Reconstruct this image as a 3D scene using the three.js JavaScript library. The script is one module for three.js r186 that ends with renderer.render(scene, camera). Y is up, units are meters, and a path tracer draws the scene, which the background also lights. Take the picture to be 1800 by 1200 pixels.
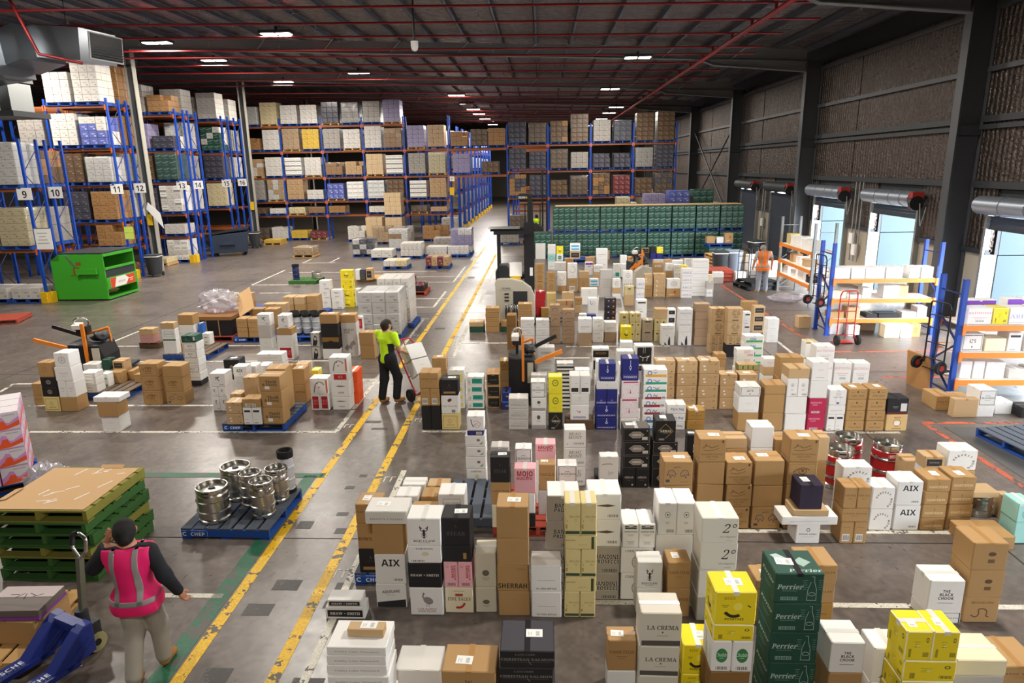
import * as THREE from 'three';
import { mergeGeometries, mergeVertices, toCreasedNormals } from 'three/addons/utils/BufferGeometryUtils.js';
import { MarchingCubes } from 'three/addons/objects/MarchingCubes.js';
import { RectAreaLightUniformsLib } from 'three/addons/lights/RectAreaLightUniformsLib.js';

RectAreaLightUniformsLib.init();
const scene = new THREE.Scene();
const renderer = new THREE.WebGLRenderer();
renderer.toneMapping = THREE.LinearToneMapping;
renderer.toneMappingExposure = 1.5;
renderer.shadowMap.enabled = true;

// camera: standing on a mezzanine 4.6 m above the warehouse floor, looking down the hall (-z)
const camera = new THREE.PerspectiveCamera(53.24, 1.5, 0.1, 400);
camera.position.set(0, 4.6, 0);
camera.rotation.order = 'YXZ';
camera.rotation.set(-0.251, 0.04746, -0.01722);
scene.add(camera);

// the bright overcast sky outside the dock doors
scene.background = new THREE.Color(0.86, 0.93, 1.0);
scene.backgroundIntensity = 24;
const LAMP_POWER = 330, LAMP_GLOW = 12;
const LAMP_COLOR = new THREE.Color(1.0, 0.94, 0.85);
// positions of the twin high-bay lamps (x, z): those in view, then unseen ones placed to light the near bays and left racks
const LAMPS = [[-9.5, -26], [-15.2, -28.4], [-15.1, -33], [-9.3, -36.5], [-14.9, -41.2], [-5.6, -47], [-5.6, -53.2], [-5.6, -58.4], [-5.6, -63.5], [-5.6, -70], [-5.5, -74.5], [-5.5, -79.5],
  [3.9, -29.9], [3.9, -41.6], [5.5, -53.5], [5.5, -59.2], [5.5, -66.5], [5.5, -77],
  [-22, -27], [-15.2, -18], [3.9, -18.3], [-6.4, -16.2], [4.2, -7.5], [-12.6, -7], [0.2, 3.2]];  // all unseen; the last, behind the camera, brightens the foreground carton fronts

// ---------- helpers ----------
let seed = 7;
const rnd = () => { seed = (seed * 16807) % 2147483647; return seed / 2147483647; };
const rr = (a, b) => a + (b - a) * rnd();
const taken = new Map();
const numbered = (n) => { const k = taken.get(n) ?? 0; taken.set(n, k + 1); return k ? n + '_' + String(k).padStart(3, '0') : n; };
const V = (x, y, z) => new THREE.Vector3(x, y, z);
function mat(hex, rough = 0.6, metal = 0, more = {}) { return new THREE.MeshStandardMaterial({ color: hex, roughness: rough, metalness: metal, ...more }); }
function tag(o, label, category, group) { o.userData.label = label; o.userData.category = category; if (group) o.userData.group = group; return o; }
function thing(name, label, category, pos = [0, 0, 0], turn = 0, group) {
  const o = new THREE.Group(); o.name = numbered(name); scene.add(o);
  o.position.set(...pos); o.rotation.y = turn; return tag(o, label, category, group);
}
function struct(name, geo, m, parent) {
  const o = new THREE.Mesh(geo, m); o.name = parent ? name : numbered(name); o.castShadow = o.receiveShadow = true;
  if (!parent) o.userData.kind = 'structure';
  (parent ?? scene).add(o); return o;
}
const join = (gs) => gs.length === 1 ? gs[0] : mergeGeometries(gs.map((g) => { const q = g.index ? g.toNonIndexed() : g; for (const k of Object.keys(q.attributes)) if (!['position', 'normal', 'uv'].includes(k)) q.deleteAttribute(k); return q; }));
function part(parent, name, geo, m, pos) {
  const o = new THREE.Mesh(Array.isArray(geo) ? join(geo) : geo, m); o.name = name; o.castShadow = o.receiveShadow = true;
  if (pos) o.position.set(...pos);
  parent.add(o); return o;
}
const place = (g, x = 0, y = 0, z = 0, rx = 0, ry = 0, rz = 0) => { if (rx) g.rotateX(rx); if (rz) g.rotateZ(rz); if (ry) g.rotateY(ry); g.translate(x, y, z); return g; };
const bx = (w, h, d, x, y, z, rx, ry, rz) => place(new THREE.BoxGeometry(w, h, d), x, y, z, rx, ry, rz);
const cy = (r, h, x, y, z, rx, ry, rz, r2 = r, n = 18) => place(new THREE.CylinderGeometry(r2, r, h, n), x, y, z, rx, ry, rz);
const bar = (a, b, r, n = 8) => { const d = V(...b).sub(V(...a)), g = new THREE.CylinderGeometry(r, r, d.length(), n); g.applyQuaternion(new THREE.Quaternion().setFromUnitVectors(V(0, 1, 0), d.clone().normalize())); g.translate((a[0] + b[0]) / 2, (a[1] + b[1]) / 2, (a[2] + b[2]) / 2); return g; };
const flat = (a, b, w, t) => { const d = V(...b).sub(V(...a)), g = new THREE.BoxGeometry(w, d.length(), t); g.applyQuaternion(new THREE.Quaternion().setFromUnitVectors(V(0, 1, 0), d.clone().normalize())); g.translate((a[0] + b[0]) / 2, (a[1] + b[1]) / 2, (a[2] + b[2]) / 2); return g; };
const tube = (pts, r, n = 24, closed = false) => new THREE.TubeGeometry(new THREE.CatmullRomCurve3(pts.map((p) => V(...p)), closed, 'catmullrom', 0.2), n, r, 8, closed);
const lathe = (pts, n = 28) => new THREE.LatheGeometry(pts.map(([r, y]) => new THREE.Vector2(r, y)), n);
const torus = (R, r, x, y, z, rx = 0, ry = 0, rz = 0) => place(new THREE.TorusGeometry(R, r, 10, 28), x, y, z, rx, ry, rz);
const prism = (pts, depth, bevel = 0) => { const s = new THREE.Shape(pts.map(([x, y]) => new THREE.Vector2(x, y))); const g = new THREE.ExtrudeGeometry(s, { depth, bevelEnabled: bevel > 0, bevelSize: bevel, bevelThickness: bevel, bevelSegments: 2, steps: 1 }); return g; };
// a box with chamfered edges; atlas cells give front/back, left/right and top/bottom pictures
function chamfer(w, h, d, c, cells) {
  const P = [], N = [], U = [], X = w / 2, Y = h / 2, Z = d / 2;
  const put = (pts, n, uvs) => { for (const i of [0, 1, 2, 0, 2, 3]) { if (i >= pts.length) continue; P.push(...pts[i]); N.push(...n); U.push(...(uvs ? uvs[i] : [0, 0])); } };
  const face = (o, u, v, n, cell) => { const f = (a, b) => [o[0] + u[0] * a + v[0] * b, o[1] + u[1] * a + v[1] * b, o[2] + u[2] * a + v[2] * b], q = [f(-1, -1), f(1, -1), f(1, 1), f(-1, 1)], [u0, v0, u1, v1] = cell; put(q, n, [[u0, v0], [u1, v0], [u1, v1], [u0, v1]]); };
  const [F, S, T] = cells ?? [[0, 0, 1, 1], [0, 0, 1, 1], [0, 0, 1, 1]];
  face([0, 0, Z], [X - c, 0, 0], [0, Y - c, 0], [0, 0, 1], F); face([0, 0, -Z], [c - X, 0, 0], [0, Y - c, 0], [0, 0, -1], F);
  face([X, 0, 0], [0, 0, c - Z], [0, Y - c, 0], [1, 0, 0], S); face([-X, 0, 0], [0, 0, Z - c], [0, Y - c, 0], [-1, 0, 0], S);
  face([0, Y, 0], [X - c, 0, 0], [0, 0, c - Z], [0, 1, 0], T); face([0, -Y, 0], [X - c, 0, 0], [0, 0, Z - c], [0, -1, 0], T);
  const m = (S[0] + S[2]) / 2, k = (S[1] + S[3]) / 2, uv4 = [[m, k], [m, k], [m, k], [m, k]], r = Math.SQRT1_2;
  for (const a of [-1, 1]) for (const b of [-1, 1]) {
    const fl = (q, n) => put(a * b > 0 ? q : q.reverse(), n, uv4);
    fl([[a * X, b * (Y - c), Z - c], [a * X, b * (Y - c), c - Z], [a * (X - c), b * Y, c - Z], [a * (X - c), b * Y, Z - c]], [a * r, b * r, 0]);
    fl([[a * (X - c), Y - c, b * Z], [a * (X - c), c - Y, b * Z], [a * X, c - Y, b * (Z - c)], [a * X, Y - c, b * (Z - c)]], [a * r, 0, b * r]);
    fl([[X - c, a * (Y - c), b * Z], [X - c, a * Y, b * (Z - c)], [c - X, a * Y, b * (Z - c)], [c - X, a * (Y - c), b * Z]], [0, a * r, b * r]);
  }
  const g = new THREE.BufferGeometry();
  g.setAttribute('position', new THREE.Float32BufferAttribute(P, 3)); g.setAttribute('normal', new THREE.Float32BufferAttribute(N, 3)); g.setAttribute('uv', new THREE.Float32BufferAttribute(U, 2));
  return g;
}
// value noise for textures
function noiseField(n, cells) {
  const g = Array.from({ length: cells * cells }, rnd), out = new Float32Array(n * n);
  for (let y = 0; y < n; y++) for (let x = 0; x < n; x++) {
    const fx = x / n * cells, fy = y / n * cells, x0 = Math.floor(fx), y0 = Math.floor(fy), s = (t) => t * t * (3 - 2 * t), tx = s(fx - x0), ty = s(fy - y0);
    const at = (i, j) => g[(j % cells) * cells + (i % cells)];
    out[y * n + x] = (at(x0, y0) * (1 - tx) + at(x0 + 1, y0) * tx) * (1 - ty) + (at(x0, y0 + 1) * (1 - tx) + at(x0 + 1, y0 + 1) * tx) * ty;
  }
  return out;
}
function dataTex(n, f, color) {
  const d = new Uint8Array(n * n * 4);
  for (let i = 0; i < n * n; i++) { const v = f(i % n, (i / n) | 0, i), a = Array.isArray(v) ? v : [v, v, v]; for (let k = 0; k < 3; k++) d[i * 4 + k] = Math.max(0, Math.min(255, a[k] * 255)); d[i * 4 + 3] = 255; }
  const t = new THREE.DataTexture(d, n, n); t.wrapS = t.wrapT = THREE.RepeatWrapping; t.magFilter = THREE.LinearFilter; t.minFilter = THREE.LinearFilter;
  if (color) t.colorSpace = THREE.SRGBColorSpace;
  t.needsUpdate = true; return t;
}
const uvBox = (g, s = 1) => { // uv in metres by dominant normal
  const p = g.attributes.position, n = g.attributes.normal, u = new Float32Array(p.count * 2);
  for (let i = 0; i < p.count; i++) { const ax = Math.abs(n.getX(i)), ay = Math.abs(n.getY(i)), az = Math.abs(n.getZ(i)); const [a, b] = ay > ax && ay > az ? [p.getX(i), p.getZ(i)] : ax > az ? [p.getZ(i), p.getY(i)] : [p.getX(i), p.getY(i)]; u[i * 2] = a * s; u[i * 2 + 1] = b * s; }
  g.setAttribute('uv', new THREE.BufferAttribute(u, 2)); return g;
};
// ---------- shared materials ----------
const M = {
  steel: mat(0x45474a, 0.5, 0.2), darkSteel: mat(0x303336, 0.55, 0.2), galv: mat(0x9a9d9c, 0.4, 0.7), colPaint: mat(0x9a968c, 0.6), rackBlue: mat(0x1244a8, 0.45), rackBlueDark: mat(0x1b2a66, 0.5), rackOrange: mat(0x8f4c22, 0.55), rackJoint: mat(0xd8641c, 0.5), beamOrange: mat(0xe8862a, 0.45),
  pipeRed: mat(0x8f1216, 0.45), yellow: mat(0xe0b414, 0.6), black: mat(0x16161a, 0.5), rubber: mat(0x141414, 0.85), white: mat(0xe9e7e2, 0.7), paper: mat(0xf3f2ee, 0.8),
  chrome: mat(0xd5d5d5, 0.22, 1), stainless: mat(0xcfccc6, 0.24, 1), tapeTan: mat(0xb08450, 0.3), tapePale: mat(0xdcd9d3, 0.3), tapeDark: mat(0x1d1b1e, 0.3), film: new THREE.MeshPhysicalMaterial({ color: 0xf4f6f8, roughness: 0.16, transmission: 0.97, thickness: 0, ior: 1.45 }),
  kraft: mat(0xb5854f, 0.8), kraftDark: mat(0x8d6236, 0.8), kraftLight: mat(0xc9a273, 0.8), palletBlue: mat(0x14489c, 0.7), palletBlueWorn: mat(0x4a515d, 0.85), palletTop: mat(0x6c5b4c, 0.85), palletGreen: mat(0x36642a, 0.85), palletGreen2: mat(0x8a8638, 0.85), palletRed: mat(0xa3402c, 0.8), wood: mat(0xc49a62, 0.85),
  skipGreen: mat(0x3da424, 0.6), skipBlue: mat(0x1d2a3d, 0.6), bin: mat(0x33373b, 0.6), orangeVest: mat(0xf07a17, 0.7), silver: mat(0xb9bcc0, 0.45, 0.2), red: mat(0xb01e22, 0.45), beige: mat(0xb9b3a2, 0.45),
};
// ---------- floor ----------
const n1 = noiseField(512, 6), n2 = noiseField(512, 24), n3 = noiseField(512, 96), n4 = noiseField(512, 200);
const concrete = dataTex(512, (x, y, i) => { const v = 0.80 + 0.1 * (n1[i] - 0.5) + 0.1 * (n2[i] - 0.5) + 0.12 * (n3[i] - 0.5) + 0.14 * (n4[i] - 0.5); const s = (n2[(i * 7) % 262144] > 0.93 && n3[i] > 0.6 ? 0.82 : 1) * (n3[(((y >> 4) * 37) % 512) * 512 + x] > 0.84 ? 0.93 : 1); return [v * s * 0.49, v * s * 0.445, v * s * 0.415]; }, true);
concrete.repeat.set(1 / 9, 1 / 9);
const concreteRough = dataTex(512, (x, y, i) => 0.25 + 0.03 * n1[i] + 0.03 * n2[i] + 0.06 * n3[i]);
concreteRough.repeat.set(1 / 7, 1 / 7);
const floorMat = new THREE.MeshStandardMaterial({ map: concrete, roughnessMap: concreteRough, roughness: 1, metalness: 0 });
const floor = struct('floor', uvBox(bx(66, 0.3, 130, -20.6, -0.15, -55)), floorMat);
const scuff = (r, g, b, wear) => { const t = dataTex(512, (x, y, i) => { const k = n2[i] * 0.55 + n3[i] * 0.45 + 0.12 * (n4[i] - 0.5) < wear ? 1 : 0, v = 0.9 + 0.2 * (n4[i] - 0.5); return k ? [0.34, 0.31, 0.29] : [r * v, g * v, b * v]; }, true); t.repeat.set(1 / 2.2, 1 / 2.2); return new THREE.MeshStandardMaterial({ map: t, roughness: 0.55 }); };
const paint = { white: scuff(0.88, 0.86, 0.80, 0.30), yellow: scuff(0.95, 0.75, 0.02, 0.33), green: scuff(0.16, 0.42, 0.30, 0.40), orange: scuff(0.86, 0.40, 0.26, 0.44), dark: scuff(0.27, 0.25, 0.24, 0.25) };
function stripe(name, kind, x0, z0, x1, z1, w = 0.075) {
  const L = Math.hypot(x1 - x0, z1 - z0), g = bx(w, 0.003, L, 0, 0, 0, 0, Math.atan2(x1 - x0, z1 - z0)); g.translate((x0 + x1) / 2, 0.0016, (z0 + z1) / 2);
  struct(name, uvBox(g), paint[kind], floor);
}
for (const [x, segs] of [[-3.43, [[-2, -13.3], [-15.4, -41]]], [-2.54, [[-2, -13.3], [-16.6, -37]]]]) for (const [a, b] of segs) stripe('yellow_line', 'yellow', x, a, x, b, 0.125);
stripe('green_line', 'green', -3.62, -2, -3.62, -9.6, 0.2); stripe('green_line', 'green', -7.6, -9.6, -3.4, -9.6, 0.16);
for (const [a, b, x] of [[-11.42, -14.5, -3.76], [-17.2, -20.9, -3.76], [-22.8, -25.8, -3.74], [-27.9, -32.5, -3.72], [-34.7, -36.9, -3.7], [-16.3, -20, -2.25], [-23.3, -25.9, -2.22], [-28.2, -32, -2.22], [-3, -6.4, -2.24], [-6.6, -7.7, -2.26], [-8.7, -9.8, -2.2]]) stripe('white_line', 'white', x, a, x, b, 0.085);
for (const [z, x0, x1] of [[-11.39, -9.5, -3.75], [-12.82, -10.6, -6.6], [-14.45, -4.3, -3.76], [-16.08, -10.5, -5.2], [-17.62, -12.2, -4.9], [-20.85, -7.2, -3.6], [-22.7, -5.2, -3.7], [-24.25, -5.5, -3.5], [-25.7, -11, -9.8], [-27.6, -12.1, -9], [-27.9, -7.5, -3.7], [-29.4, -7.6, -3.5], [-31, -11.8, -4.9], [-34.3, -12.3, -10.6], [-41.2, -4.4, -3.5], [-17.75, -2.2, -0.9], [-24.1, -2.2, -1.6], [-6.5, 0.4, 5.4], [-8.02, 2.5, 5.5], [-11.42, -2.2, -1.3], [-11.39, 2.8, 6.2], [-17.35, 0.6, 3.3], [-14.4, -2, -1.2], [-16.25, 0, 1.4], [-6.53, -4.6, -3.6], [-8.0, -4.7, -3.6], [-14.28, -12, -11.5]]) stripe('white_line', 'white', x0, z, x1, z, 0.08);
stripe('white_line', 'white', -12.14, -17.6, -12.14, -19.6); stripe('white_line', 'white', -12.14, -23, -12.2, -25.6); stripe('white_line', 'white', -12.14, -27.6, -12.3, -31.8); stripe('white_line', 'white', -12.3, -34.3, -12.36, -35.9); stripe('white_line', 'white', -10.9, -34.3, -10.95, -36.3); stripe('white_line', 'white', 6.2, -17.8, 6.1, -13); stripe('white_line', 'white', -11.9, -13.6, -12.05, -14.28);
for (const s of [[6.85, -11.85, 10.6, -11.85], [6.85, -11.85, 6.95, -8.6], [7.05, -16.7, 11, -16.7], [7.05, -16.7, 6.95, -27], [7.4, -14.6, 11, -14.6]]) stripe('orange_line', 'orange', ...s, 0.1);
for (const [x, z, w, d] of [[-1.66, -6.9, 0, 0], [-2.95, -6.75, 0.3, 0.2], [-3.1, -6.3, 0.3, 0.2], [-2.28, -6.74, 0.2, 0.13], [-2.31, -6.4, 0.2, 0.13], [-2.64, -7.95, 0.22, 0.14], [-2.78, -8.4, 0.16, 0.1], [-3.2, -8.1, 0.2, 0.2], [-2.8, -9.6, 0.12, 0.09], [-3.1, -5.3, 0.26, 0.22], [-2.2, -5.2, 0.3, 0.2], [-3.2, -11.9, 0.3, 0.12], [-3, -11.55, 0.3, 0.1], [-3.05, -19.5, 0.3, 0.2], [-3.1, -29, 0.3, 0.5], [-2.9, -9.2, 0.14, 0.1]]) if (w) struct('dark_paint_patch', uvBox(bx(w, 0.002, d, x, 0.0012, z)), paint.dark, floor);
// painted bay numbers beside the yellow lines: short pale strokes
for (const [x, z] of [[-3.62, -11.6], [-3.6, -13], [-3.62, -17.5], [-3.6, -18.6], [-2.36, -17.4], [-2.36, -18.4], [-2.4, -6.9], [-2.42, -8.1], [-2.38, -9.4], [-3.6, -14.2], [-2.36, -11.9]]) for (let k = 0; k < 2; k++) { stripe('painted_digit', 'white', x - 0.06 + k * 0.1, z, x - 0.06 + k * 0.1, z - 0.16, 0.022); stripe('painted_digit', 'white', x - 0.06 + k * 0.1, z - 0.16, x + k * 0.1, z - 0.16, 0.022); }
// expansion joints, sawn into the slab and filled with dark mastic
const jointMat = mat(0x2b2826, 0.9);
for (const z of [-7.76, -15, -21.7, -28.6, -36, -44.2]) struct('expansion_joint', bx(34, 0.002, 0.018, -5.5, 0.0008, z), jointMat, floor);
for (const x of [5.6, -12.6]) struct('expansion_joint', bx(0.018, 0.002, 44, x, 0.0008, -24), jointMat, floor);
// steel dock plate let into the floor
struct('dock_plate', bx(3.3, 0.006, 2.1, 8.75, 0.002, -10.6), mat(0x66686a, 0.4, 0.4), floor);

// ---------- outside yard ----------
const yard = struct('ground_yard', bx(60, 0.2, 120, 42.2, -0.12, -30), mat(0xb9bcc0, 0.9));
// ---------- right wall with columns, girts, dock doors ----------
const WX = 11.9, COLX = 11.2, COLZ = [-8.4, -19.9, -31.4, -42.9, -54.4, -65.9, -77.4];
const w1 = noiseField(512, 9), w2 = noiseField(512, 40), w3 = noiseField(512, 120);
const foilBump = dataTex(512, (x, y, i) => { const rib = 0.5 + 0.5 * Math.sin(x / 512 * Math.PI * 2 * 12 + 1.6 * w1[i]); return 0.45 * rib + 0.35 * w2[i] + 0.2 * w3[i]; }); foilBump.repeat.set(1 / 2.4, 1 / 2.4);
const foilRough = dataTex(512, (x, y, i) => 0.28 + 0.3 * w2[i]); foilRough.repeat.set(1 / 2.4, 1 / 2.4);
const foilMat = new THREE.MeshStandardMaterial({ color: 0x584e48, roughness: 1, roughnessMap: foilRough, metalness: 0.8, bumpMap: foilBump, bumpScale: 0.07 });
const creamWall = mat(0xa39a88, 0.85);
const wallR = struct('wall_right', bx(0.2, 0.3, 90, WX + 0.3, 8.75, -40), M.darkSteel);
const DOORS = [[-30.6, -27.5], [-25.3, -22.3], [-18.75, -15.75], [-14.1, -11.1], [-5.5, -2.5]], SHUT = [[-41.8, -38.8], [-36.4, -33.4]];
const DH = 3.15;
// wall above the doors: foil faced panels between columns, three per bay and level
for (let c = 0; c < COLZ.length; c++) {
  const za = c ? COLZ[c - 1] : 3.1, zb = COLZ[c], L = (za - zb) / 3;
  for (const [y0, y1] of [[3.95, 5.55], [5.6, 6.85], [6.9, 8.6]]) for (let k = 0; k < 3; k++) struct('foil_panel', uvBox(bx(0.08, y1 - y0 - 0.01, L - 0.02, WX + 0.04 + 0.02 * (k % 2), (y0 + y1) / 2, za - L * (k + 0.5))), foilMat, wallR);
}
// wall at door level: piers between the openings
const cuts = [3.1, ...DOORS.concat(SHUT).sort((a, b) => b[1] - a[1]).flatMap(([a, b]) => [b, a]), -90];
for (let i = 0; i < cuts.length; i += 2) { const a = cuts[i], b = cuts[i + 1]; struct('pier_panel', bx(0.22, 2.1, a - b, WX + 0.11, 1.05, (a + b) / 2), creamWall, wallR); struct('pier_foil', uvBox(bx(0.08, 1.75, a - b, WX + 0.04, 3.05, (a + b) / 2)), foilMat, wallR); struct('pier_back', bx(0.1, 1.85, a - b, WX + 0.2, 3.02, (a + b) / 2), M.darkSteel, wallR); struct('pier_rail', bx(0.14, 0.14, a - b, WX - 0.03, 2.17, (a + b) / 2), M.darkSteel, wallR); }
for (const [a, b] of DOORS.concat(SHUT)) struct('door_header', bx(0.2, 3.95 - DH, b - a, WX + 0.16, (3.95 + DH) / 2, (a + b) / 2), M.darkSteel, wallR);
struct('cladding_behind', bx(0.06, 6.3, 93, WX + 0.25, 7.05, -43.4), M.darkSteel, wallR);
for (const [y, s, m] of [[8.42, 0.16, M.galv], [6.88, 0.13, M.steel], [5.62, 0.16, M.darkSteel], [5.42, 0.12, M.darkSteel], [3.93, 0.18, M.darkSteel]]) for (let c = 0; c < COLZ.length; c++) struct('wall_girt', bx(0.14, s, (c ? COLZ[c - 1] : 3.1) - COLZ[c] - 0.34, WX - 0.07, y, ((c ? COLZ[c - 1] : 3.1) + COLZ[c]) / 2), y === 8.42 ? M.steel : m, wallR);
for (const z of COLZ) { // tapered portal columns, an I section with a rail plate
  const t = struct('column', bx(0.03, 8.75, 0.34, COLX, 4.375, z), M.steel);
  t.userData.label = z > -20 && z < -19 ? 'grey steel portal column between the open dock doors' : `grey steel portal column against the foil wall, ${{ '-8.4': 'beside the camera', '-31.4': 'between open and closed doors', '-42.9': 'beyond the closed doors', '-54.4': 'at the rack end', '-65.9': 'behind the racks', '-77.4': 'farthest one' }[z]}`;
  part(t, 'web', bx(0.66, 8.75, 0.03, COLX + 0.34, 4.375, z), M.steel); part(t, 'outer_flange', bx(0.03, 8.75, 0.34, COLX + 0.67, 4.375, z), M.steel);
  part(t, 'stiffener_band', bx(0.68, 0.25, 0.3, COLX + 0.34, 5.35, z), M.darkSteel);
}
for (const [za, zb] of [[-42.9, -54.4]]) for (const [y0, y1] of [[1, 7], [7, 1]]) struct('brace_rod', bar([11.5, y0, za], [11.5, y1, zb], 0.05), M.black, wallR);
// roller doors: drum, side guides, motor and curtain
let dn = 0;
const curtainMat = mat(0x39424f, 0.45, 0.4), drumMat = mat(0x8f96a0, 0.35, 0.6), shelterMat = mat(0x34434a, 0.8);
function rollerDoor(za, zb, open) {
  const o = new THREE.Group(); o.name = 'door_' + ++dn; o.userData.kind = 'structure'; scene.add(o);
  const L = zb - za, zc = (za + zb) / 2;
  if (open) {
    part(o, 'drum', [cy(0.24, L + 0.25, WX - 0.32, 3.42, zc, Math.PI / 2), ...[0.06, -0.1, 0.18].map((y) => cy(0.255, 0.05, WX - 0.32, 3.42, zc + y * L * 2, Math.PI / 2))], drumMat);
    for (let k = 0; k < 3; k++) part(o, 'curtain_slat', bx(0.04, 0.095, L, WX - 0.06, 2.88 + k * 0.1, zc), curtainMat);
    part(o, 'bottom_rail', bx(0.07, 0.06, L, WX - 0.06, 2.81, zc), M.darkSteel);
  } else { for (let k = 0; k < 31; k++) part(o, 'curtain_slat', bx(0.04 + (k % 2) * 0.012, 0.099, L, WX - 0.06, 0.05 + k * 0.1, zc), curtainMat); part(o, 'drum', cy(0.24, L + 0.25, WX - 0.32, 3.42, zc, Math.PI / 2), M.darkSteel); }
  for (const z of [za - 0.06, zb + 0.06]) part(o, 'guide_rail', bx(0.16, 3.2, 0.1, WX - 0.08, 1.6, z), M.galv);
  const mo = part(o, 'motor_box', bx(0.34, 0.5, 0.22, WX - 0.34, 3.38, zb + 0.24), mat(0x9c2a20, 0.5)); part(mo, 'gear_wheel', cy(0.22, 0.12, WX - 0.36, 3.3, zb + 0.3, Math.PI / 2), M.black);
  part(o, 'hand_chain', tube([[WX - 0.3, 3.3, zb + 0.42], [WX - 0.25, 2.6, zb + 0.5], [WX - 0.2, 3.2, zb + 0.62]], 0.02), M.galv);
  if (open) { part(o, 'dock_shelter', [bx(2.3, 1.25, 0.12, WX + 1.4, 2.7, za - 0.05), bx(1.5, 2.1, 0.12, WX + 1.0, 1.05, za - 0.05)], shelterMat); }
}
for (const [a, b] of DOORS) rollerDoor(a, b, true);
for (const [a, b] of SHUT) rollerDoor(a, b, false);
// conduits and switch boxes beside the doors
for (const z of [-26.2, -26.5, -26.8]) struct('conduit', bar([WX - 0.1, 0.9, z], [WX - 0.1, 4.1, z], 0.03), M.galv, wallR);
for (const [z, y] of [[-26.4, 1.35], [-26.7, 1.75], [-37.6, 1.5]]) struct('switch_box', bx(0.16, 0.4, 0.3, WX - 0.1, y, z), M.white, wallR);
struct('conduit', bar([WX - 0.1, 0.6, -37.8], [WX - 0.1, 3.6, -37.8], 0.04), M.galv, wallR); struct('conduit', bar([WX - 0.1, 0.6, -37.4], [WX - 0.1, 3.6, -37.4], 0.04), M.galv, wallR);
// other walls, out of sight, close the hall
const wallMat = mat(0x7a756d, 0.8);
struct('wall_left', bx(0.3, 12.6, 123, -47, 6.2, -50), wallMat); struct('wall_back', bx(60, 12.6, 0.3, -17.6, 6.2, -111), wallMat); struct('wall_front', bx(60, 12.6, 0.3, -17.6, 6.2, 8.5), wallMat);
struct('wall_side', bx(0.3, 12.6, 5.4, WX + 0.2, 6.2, 5.8), wallMat); struct('wall_side', bx(0.3, 12.6, 21.5, WX + 0.35, 6.2, -100.5), wallMat);
// ---------- roof ----------
const roofY = (x) => x > -18 ? 9.85 - 0.04 * (x + 18) : 9.85 + 0.0 * x; // underside of the rafters
const r1 = noiseField(512, 8), r2 = noiseField(512, 30), r3 = noiseField(512, 100);
const roofBump = dataTex(512, (x, y, i) => 0.5 * r1[i] + 0.3 * r2[i] + 0.2 * r3[i]); roofBump.repeat.set(1 / 5, 1 / 2.5);
const roofRough = dataTex(512, (x, y, i) => 0.3 + 0.3 * r2[i]); roofRough.repeat.set(1 / 5, 1 / 5);
const roofMat = new THREE.MeshStandardMaterial({ color: 0x7a7475, roughness: 1, roughnessMap: roofRough, metalness: 0.85, bumpMap: roofBump, bumpScale: 0.16 });
const ceil = struct('ceiling', uvBox(place(new THREE.BoxGeometry(30.6, 0.06, 120), -2.75, roofY(-2.75) + 0.76, -51.3, 0, 0, -0.04)), roofMat);
struct('roof_sheet', uvBox(bx(30, 0.06, 120, -32.9, 10.61, -51.3)), roofMat, ceil);
const purlinMat = mat(0x565d68, 0.5, 0.2);
for (let k = 0; k < 37; k++) { const x = 11.4 - k * 1.46, y = roofY(x); struct('purlin', join([bx(0.03, 0.2, 112, x, y + 0.6, -50), bx(0.1, 0.02, 112, x + 0.04, y + 0.51, -50)]), purlinMat, ceil); }
const rafterMat = mat(0x747776, 0.5, 0.1);
for (const z of COLZ) {
  const bm = (x0, x1, y0, y1, h, w) => place(new THREE.BoxGeometry(Math.hypot(x1 - x0, y1 - y0), h, w), (x0 + x1) / 2, (y0 + y1) / 2, z, 0, 0, Math.atan2(y1 - y0, x1 - x0));
  const f = struct('rafter', join([bm(-18, COLX, roofY(-18) + 0.02, roofY(COLX) + 0.02, 0.03, 0.26), bm(-18, COLX, roofY(-18) + 0.26, roofY(COLX) + 0.26, 0.46, 0.03), bm(-18, COLX, roofY(-18) + 0.49, roofY(COLX) + 0.49, 0.03, 0.26), bm(-47, -18, 9.87, 9.87, 0.03, 0.26), bm(-47, -18, 10.11, 10.11, 0.46, 0.03)]), rafterMat, ceil);
  struct('haunch', join([prism([[6.8, roofY(6.8)], [COLX, roofY(COLX)], [COLX, roofY(COLX) - 0.38], [7.4, roofY(7.4) - 0.22]], 0.03).translate(0, 0, z - 0.015), bm(7.3, COLX, roofY(7.3) - 0.2, roofY(COLX) - 0.38, 0.03, 0.26), bm(6.75, 7.3, roofY(6.75), roofY(7.3) - 0.2, 0.03, 0.26)]), rafterMat, ceil);
  for (let k = 0; k < 8; k++) struct('fly_brace', bar([8 - k * 2.92, roofY(8 - k * 2.92) + 0.04, z], [8.6 - k * 2.92, roofY(8 - k * 2.92) + 0.52, z + 0.35], 0.025), M.galv, ceil);
}
// inner row of columns
for (const z of [-31.4, -42.9, -54.4, -19.9]) {
  if (z === -19.9) continue;
  const c = struct('column', bx(0.03, 9.85, 0.3, -18.35, 4.925, z), M.colPaint); c.userData.label = `grey inner steel column ${{ '-31.4': 'beside rack twelve', '-42.9': 'beside rack sixteen', '-54.4': 'behind the long rack' }[z]}`;
  part(c, 'web', bx(0.32, 9.85, 0.03, -18.19, 4.925, z), M.steel); part(c, 'flange', bx(0.03, 9.85, 0.3, -18.03, 4.925, z), M.colPaint);
  part(c, 'warning_sign', bx(0.24, 0.5, 0.02, -18.19, 2.5, z + 0.17), M.yellow);
}
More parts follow.
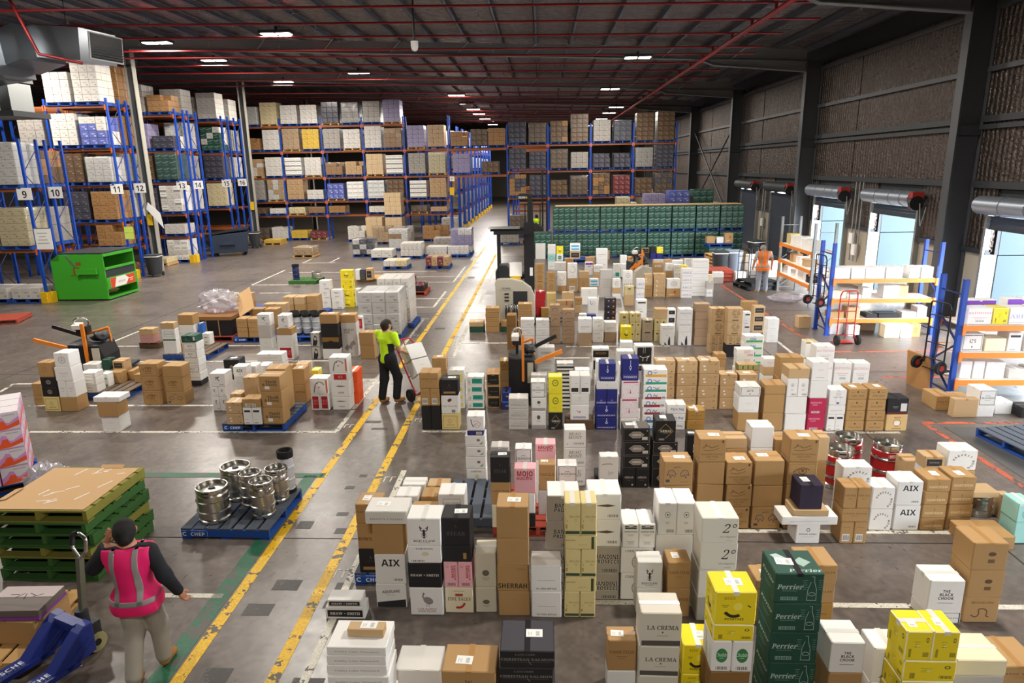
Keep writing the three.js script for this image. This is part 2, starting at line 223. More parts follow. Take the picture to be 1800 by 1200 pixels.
// red sprinkler pipes across the hall and the main along it
const pipeZ = [-18.6, -21.2, -23.5, -25.8, -28.6, -30.3, -32.7, -35.2, -38, -40.6, -44.8, -47.4, -50, -52.6, -56.5, -59.1, -61.7, -64.3, -68, -71, -74];
pipeZ.forEach((z, i) => { const p = thing('sprinkler_pipe', `thin red sprinkler pipe across the hall, ${['first', 'second', 'third', 'fourth', 'fifth', 'sixth', 'seventh', 'eighth', 'ninth', 'tenth', 'eleventh', 'twelfth', 'thirteenth', 'fourteenth', 'fifteenth', 'sixteenth', 'seventeenth', 'eighteenth', 'nineteenth', 'twentieth', 'last'][i]} counted from the camera`, 'pipe', [0, 0, 0], 0, 'red sprinkler pipes under the roof'); part(p, 'pipe', bar([-46, 9.78, z], [8.3 + 0.2 * (i % 3), roofY(8.3) + 0.12, z], 0.035), M.pipeRed); for (let k = 0; k < 14; k++) { const x = 7 - k * 3, y = roofY(x) + 0.05; part(p, 'sprinkler_head', [cy(0.015, 0.14, x, y + 0.06, z), cy(0.035, 0.02, x, y - 0.02, z)], M.galv); } });
{ const p = thing('sprinkler_main', 'thick red sprinkler main running down the hall under the roof', 'pipe'); part(p, 'pipe', bar([6.6, 8.72, 4], [6.6, 8.72, -80], 0.075, 12), M.pipeRed); for (const z of pipeZ) part(p, 'riser', bar([6.6, 8.72, z], [6.6, 8.98, z], 0.045), M.pipeRed); }
{ const p = thing('sprinkler_drop', 'red pipe dropping in front of the sheet metal duct', 'pipe'); part(p, 'pipe', [bar([-15.6, 9.6, -21.2], [-15.0, 8.1, -21.2], 0.045), bar([-15.0, 8.1, -21.2], [-13.9, 7.85, -21.5], 0.045)], M.pipeRed); }
// high-bay lamps, those in view and the unseen ones
const glowMat = new THREE.MeshStandardMaterial({ color: 0xffffff, emissive: LAMP_COLOR, emissiveIntensity: LAMP_GLOW, roughness: 0.5 });
LAMPS.forEach(([x, z], i) => {
  const y = roofY(x) - 0.18, t = thing('high_bay_lamp', `twin panel high bay lamp, ${['first', 'second', 'third', 'fourth', 'fifth', 'sixth', 'seventh', 'eighth', 'ninth', 'tenth', 'eleventh', 'twelfth', 'thirteenth'][LAMPS.filter(([a, b]) => b > z && (a < -18) === (x < -18) && (a < -12) === (x < -12) && (a < -7.5) === (x < -7.5) && (a < 0) === (x < 0)).length]} counted from the camera, ${x < -18 ? 'unseen above the left racks' : x < -12 ? 'left lamp row' : x < -7.5 ? 'second lamp row from left' : x < 0 ? 'lamp row above the tunnel aisle' : 'right lamp row'}`, 'lamp', [x, y, z], 0, 'high bay lamps under the roof');
  part(t, 'housing', [bx(1.15, 0.1, 0.5, 0, 0.07, 0), bx(0.1, 0.16, 0.05, 0, 0.18, 0)], M.darkSteel);
  for (const s of [-1, 1]) { part(t, 'panel', bx(0.46, 0.025, 0.4, s * 0.28, 0.012, 0), glowMat); }
  const l = new THREE.RectAreaLight(LAMP_COLOR, LAMP_POWER, 1.05, 0.42); l.position.set(x, y - 0.02, z); l.lookAt(x, 0, z); l.name = 'lamp_light'; scene.add(l);
});
// hanging camera dome
{ const t = thing('dome_camera', 'white dome camera hanging from a black pole under the roof', 'camera', [-3.75, 8.05, -21.5]); part(t, 'pole', bar([0, 0.2, 0], [0, 1.9, 0], 0.03), M.black); part(t, 'housing', [cy(0.11, 0.16, 0, 0.1, 0), place(new THREE.SphereGeometry(0.1, 16, 10), 0, 0, 0)], M.white); }
// sheet-metal cooler duct over the first racks
{ const t = thing('air_duct', 'large galvanised sheet metal air duct with black outlet grille', 'duct', [0, 0, 0]);
  const z0 = -21.4, dm = mat(0x8f949a, 0.32, 0.85);
  const A = V(-15.2, 8.7, -22.3);
  part(t, 'outlet_box', [place(new THREE.BoxGeometry(1.9, 0.95, 1.5), -15.15, 8.62, -23.1, 0, -0.18, -0.1)], dm);
  part(t, 'elbow', [place(new THREE.BoxGeometry(1.3, 1.05, 1.5), -16.6, 8.5, -22.9, 0, -0.3, 0.18)], dm);
  part(t, 'trunk', [place(new THREE.BoxGeometry(4.2, 1.25, 1.6), -18.9, 8.05, -22.7, 0, -0.12, 0.1)], dm);
  for (const [x, y] of [[-17.3, 8.25], [-18.8, 8.08], [-20.2, 7.95]]) part(t, 'flange', [place(new THREE.BoxGeometry(0.06, 1.4, 1.85), x, y, -22.72, 0, -0.12, 0.1)], M.galv);
  const fr = part(t, 'grille_frame', place(new THREE.BoxGeometry(0.04, 0.82, 1.4), -14.16, 8.55, -23.25, 0, -0.18, -0.1), M.white); part(fr, 'grille', [place(new THREE.BoxGeometry(0.05, 0.74, 1.3), -14.15, 8.55, -23.25, 0, -0.18, -0.1)], M.black);
  for (let k = 0; k < 9; k++) part(fr, 'grille_bar', place(new THREE.BoxGeometry(0.06, 0.018, 1.3), -14.14, 8.23 + k * 0.08, -23.25, 0, -0.18, -0.1), M.steel);
  part(t, 'hanger', [bar([-15.2, 9.1, -23], [-15.2, 10, -23], 0.012), bar([-18, 8.4, -22.8], [-18, 10, -22.8], 0.012)], M.black);
}
{ const t = thing('office_roof_box', 'white panel plant enclosure on a dark ledge under the duct', 'enclosure', [-20.2, 0, -24.3]);
  part(t, 'ledge', bx(5.5, 0.18, 1.8, -0.2, 6.62, 0.2), M.darkSteel); for (let k = 0; k < 3; k++) part(t, 'panel', bx(0.98, 0.75, 1.2, -1.4 + k * 1.02, 7.1, -0.1), M.white); part(t, 'end_panel', bx(0.4, 1.0, 1.1, 1.75, 7.2, -0.2), M.galv); }
// ---------- printed carton faces, drawn into two shared picture sheets ----------
const CELL = 224, PER = 9, SHEET = 2048;
const sheets = [], cellsOf = new Map(), designs = new Map();
let cellCount = 0;
function newCell(paintIt) {
  const k = cellCount++, s = Math.floor(k / (PER * PER)), i = k % (PER * PER), cx = (i % PER) * (CELL + 3) + 1, cyy = Math.floor(i / PER) * (CELL + 3) + 1;
  if (!sheets[s]) { const c = document.createElement('canvas'); c.width = c.height = SHEET; const t = new THREE.CanvasTexture(c); t.colorSpace = THREE.SRGBColorSpace; sheets[s] = { c, g: c.getContext('2d'), mat: new THREE.MeshStandardMaterial({ map: t, roughness: 0.72 }), wrapped: new THREE.MeshPhysicalMaterial({ map: t, roughness: 0.6, clearcoat: 0.55, clearcoatRoughness: 0.2 }) }; }
  const g = sheets[s].g; g.save(); g.beginPath(); g.rect(cx - 1, cyy - 1, CELL + 2, CELL + 2); g.clip(); g.translate(cx, cyy); paintIt(g); g.restore();
  return { s, uv: [(cx + 1) / SHEET, 1 - (cyy + CELL - 1) / SHEET, (cx + CELL - 1) / SHEET, 1 - (cyy + 1) / SHEET] };
}
const BASE = { white: '#e9e7e3', grey: '#b9b4ae', cream: '#e3d8b8', gold: '#cdb878', kraft: '#b08a58', kraftd: '#85602f', kraftl: '#c2a277', kraftg: '#a5896c', black: '#1b191b', navy: '#1c2170', purple: '#2a2038', green: '#1d4a3c', yellow: '#ecd50f', red: '#b0141e', pink: '#e9aeb4', magenta: '#b8204c', orange: '#ef5a1c', mint: '#9fd4cd', teal: '#1f9a8c', taupe: '#9d8f80', bandini: '#a39b90', lilac: '#8f86a8', blue: '#2a62b5', brown: '#5d4630' };
const ground = (g, base) => { g.fillStyle = BASE[base] ?? base; g.fillRect(-2, -2, CELL + 4, CELL + 4); for (let k = 0; k < 260; k++) { g.fillStyle = rnd() < 0.5 ? 'rgba(0,0,0,0.035)' : 'rgba(255,255,255,0.04)'; g.fillRect(rr(0, CELL), rr(0, CELL), rr(1, 5), 1); } };
function plain(base) { if (!cellsOf.has(base)) cellsOf.set(base, newCell((g) => ground(g, base))); return cellsOf.get(base); }
// all plain colours first, so that they share the first sheet
for (const b of Object.keys(BASE)) plain(b);
// kit for drawing: the face is 100 high and 100 * aspect wide, y down
function kit(g, a) {
  const W = 100 * a, sx = CELL / W, sy = CELL / 100; g.scale(sx, sy);
  const K = { W, g,
    t: (s, x, y, size, col = '#222', font = 'bold ', fam = 'sans-serif', rot = 0) => { g.save(); g.translate(x * W / 100, y); g.rotate(rot); g.fillStyle = col; g.font = font + size * 1.16 + 'px ' + fam; g.textAlign = 'center'; g.textBaseline = 'middle'; g.fillText(s, 0, 0); g.restore(); },
    r: (x, y, w, h, col) => { g.fillStyle = col; g.fillRect(x * W / 100, y, w * W / 100, h); },
    box: (x, y, w, h, col, lw = 1.5) => { g.strokeStyle = col; g.lineWidth = lw; g.strokeRect(x * W / 100, y, w * W / 100, h); },
    c: (x, y, r, col) => { g.fillStyle = col; g.beginPath(); g.arc(x * W / 100, y, r, 0, 7); g.fill(); },
    ring: (x, y, r, col, lw = 1.5, a0 = 0, a1 = 6.3) => { g.strokeStyle = col; g.lineWidth = lw * 1.2; g.beginPath(); g.arc(x * W / 100, y, r, a0, a1); g.stroke(); },
    line: (pts, col, lw = 1.5, fill) => { g.beginPath(); pts.forEach(([x, y], i) => i ? g.lineTo(x * W / 100, y) : g.moveTo(x * W / 100, y)); if (fill) { g.closePath(); g.fillStyle = fill; g.fill(); } if (col) { g.strokeStyle = col; g.lineWidth = lw; g.stroke(); } },
    curve: (pts, col, lw = 1.5) => { g.strokeStyle = col; g.lineWidth = lw * 1.3; g.beginPath(); const p = pts.map(([x, y]) => [x * W / 100, y]); g.moveTo(...p[0]); for (let i = 1; i < p.length - 1; i++) g.quadraticCurveTo(p[i][0], p[i][1], (p[i][0] + p[i + 1][0]) / 2, (p[i][1] + p[i + 1][1]) / 2); g.stroke(); },
    bars: (x, y, w, h, col = '#222') => { const n = 18; for (let i = 0; i < n; i++) if (i % 3 !== 1) K.r(x + w * i / n, y, w / n * (0.5 + 0.4 * (i % 2)), h, col); },
    lines: (x, y, w, n, gap, col, h = 1.4) => { for (let i = 0; i < n; i++) { const q = w * (0.6 + 0.4 * ((i * 7 + 3) % 5) / 4); K.r(x + (w - q) / 2, y + i * gap, q, h, col); } },
    arc: (s, x, y, r, size, col, from, to) => { [...s].forEach((ch, i) => { const q = from + (to - from) * i / Math.max(1, s.length - 1); g.save(); g.translate(x * W / 100 + r * Math.cos(q), y + r * Math.sin(q)); g.rotate(q + Math.PI / 2); g.fillStyle = col; g.font = 'bold ' + size + 'px sans-serif'; g.textAlign = 'center'; g.fillText(ch, 0, 0); g.restore(); }); },
  };
  return K;
}
// D(code, description, ground colour, drawing, aspect, { side: same print on the sides, top: colour of the top })
function D(code, desc, base, draw, aspect = 0.85, opt = {}) { designs.set(code, { desc, base, draw, aspect, ...opt }); }
function cellFor(code) {
  const d = designs.get(code);
  if (!d) throw new Error('no design ' + code);
  if (!d.draw) return BASE[d.base] ? plain(d.base) : solidIn(d.base, 0);
  if (!d.cell) d.cell = newCell((g) => { ground(g, d.base); d.draw(kit(g, d.aspect)); });
  return d.cell;
}
const ink = '#2a2826', dim = '#8d877f', brownInk = '#5d3d1c', gold = '#c4a24c';
const wine = (K, col) => { K.line([[46, 20], [54, 20], [54, 40], [60, 50], [60, 88], [40, 88], [40, 50], [46, 40]], null, 1, col); };
// plain grounds
for (const [c, b, n] of [['w', 'white', 'plain white carton'], ['gr', 'grey', 'plain grey carton'], ['cr', 'cream', 'plain cream carton'], ['k', 'kraft', 'plain brown carton'], ['kd', 'kraftd', 'dark brown carton'], ['kl', 'kraftl', 'pale tan carton'], ['kg', 'kraftg', 'dull tan carton'], ['b', 'black', 'plain black carton'], ['nv', 'navy', 'plain navy carton'], ['pu', 'purple', 'plain dark purple carton'], ['ta', 'taupe', 'taupe carton'], ['bl', 'blue', 'bright blue carton'], ['gn', 'green', 'dark green carton'], ['rd', 'red', 'plain red carton'], ['bw', 'brown', 'dark brown wooden carton'], ['go', 'gold', 'mustard tan carton'], ['mt', 'mint', 'mint green carton']]) D(c, n, b);
// white cartons with print
D('wl', 'white carton with faint grey script', 'white', (K) => { K.t('Vineyard', 50, 42, 9, dim, 'italic ', 'serif'); K.lines(25, 60, 50, 2, 5, '#b5afa6'); });
D('ws', 'white carton with small line of print', 'white', (K) => { K.lines(20, 84, 60, 1, 5, dim); K.lines(30, 40, 40, 2, 6, '#c3bdb5'); });
D('aix', 'white carton with three large black capitals', 'white', (K) => { K.t('AIX', 52, 28, 28, ink); K.bars(60, 82, 30, 8, '#555'); });
D('aixd', 'white carton with black capitals and red dot', 'white', (K) => { K.t('AIX', 50, 24, 22, ink); K.c(52, 46, 4, '#c98'); });
D('aquilani', 'white carton with black wedge at its base', 'white', (K) => { K.t('AQUILANI', 50, 30, 14, '#444', 'bold ', 'sans-serif', -0.06); K.lines(32, 44, 36, 1, 4, dim); K.line([[0, 78], [100, 64], [100, 100], [0, 100]], null, 1, '#26242a'); }, 1.3);
D('lobster', 'white carton with black lobster drawing', 'white', (K) => { for (const s of [-1, 1]) { K.line([[50, 50], [50 + s * 10, 42], [50 + s * 12, 30], [50 + s * 6, 36]], '#222', 2.6); for (let i = 0; i < 3; i++) K.line([[50, 52 + i * 5], [50 + s * 9, 56 + i * 6]], '#333', 1.3); } K.line([[47, 40], [53, 40], [54, 60], [50, 70], [46, 60]], null, 1, '#222'); K.line([[44, 72], [56, 72], [50, 66]], null, 1, '#222'); K.c(60, 34, 2.5, '#b33'); K.t('RED CLAW', 50, 82, 9, '#444', 'bold ', 'serif'); K.lines(30, 89, 40, 1, 4, dim); });
D('goose', 'white carton with grey goose drawing', 'white', (K) => { K.g.fillStyle = '#8b8a86'; K.g.beginPath(); K.g.ellipse(55 * K.W / 100, 46, 20, 13, 0.35, 0, 7); K.g.fill(); K.line([[44, 44], [38, 30], [42, 20]], '#8b8a86', 6); K.c(41, 20, 4, '#777'); K.line([[50, 56], [50, 70]], '#777', 2); K.line([[56, 56], [57, 70]], '#777', 2); K.t('CAPE BARREN', 50, 78, 9, '#b77', 'bold ', 'serif'); K.t('GOOSE ISLAND', 50, 87, 8, '#777', 'bold ', 'serif'); }, 1.25);
D('yabby', 'flat white gift carton with small grey name', 'white', (K) => { K.t('Yabby Lake Vineyard', 50, 56, 22, '#77716a', '', 'serif'); }, 3.4);
D('ssf', 'flat white carton with black end band', 'white', (K) => { K.r(4, 20, 92, 64, '#1d1b1d'); K.t('SHAW + SMITH', 50, 54, 30, '#e7e2d8', 'bold ', 'serif'); }, 3.4);
D('trial', 'white carton with trial bottle print', 'white', (K) => { K.lines(15, 56, 70, 1, 4, dim); K.t('10 x TRIAL BOTTLES', 50, 90, 7.5, '#444'); }, 1.15);
D('two', 'off-white carton with large handwritten two', '#dcd8ce', (K) => { K.t('2°', 74, 42, 44, ink, 'italic ', 'serif'); K.t('two degrees', 72, 76, 9, '#777', 'italic ', 'serif'); K.lines(66, 92, 20, 1, 4, dim); }, 1.3);
D('chook', 'white carton with three stacked black words', 'white', (K) => { K.t('THE', 50, 34, 10, ink); K.t('BLACK', 50, 45, 11, ink); K.t('CHOOK', 50, 57, 11, ink); K.lines(25, 72, 50, 1, 4, '#555'); }, 0.95);
D('tree', 'white carton with green hill and tree', 'white', (K) => { K.line([[20, 88], [50, 56], [92, 88]], null, 1, '#7c8a4c'); K.line([[62, 60], [58, 40], [68, 30], [74, 45], [68, 62]], null, 1, '#56703a'); for (let i = 0; i < 4; i++) K.line([[28 + i * 4, 84 - i * 4], [84 - i * 4, 84 - i * 5]], '#dfe0c8', 1); K.t('DOMAINE', 50, 14, 7, dim, '', 'serif'); });
D('crema', 'off-white carton with dark base band', '#d8d2c4', (K) => { K.t('LA CREMA', 54, 44, 15, '#4b473f', 'bold ', 'serif'); K.c(54, 58, 2.5, '#4b473f'); K.lines(38, 68, 32, 1, 4, '#8d867a'); K.r(0, 84, 100, 16, '#57534d'); }, 1.15);
D('cool', 'white carton with grey oval emblem', 'white', (K) => { K.t('COOL WOODS', 50, 10, 11, '#6b655d', 'bold ', 'serif'); K.g.strokeStyle = '#8b857d'; K.g.lineWidth = 3; K.g.beginPath(); K.g.ellipse(K.W / 2, 55, 18, 25, 0, 0, 7); K.g.stroke(); for (let i = -2; i < 3; i++) K.line([[38, 55 + i * 7], [62, 55 + i * 7]], '#a59f96', 1.5); }, 1.2);
D('sand', 'tall white carton with black top label', 'white', (K) => { K.r(10, 4, 80, 14, '#222'); K.t('SANDALFORD', 50, 11, 8, '#ddd', 'bold ', 'serif'); K.t('SANDSTONE', 50, 30, 8, '#555'); K.lines(20, 42, 60, 2, 5, dim); K.lines(20, 74, 60, 3, 5, '#777'); }, 0.6);
D('oval', 'tall white oval mark carton', 'white', (K) => { K.ring(50, 36, 9, '#777', 1.5); K.c(50, 36, 3, '#444'); K.lines(35, 60, 30, 2, 5, dim); K.bars(45, 84, 45, 10, '#444'); }, 0.6);
D('spear', 'white carton with dark spear drawing', 'white', (K) => { K.line([[20, 44], [60, 38], [84, 44], [60, 50]], null, 1, '#5b4a38'); K.line([[0, 46], [22, 44]], '#8b7a63', 2); K.bars(60, 80, 32, 10, '#555'); }, 1.1);
D('harvest', 'white carton with ring of black capitals', 'white', (K) => { K.arc('HARVEST MOON', 54, 60, 33, 13, '#2b2826', -2.8, 0.9); }, 1.05);
D('poggio', 'white carton with round mark and capitals', 'white', (K) => { K.ring(50, 28, 8, '#555', 3); K.t('POGGIO ANIMA', 50, 52, 10, '#4b463f', 'bold ', 'serif'); K.lines(20, 66, 60, 1, 4, dim); }, 1.2);
D('beau', 'white carton with two grey stacked words', 'white', (K) => { K.t('BEAU', 50, 22, 20, '#7d7872', 'bold ', 'serif'); K.t('MONT', 50, 42, 20, '#7d7872', 'bold ', 'serif'); K.bars(42, 72, 50, 11, '#777'); K.c(12, 80, 3, '#666'); }, 1.1);
D('feather', 'white carton with small green feather', 'white', (K) => { K.line([[70, 84], [92, 52], [84, 80]], null, 1, '#4d8a54'); K.r(58, 30, 16, 22, '#77726c'); K.lines(8, 84, 36, 1, 4, '#666'); }, 1.8);
D('moon', 'white carton with pale round moon', 'white', (K) => { K.c(52, 44, 14, '#d8cfa8'); K.t('FORTUNA', 50, 12, 11, '#333', 'bold ', 'serif'); K.bars(8, 84, 40, 10, '#444'); }, 1.2);
D('sketch', 'white carton with pink and navy sketch', 'white', (K) => { K.curve([[22, 20], [26, 50], [34, 70], [44, 84]], '#333d5d', 4); K.curve([[38, 40], [50, 26], [70, 40], [84, 50], [70, 76], [50, 80], [40, 60], [60, 46], [74, 60]], '#b77d88', 2.4); K.curve([[44, 54], [60, 66], [78, 56]], '#b77d88', 2); }, 1);
D('bluelab', 'slim navy and white carton', 'navy', (K) => { K.lines(10, 40, 30, 2, 14, '#aab'); K.r(55, 15, 36, 70, '#e3e1de'); K.bars(58, 22, 30, 55, '#555'); }, 3);
D('pros', 'grey carton with spaced silver capitals', '#c9c5bf', (K) => { K.t('VIGNA NATURE', 50, 40, 11, '#96918a', '', 'serif'); K.t('PROSECCO', 50, 64, 22, '#8c8780', 'bold ', 'serif'); }, 1.75);
D('dot', 'white carton with dark round seal', 'white', (K) => { K.c(50, 34, 12, '#57534f'); K.lines(32, 54, 36, 2, 5, dim); K.r(0, 78, 100, 22, '#a79da1'); K.c(94, 48, 2, '#333'); }, 0.95);
D('frame', 'white carton with thin black frame', 'white', (K) => { K.box(3, 3, 94, 94, '#26221f', 3); K.line([[36, 40], [44, 34], [50, 38], [56, 34], [64, 40]], '#555', 2); K.t('CHANDON', 50, 52, 14, '#5b554d', 'bold ', 'serif'); K.lines(30, 66, 40, 1, 4, '#777'); }, 0.9);
D('stripe', 'white carton with two black bands', '#d9d6d2', (K) => { K.r(0, 34, 100, 28, '#1b1a1e'); K.r(0, 92, 100, 8, '#1b1a1e'); }, 2.2, { side: true });
D('karman', 'white carton with inverted purple capitals', 'white', (K) => { K.t('KARMAN', 50, 84, 18, '#4a3f7d', 'bold ', 'sans-serif', Math.PI); K.curve([[34, 34], [44, 54], [56, 48], [52, 30]], '#c8434b', 3); K.c(50, 46, 5, '#c8636b'); }, 1.25);
D('blkband', 'white carton with wide black label', '#dedbd6', (K) => { K.r(12, 66, 76, 22, '#2b2724'); K.lines(50, 40, 30, 1, 4, dim); }, 0.65);
D('seal', 'white carton with small grey seal', '#dedbd6', (K) => { K.ring(50, 36, 10, '#a09a92', 3); K.lines(30, 62, 40, 2, 8, '#b5afa7'); }, 1.9);
D('pomw', 'white lid carton with tiny lilac emblem', '#d8d5d0', (K) => { K.line([[46, 60], [50, 36], [54, 60]], '#9b93bb', 3); }, 3);
D('pom', 'royal blue carton with white medal print', 'navy', (K) => { K.line([[48, 0], [52, 0], [52, 30], [48, 30]], null, 1, '#b8b6da'); K.line([[50, 26], [58, 40], [50, 54], [42, 40]], null, 1, '#d6d5ea'); K.c(50, 40, 4, '#1c2170'); K.t('POMMERY', 50, 84, 12, '#d6d5ea', 'bold ', 'serif'); K.r(0, 74, 100, 0.9, '#8f8fc8'); }, 0.85, { side: false });
D('pomp', 'royal blue carton with crest', 'navy', (K) => { K.line([[40, 76], [50, 66], [60, 76]], '#b9b9e0', 2); K.t('POMMERY', 50, 86, 12, '#d6d5ea', 'bold ', 'serif'); K.r(0, 77, 100, 0.9, '#8f8fc8'); }, 0.7);
D('floral', 'white carton with pink floral print', '#e6dcdc', (K) => { K.r(8, 2, 84, 8, '#b7285c'); for (let i = 0; i < 42; i++) { K.c(rr(2, 98), rr(14, 92) , rr(1, 4), 'rgba(205,120,140,0.28)'); } K.line([[46, 66], [50, 44], [54, 66]], null, 1, '#c07c88'); K.r(46, 66, 8, 7, '#a33a4a'); }, 1.1);
D('bagA', 'white and green paper carton with blue wheel', 'white', (K) => { K.r(8, 66, 92, 34, '#2c9a7a'); K.ring(26, 50, 26, '#3a67b4', 9); K.line([[42, 30], [60, 60], [70, 36]], '#27408f', 9); }, 3.2);
D('bagB', 'white and red paper carton with blue wheel', 'white', (K) => { K.r(8, 66, 70, 34, '#9a2a2c'); K.ring(26, 50, 26, '#3a67b4', 9); K.line([[44, 62], [48, 30], [56, 60], [62, 34]], '#27408f', 8); K.r(80, 60, 16, 30, '#9a94b5'); }, 3.2);
D('bagC', 'white and blue paper carton with wheel', 'white', (K) => { K.r(8, 66, 92, 34, '#2f78ae'); K.ring(26, 50, 26, '#3a67b4', 9); K.line([[44, 40], [58, 66]], '#27408f', 8); }, 3.2);
D('bagD', 'white and yellow paper carton with blue wheel', 'white', (K) => { K.r(8, 66, 92, 34, '#e9a92c'); K.ring(26, 46, 26, '#3a67b4', 9); K.line([[44, 30], [50, 50], [58, 30]], '#27408f', 7); }, 3.2);
D('pure', 'white carton with bold blue script', 'white', (K) => { K.t('Pure Bag', 54, 50, 34, '#3a63ad', 'bold ', 'serif'); K.lines(24, 76, 50, 1, 8, '#d8b7a0', 4); }, 2.4);
D('oh', 'white carton with blue letters on green band', 'white', (K) => { K.r(6, 62, 88, 30, '#4fb457'); K.t('OH', 44, 46, 52, '#3c78b5', 'bold '); }, 2.6);
D('grape', 'white carton with pink fruit words', 'white', (K) => { K.t('GRAPE', 62, 22, 18, '#c98aa0', 'bold ', 'serif'); K.t('FRUIT', 60, 44, 18, '#c98aa0', 'bold ', 'serif'); K.r(62, 66, 34, 14, '#c9869c'); }, 1.8);
D('bel', 'white carton with large faded red name', 'white', (K) => { K.t('BATTISTINA', 50, 28, 15, '#d59aa0', 'bold ', 'serif'); K.lines(14, 54, 72, 2, 9, '#dcb6ba', 3); K.bars(34, 74, 36, 12, '#666'); }, 1.15);
D('vinea', 'white carton with mustard lid and violet print', 'white', (K) => { K.r(0, 0, 100, 12, '#b89a3d'); K.t('811', 62, 62, 26, '#8d93c4', 'bold '); }, 1, { top: 'gold' });
D('circ', 'white carton with round grey vine print', 'white', (K) => { K.ring(52, 50, 24, '#a6a098', 4); K.ring(52, 50, 14, '#bab4ac', 3); K.c(52, 50, 5, '#8c867e'); }, 1.05);
D('ringk', 'white carton with open grey ring', 'white', (K) => { K.ring(50, 40, 22, '#c3beb6', 4, -2, 2.6); K.ring(50, 96, 16, '#cfcac2', 3, 3.4, 6); }, 0.75);
D('s42', 'white carton with black outlined panel', '#dddad4', (K) => { K.box(5, 8, 90, 84, '#3d3a37', 4); K.t("42'S", 50, 42, 28, '#55514c', 'bold ', 'serif'); K.c(50, 74, 6, '#555'); }, 1.9);
D('script', 'white carton with small maroon script', '#dddad4', (K) => { K.t('Devil’s Corner', 50, 60, 20, '#8b6a63', 'italic ', 'serif'); }, 1.9);
D('arrow', 'white carton with black bird stroke', 'white', (K) => { K.line([[34, 30], [60, 26], [48, 40], [62, 56]], '#33302d', 5); K.line([[36, 46], [46, 36]], '#33302d', 4); K.lines(20, 72, 40, 1, 4, '#bbb'); K.bars(60, 80, 30, 10, '#777'); }, 1);
D('bird', 'white carton with grey bird and red heart', 'white', (K) => { K.curve([[20, 90], [26, 40], [50, 16], [76, 30], [80, 50]], '#77716c', 4); K.line([[44, 52], [50, 62], [56, 52]], null, 1, '#c8342c'); K.c(42, 30, 3, '#333'); K.r(90, 8, 10, 84, '#d8664a'); }, 0.85, { side: false });
D('redpair', 'white carton with tall red label', 'white', (K) => { K.r(12, 10, 76, 80, '#b4202c'); K.t('FREE', 50, 40, 16, '#e08a80', 'bold ', 'serif'); K.t('RUN', 50, 58, 14, '#e08a80', 'bold ', 'serif'); }, 0.6);
D('redlab', 'white carton with wide red label', 'white', (K) => { K.r(18, 14, 72, 76, '#b8262f'); K.t('43', 54, 52, 44, '#e78f88', 'bold '); }, 2);
D('emblem', 'white carton with long dark emblem', 'white', (K) => { K.line([[20, 34], [40, 28], [60, 30], [82, 34], [60, 38], [40, 38]], null, 1, '#7c746b'); K.bars(34, 70, 34, 12, '#8a5a55'); }, 1.5);
D('horse', 'white carton with grey horse drawing', '#cfcbc5', (K) => { K.line([[12, 60], [34, 44], [44, 52], [60, 34], [80, 26], [92, 44], [70, 50], [62, 70], [50, 62], [30, 74]], null, 1, '#8f8983'); K.t('MUTLEY', 40, 88, 9, '#66605a'); }, 0.9);
D('mutley', 'white carton with two stacked black words', '#cfcbc5', (K) => { K.t('MUTLEY', 50, 62, 20, '#33302d', 'bold ', 'serif'); K.t('LAW', 36, 84, 20, '#33302d', 'bold ', 'serif'); }, 1.4);
D('portrait', 'white carton with black portrait print', '#bfbab3', (K) => { K.line([[20, 100], [30, 50], [50, 16], [76, 30], [80, 70], [64, 100]], null, 1, '#242024'); K.c(56, 44, 13, '#b9b4ac'); K.r(0, 0, 100, 5, '#222'); K.r(0, 0, 5, 100, '#222'); }, 0.75);
D('pattern', 'white carton with fine scattered pattern', '#c9c3bc', (K) => { for (let j = 0; j < 7; j++) for (let i = 0; i < 7; i++) K.ring(8 + i * 14, 8 + j * 14, 3.2, '#a89d93', 1, i, i + 3.5); K.lines(28, 90, 44, 1, 5, '#8b857e'); }, 1);
D('logoq', 'white carton with violet crest and square', 'white', (K) => { K.ring(52, 26, 9, '#7d7a92', 2); K.t('PIKOVERO', 52, 48, 10, '#777', 'bold ', 'serif'); K.box(38, 10, 28, 80, '#aaa6bb', 1.5); K.r(44, 82, 16, 12, '#5b48a0'); }, 1.1);
D('topblk', 'white carton with small black heading', 'white', (K) => { K.r(12, 14, 76, 12, '#2c2a30'); K.lines(14, 70, 40, 1, 5, '#777'); K.lines(14, 90, 50, 1, 5, '#333', 3); }, 0.65);
D('sil', 'white carton with black bottle silhouettes', 'white', (K) => { K.line([[52, 98], [52, 60], [60, 30], [66, 22], [70, 60], [72, 98]], null, 1, '#1f1e26'); K.line([[24, 98], [24, 70], [44, 98]], null, 1, '#1f1e26'); K.lines(30, 14, 20, 1, 4, '#556'); }, 1);
D('pale', 'white carton with pale grey capitals', 'white', (K) => { K.t('PRIMAVERA', 50, 40, 15, '#a9a5b5', 'bold ', 'serif'); K.lines(30, 60, 40, 1, 4, '#c0bcc8'); }, 1.2);
D('viol', 'white carton with violet block letters', 'white', (K) => { K.t('ARLE', 50, 52, 30, '#9a9cc8', 'bold ', 'serif'); K.r(0, 88, 100, 4, '#b5b3d0'); }, 1);
D('label', 'white carton with wide grey print', 'white', (K) => { K.r(14, 52, 70, 10, '#cfcbc6'); K.r(14, 70, 40, 6, '#d6d2cd'); }, 1.2);
D('blueprint', 'white carton with pale blue panel', 'white', (K) => { K.r(10, 20, 80, 26, '#58b0d8'); K.r(10, 64, 80, 26, '#58b0d8'); }, 1.3);
D('tealab', 'white carton with teal label', 'white', (K) => { K.r(30, 20, 62, 62, '#1f9a8c'); K.t('SUNSET', 60, 50, 20, '#116357', 'bold ', 'serif'); K.r(6, 40, 14, 46, '#c9c4bd'); }, 2.3);
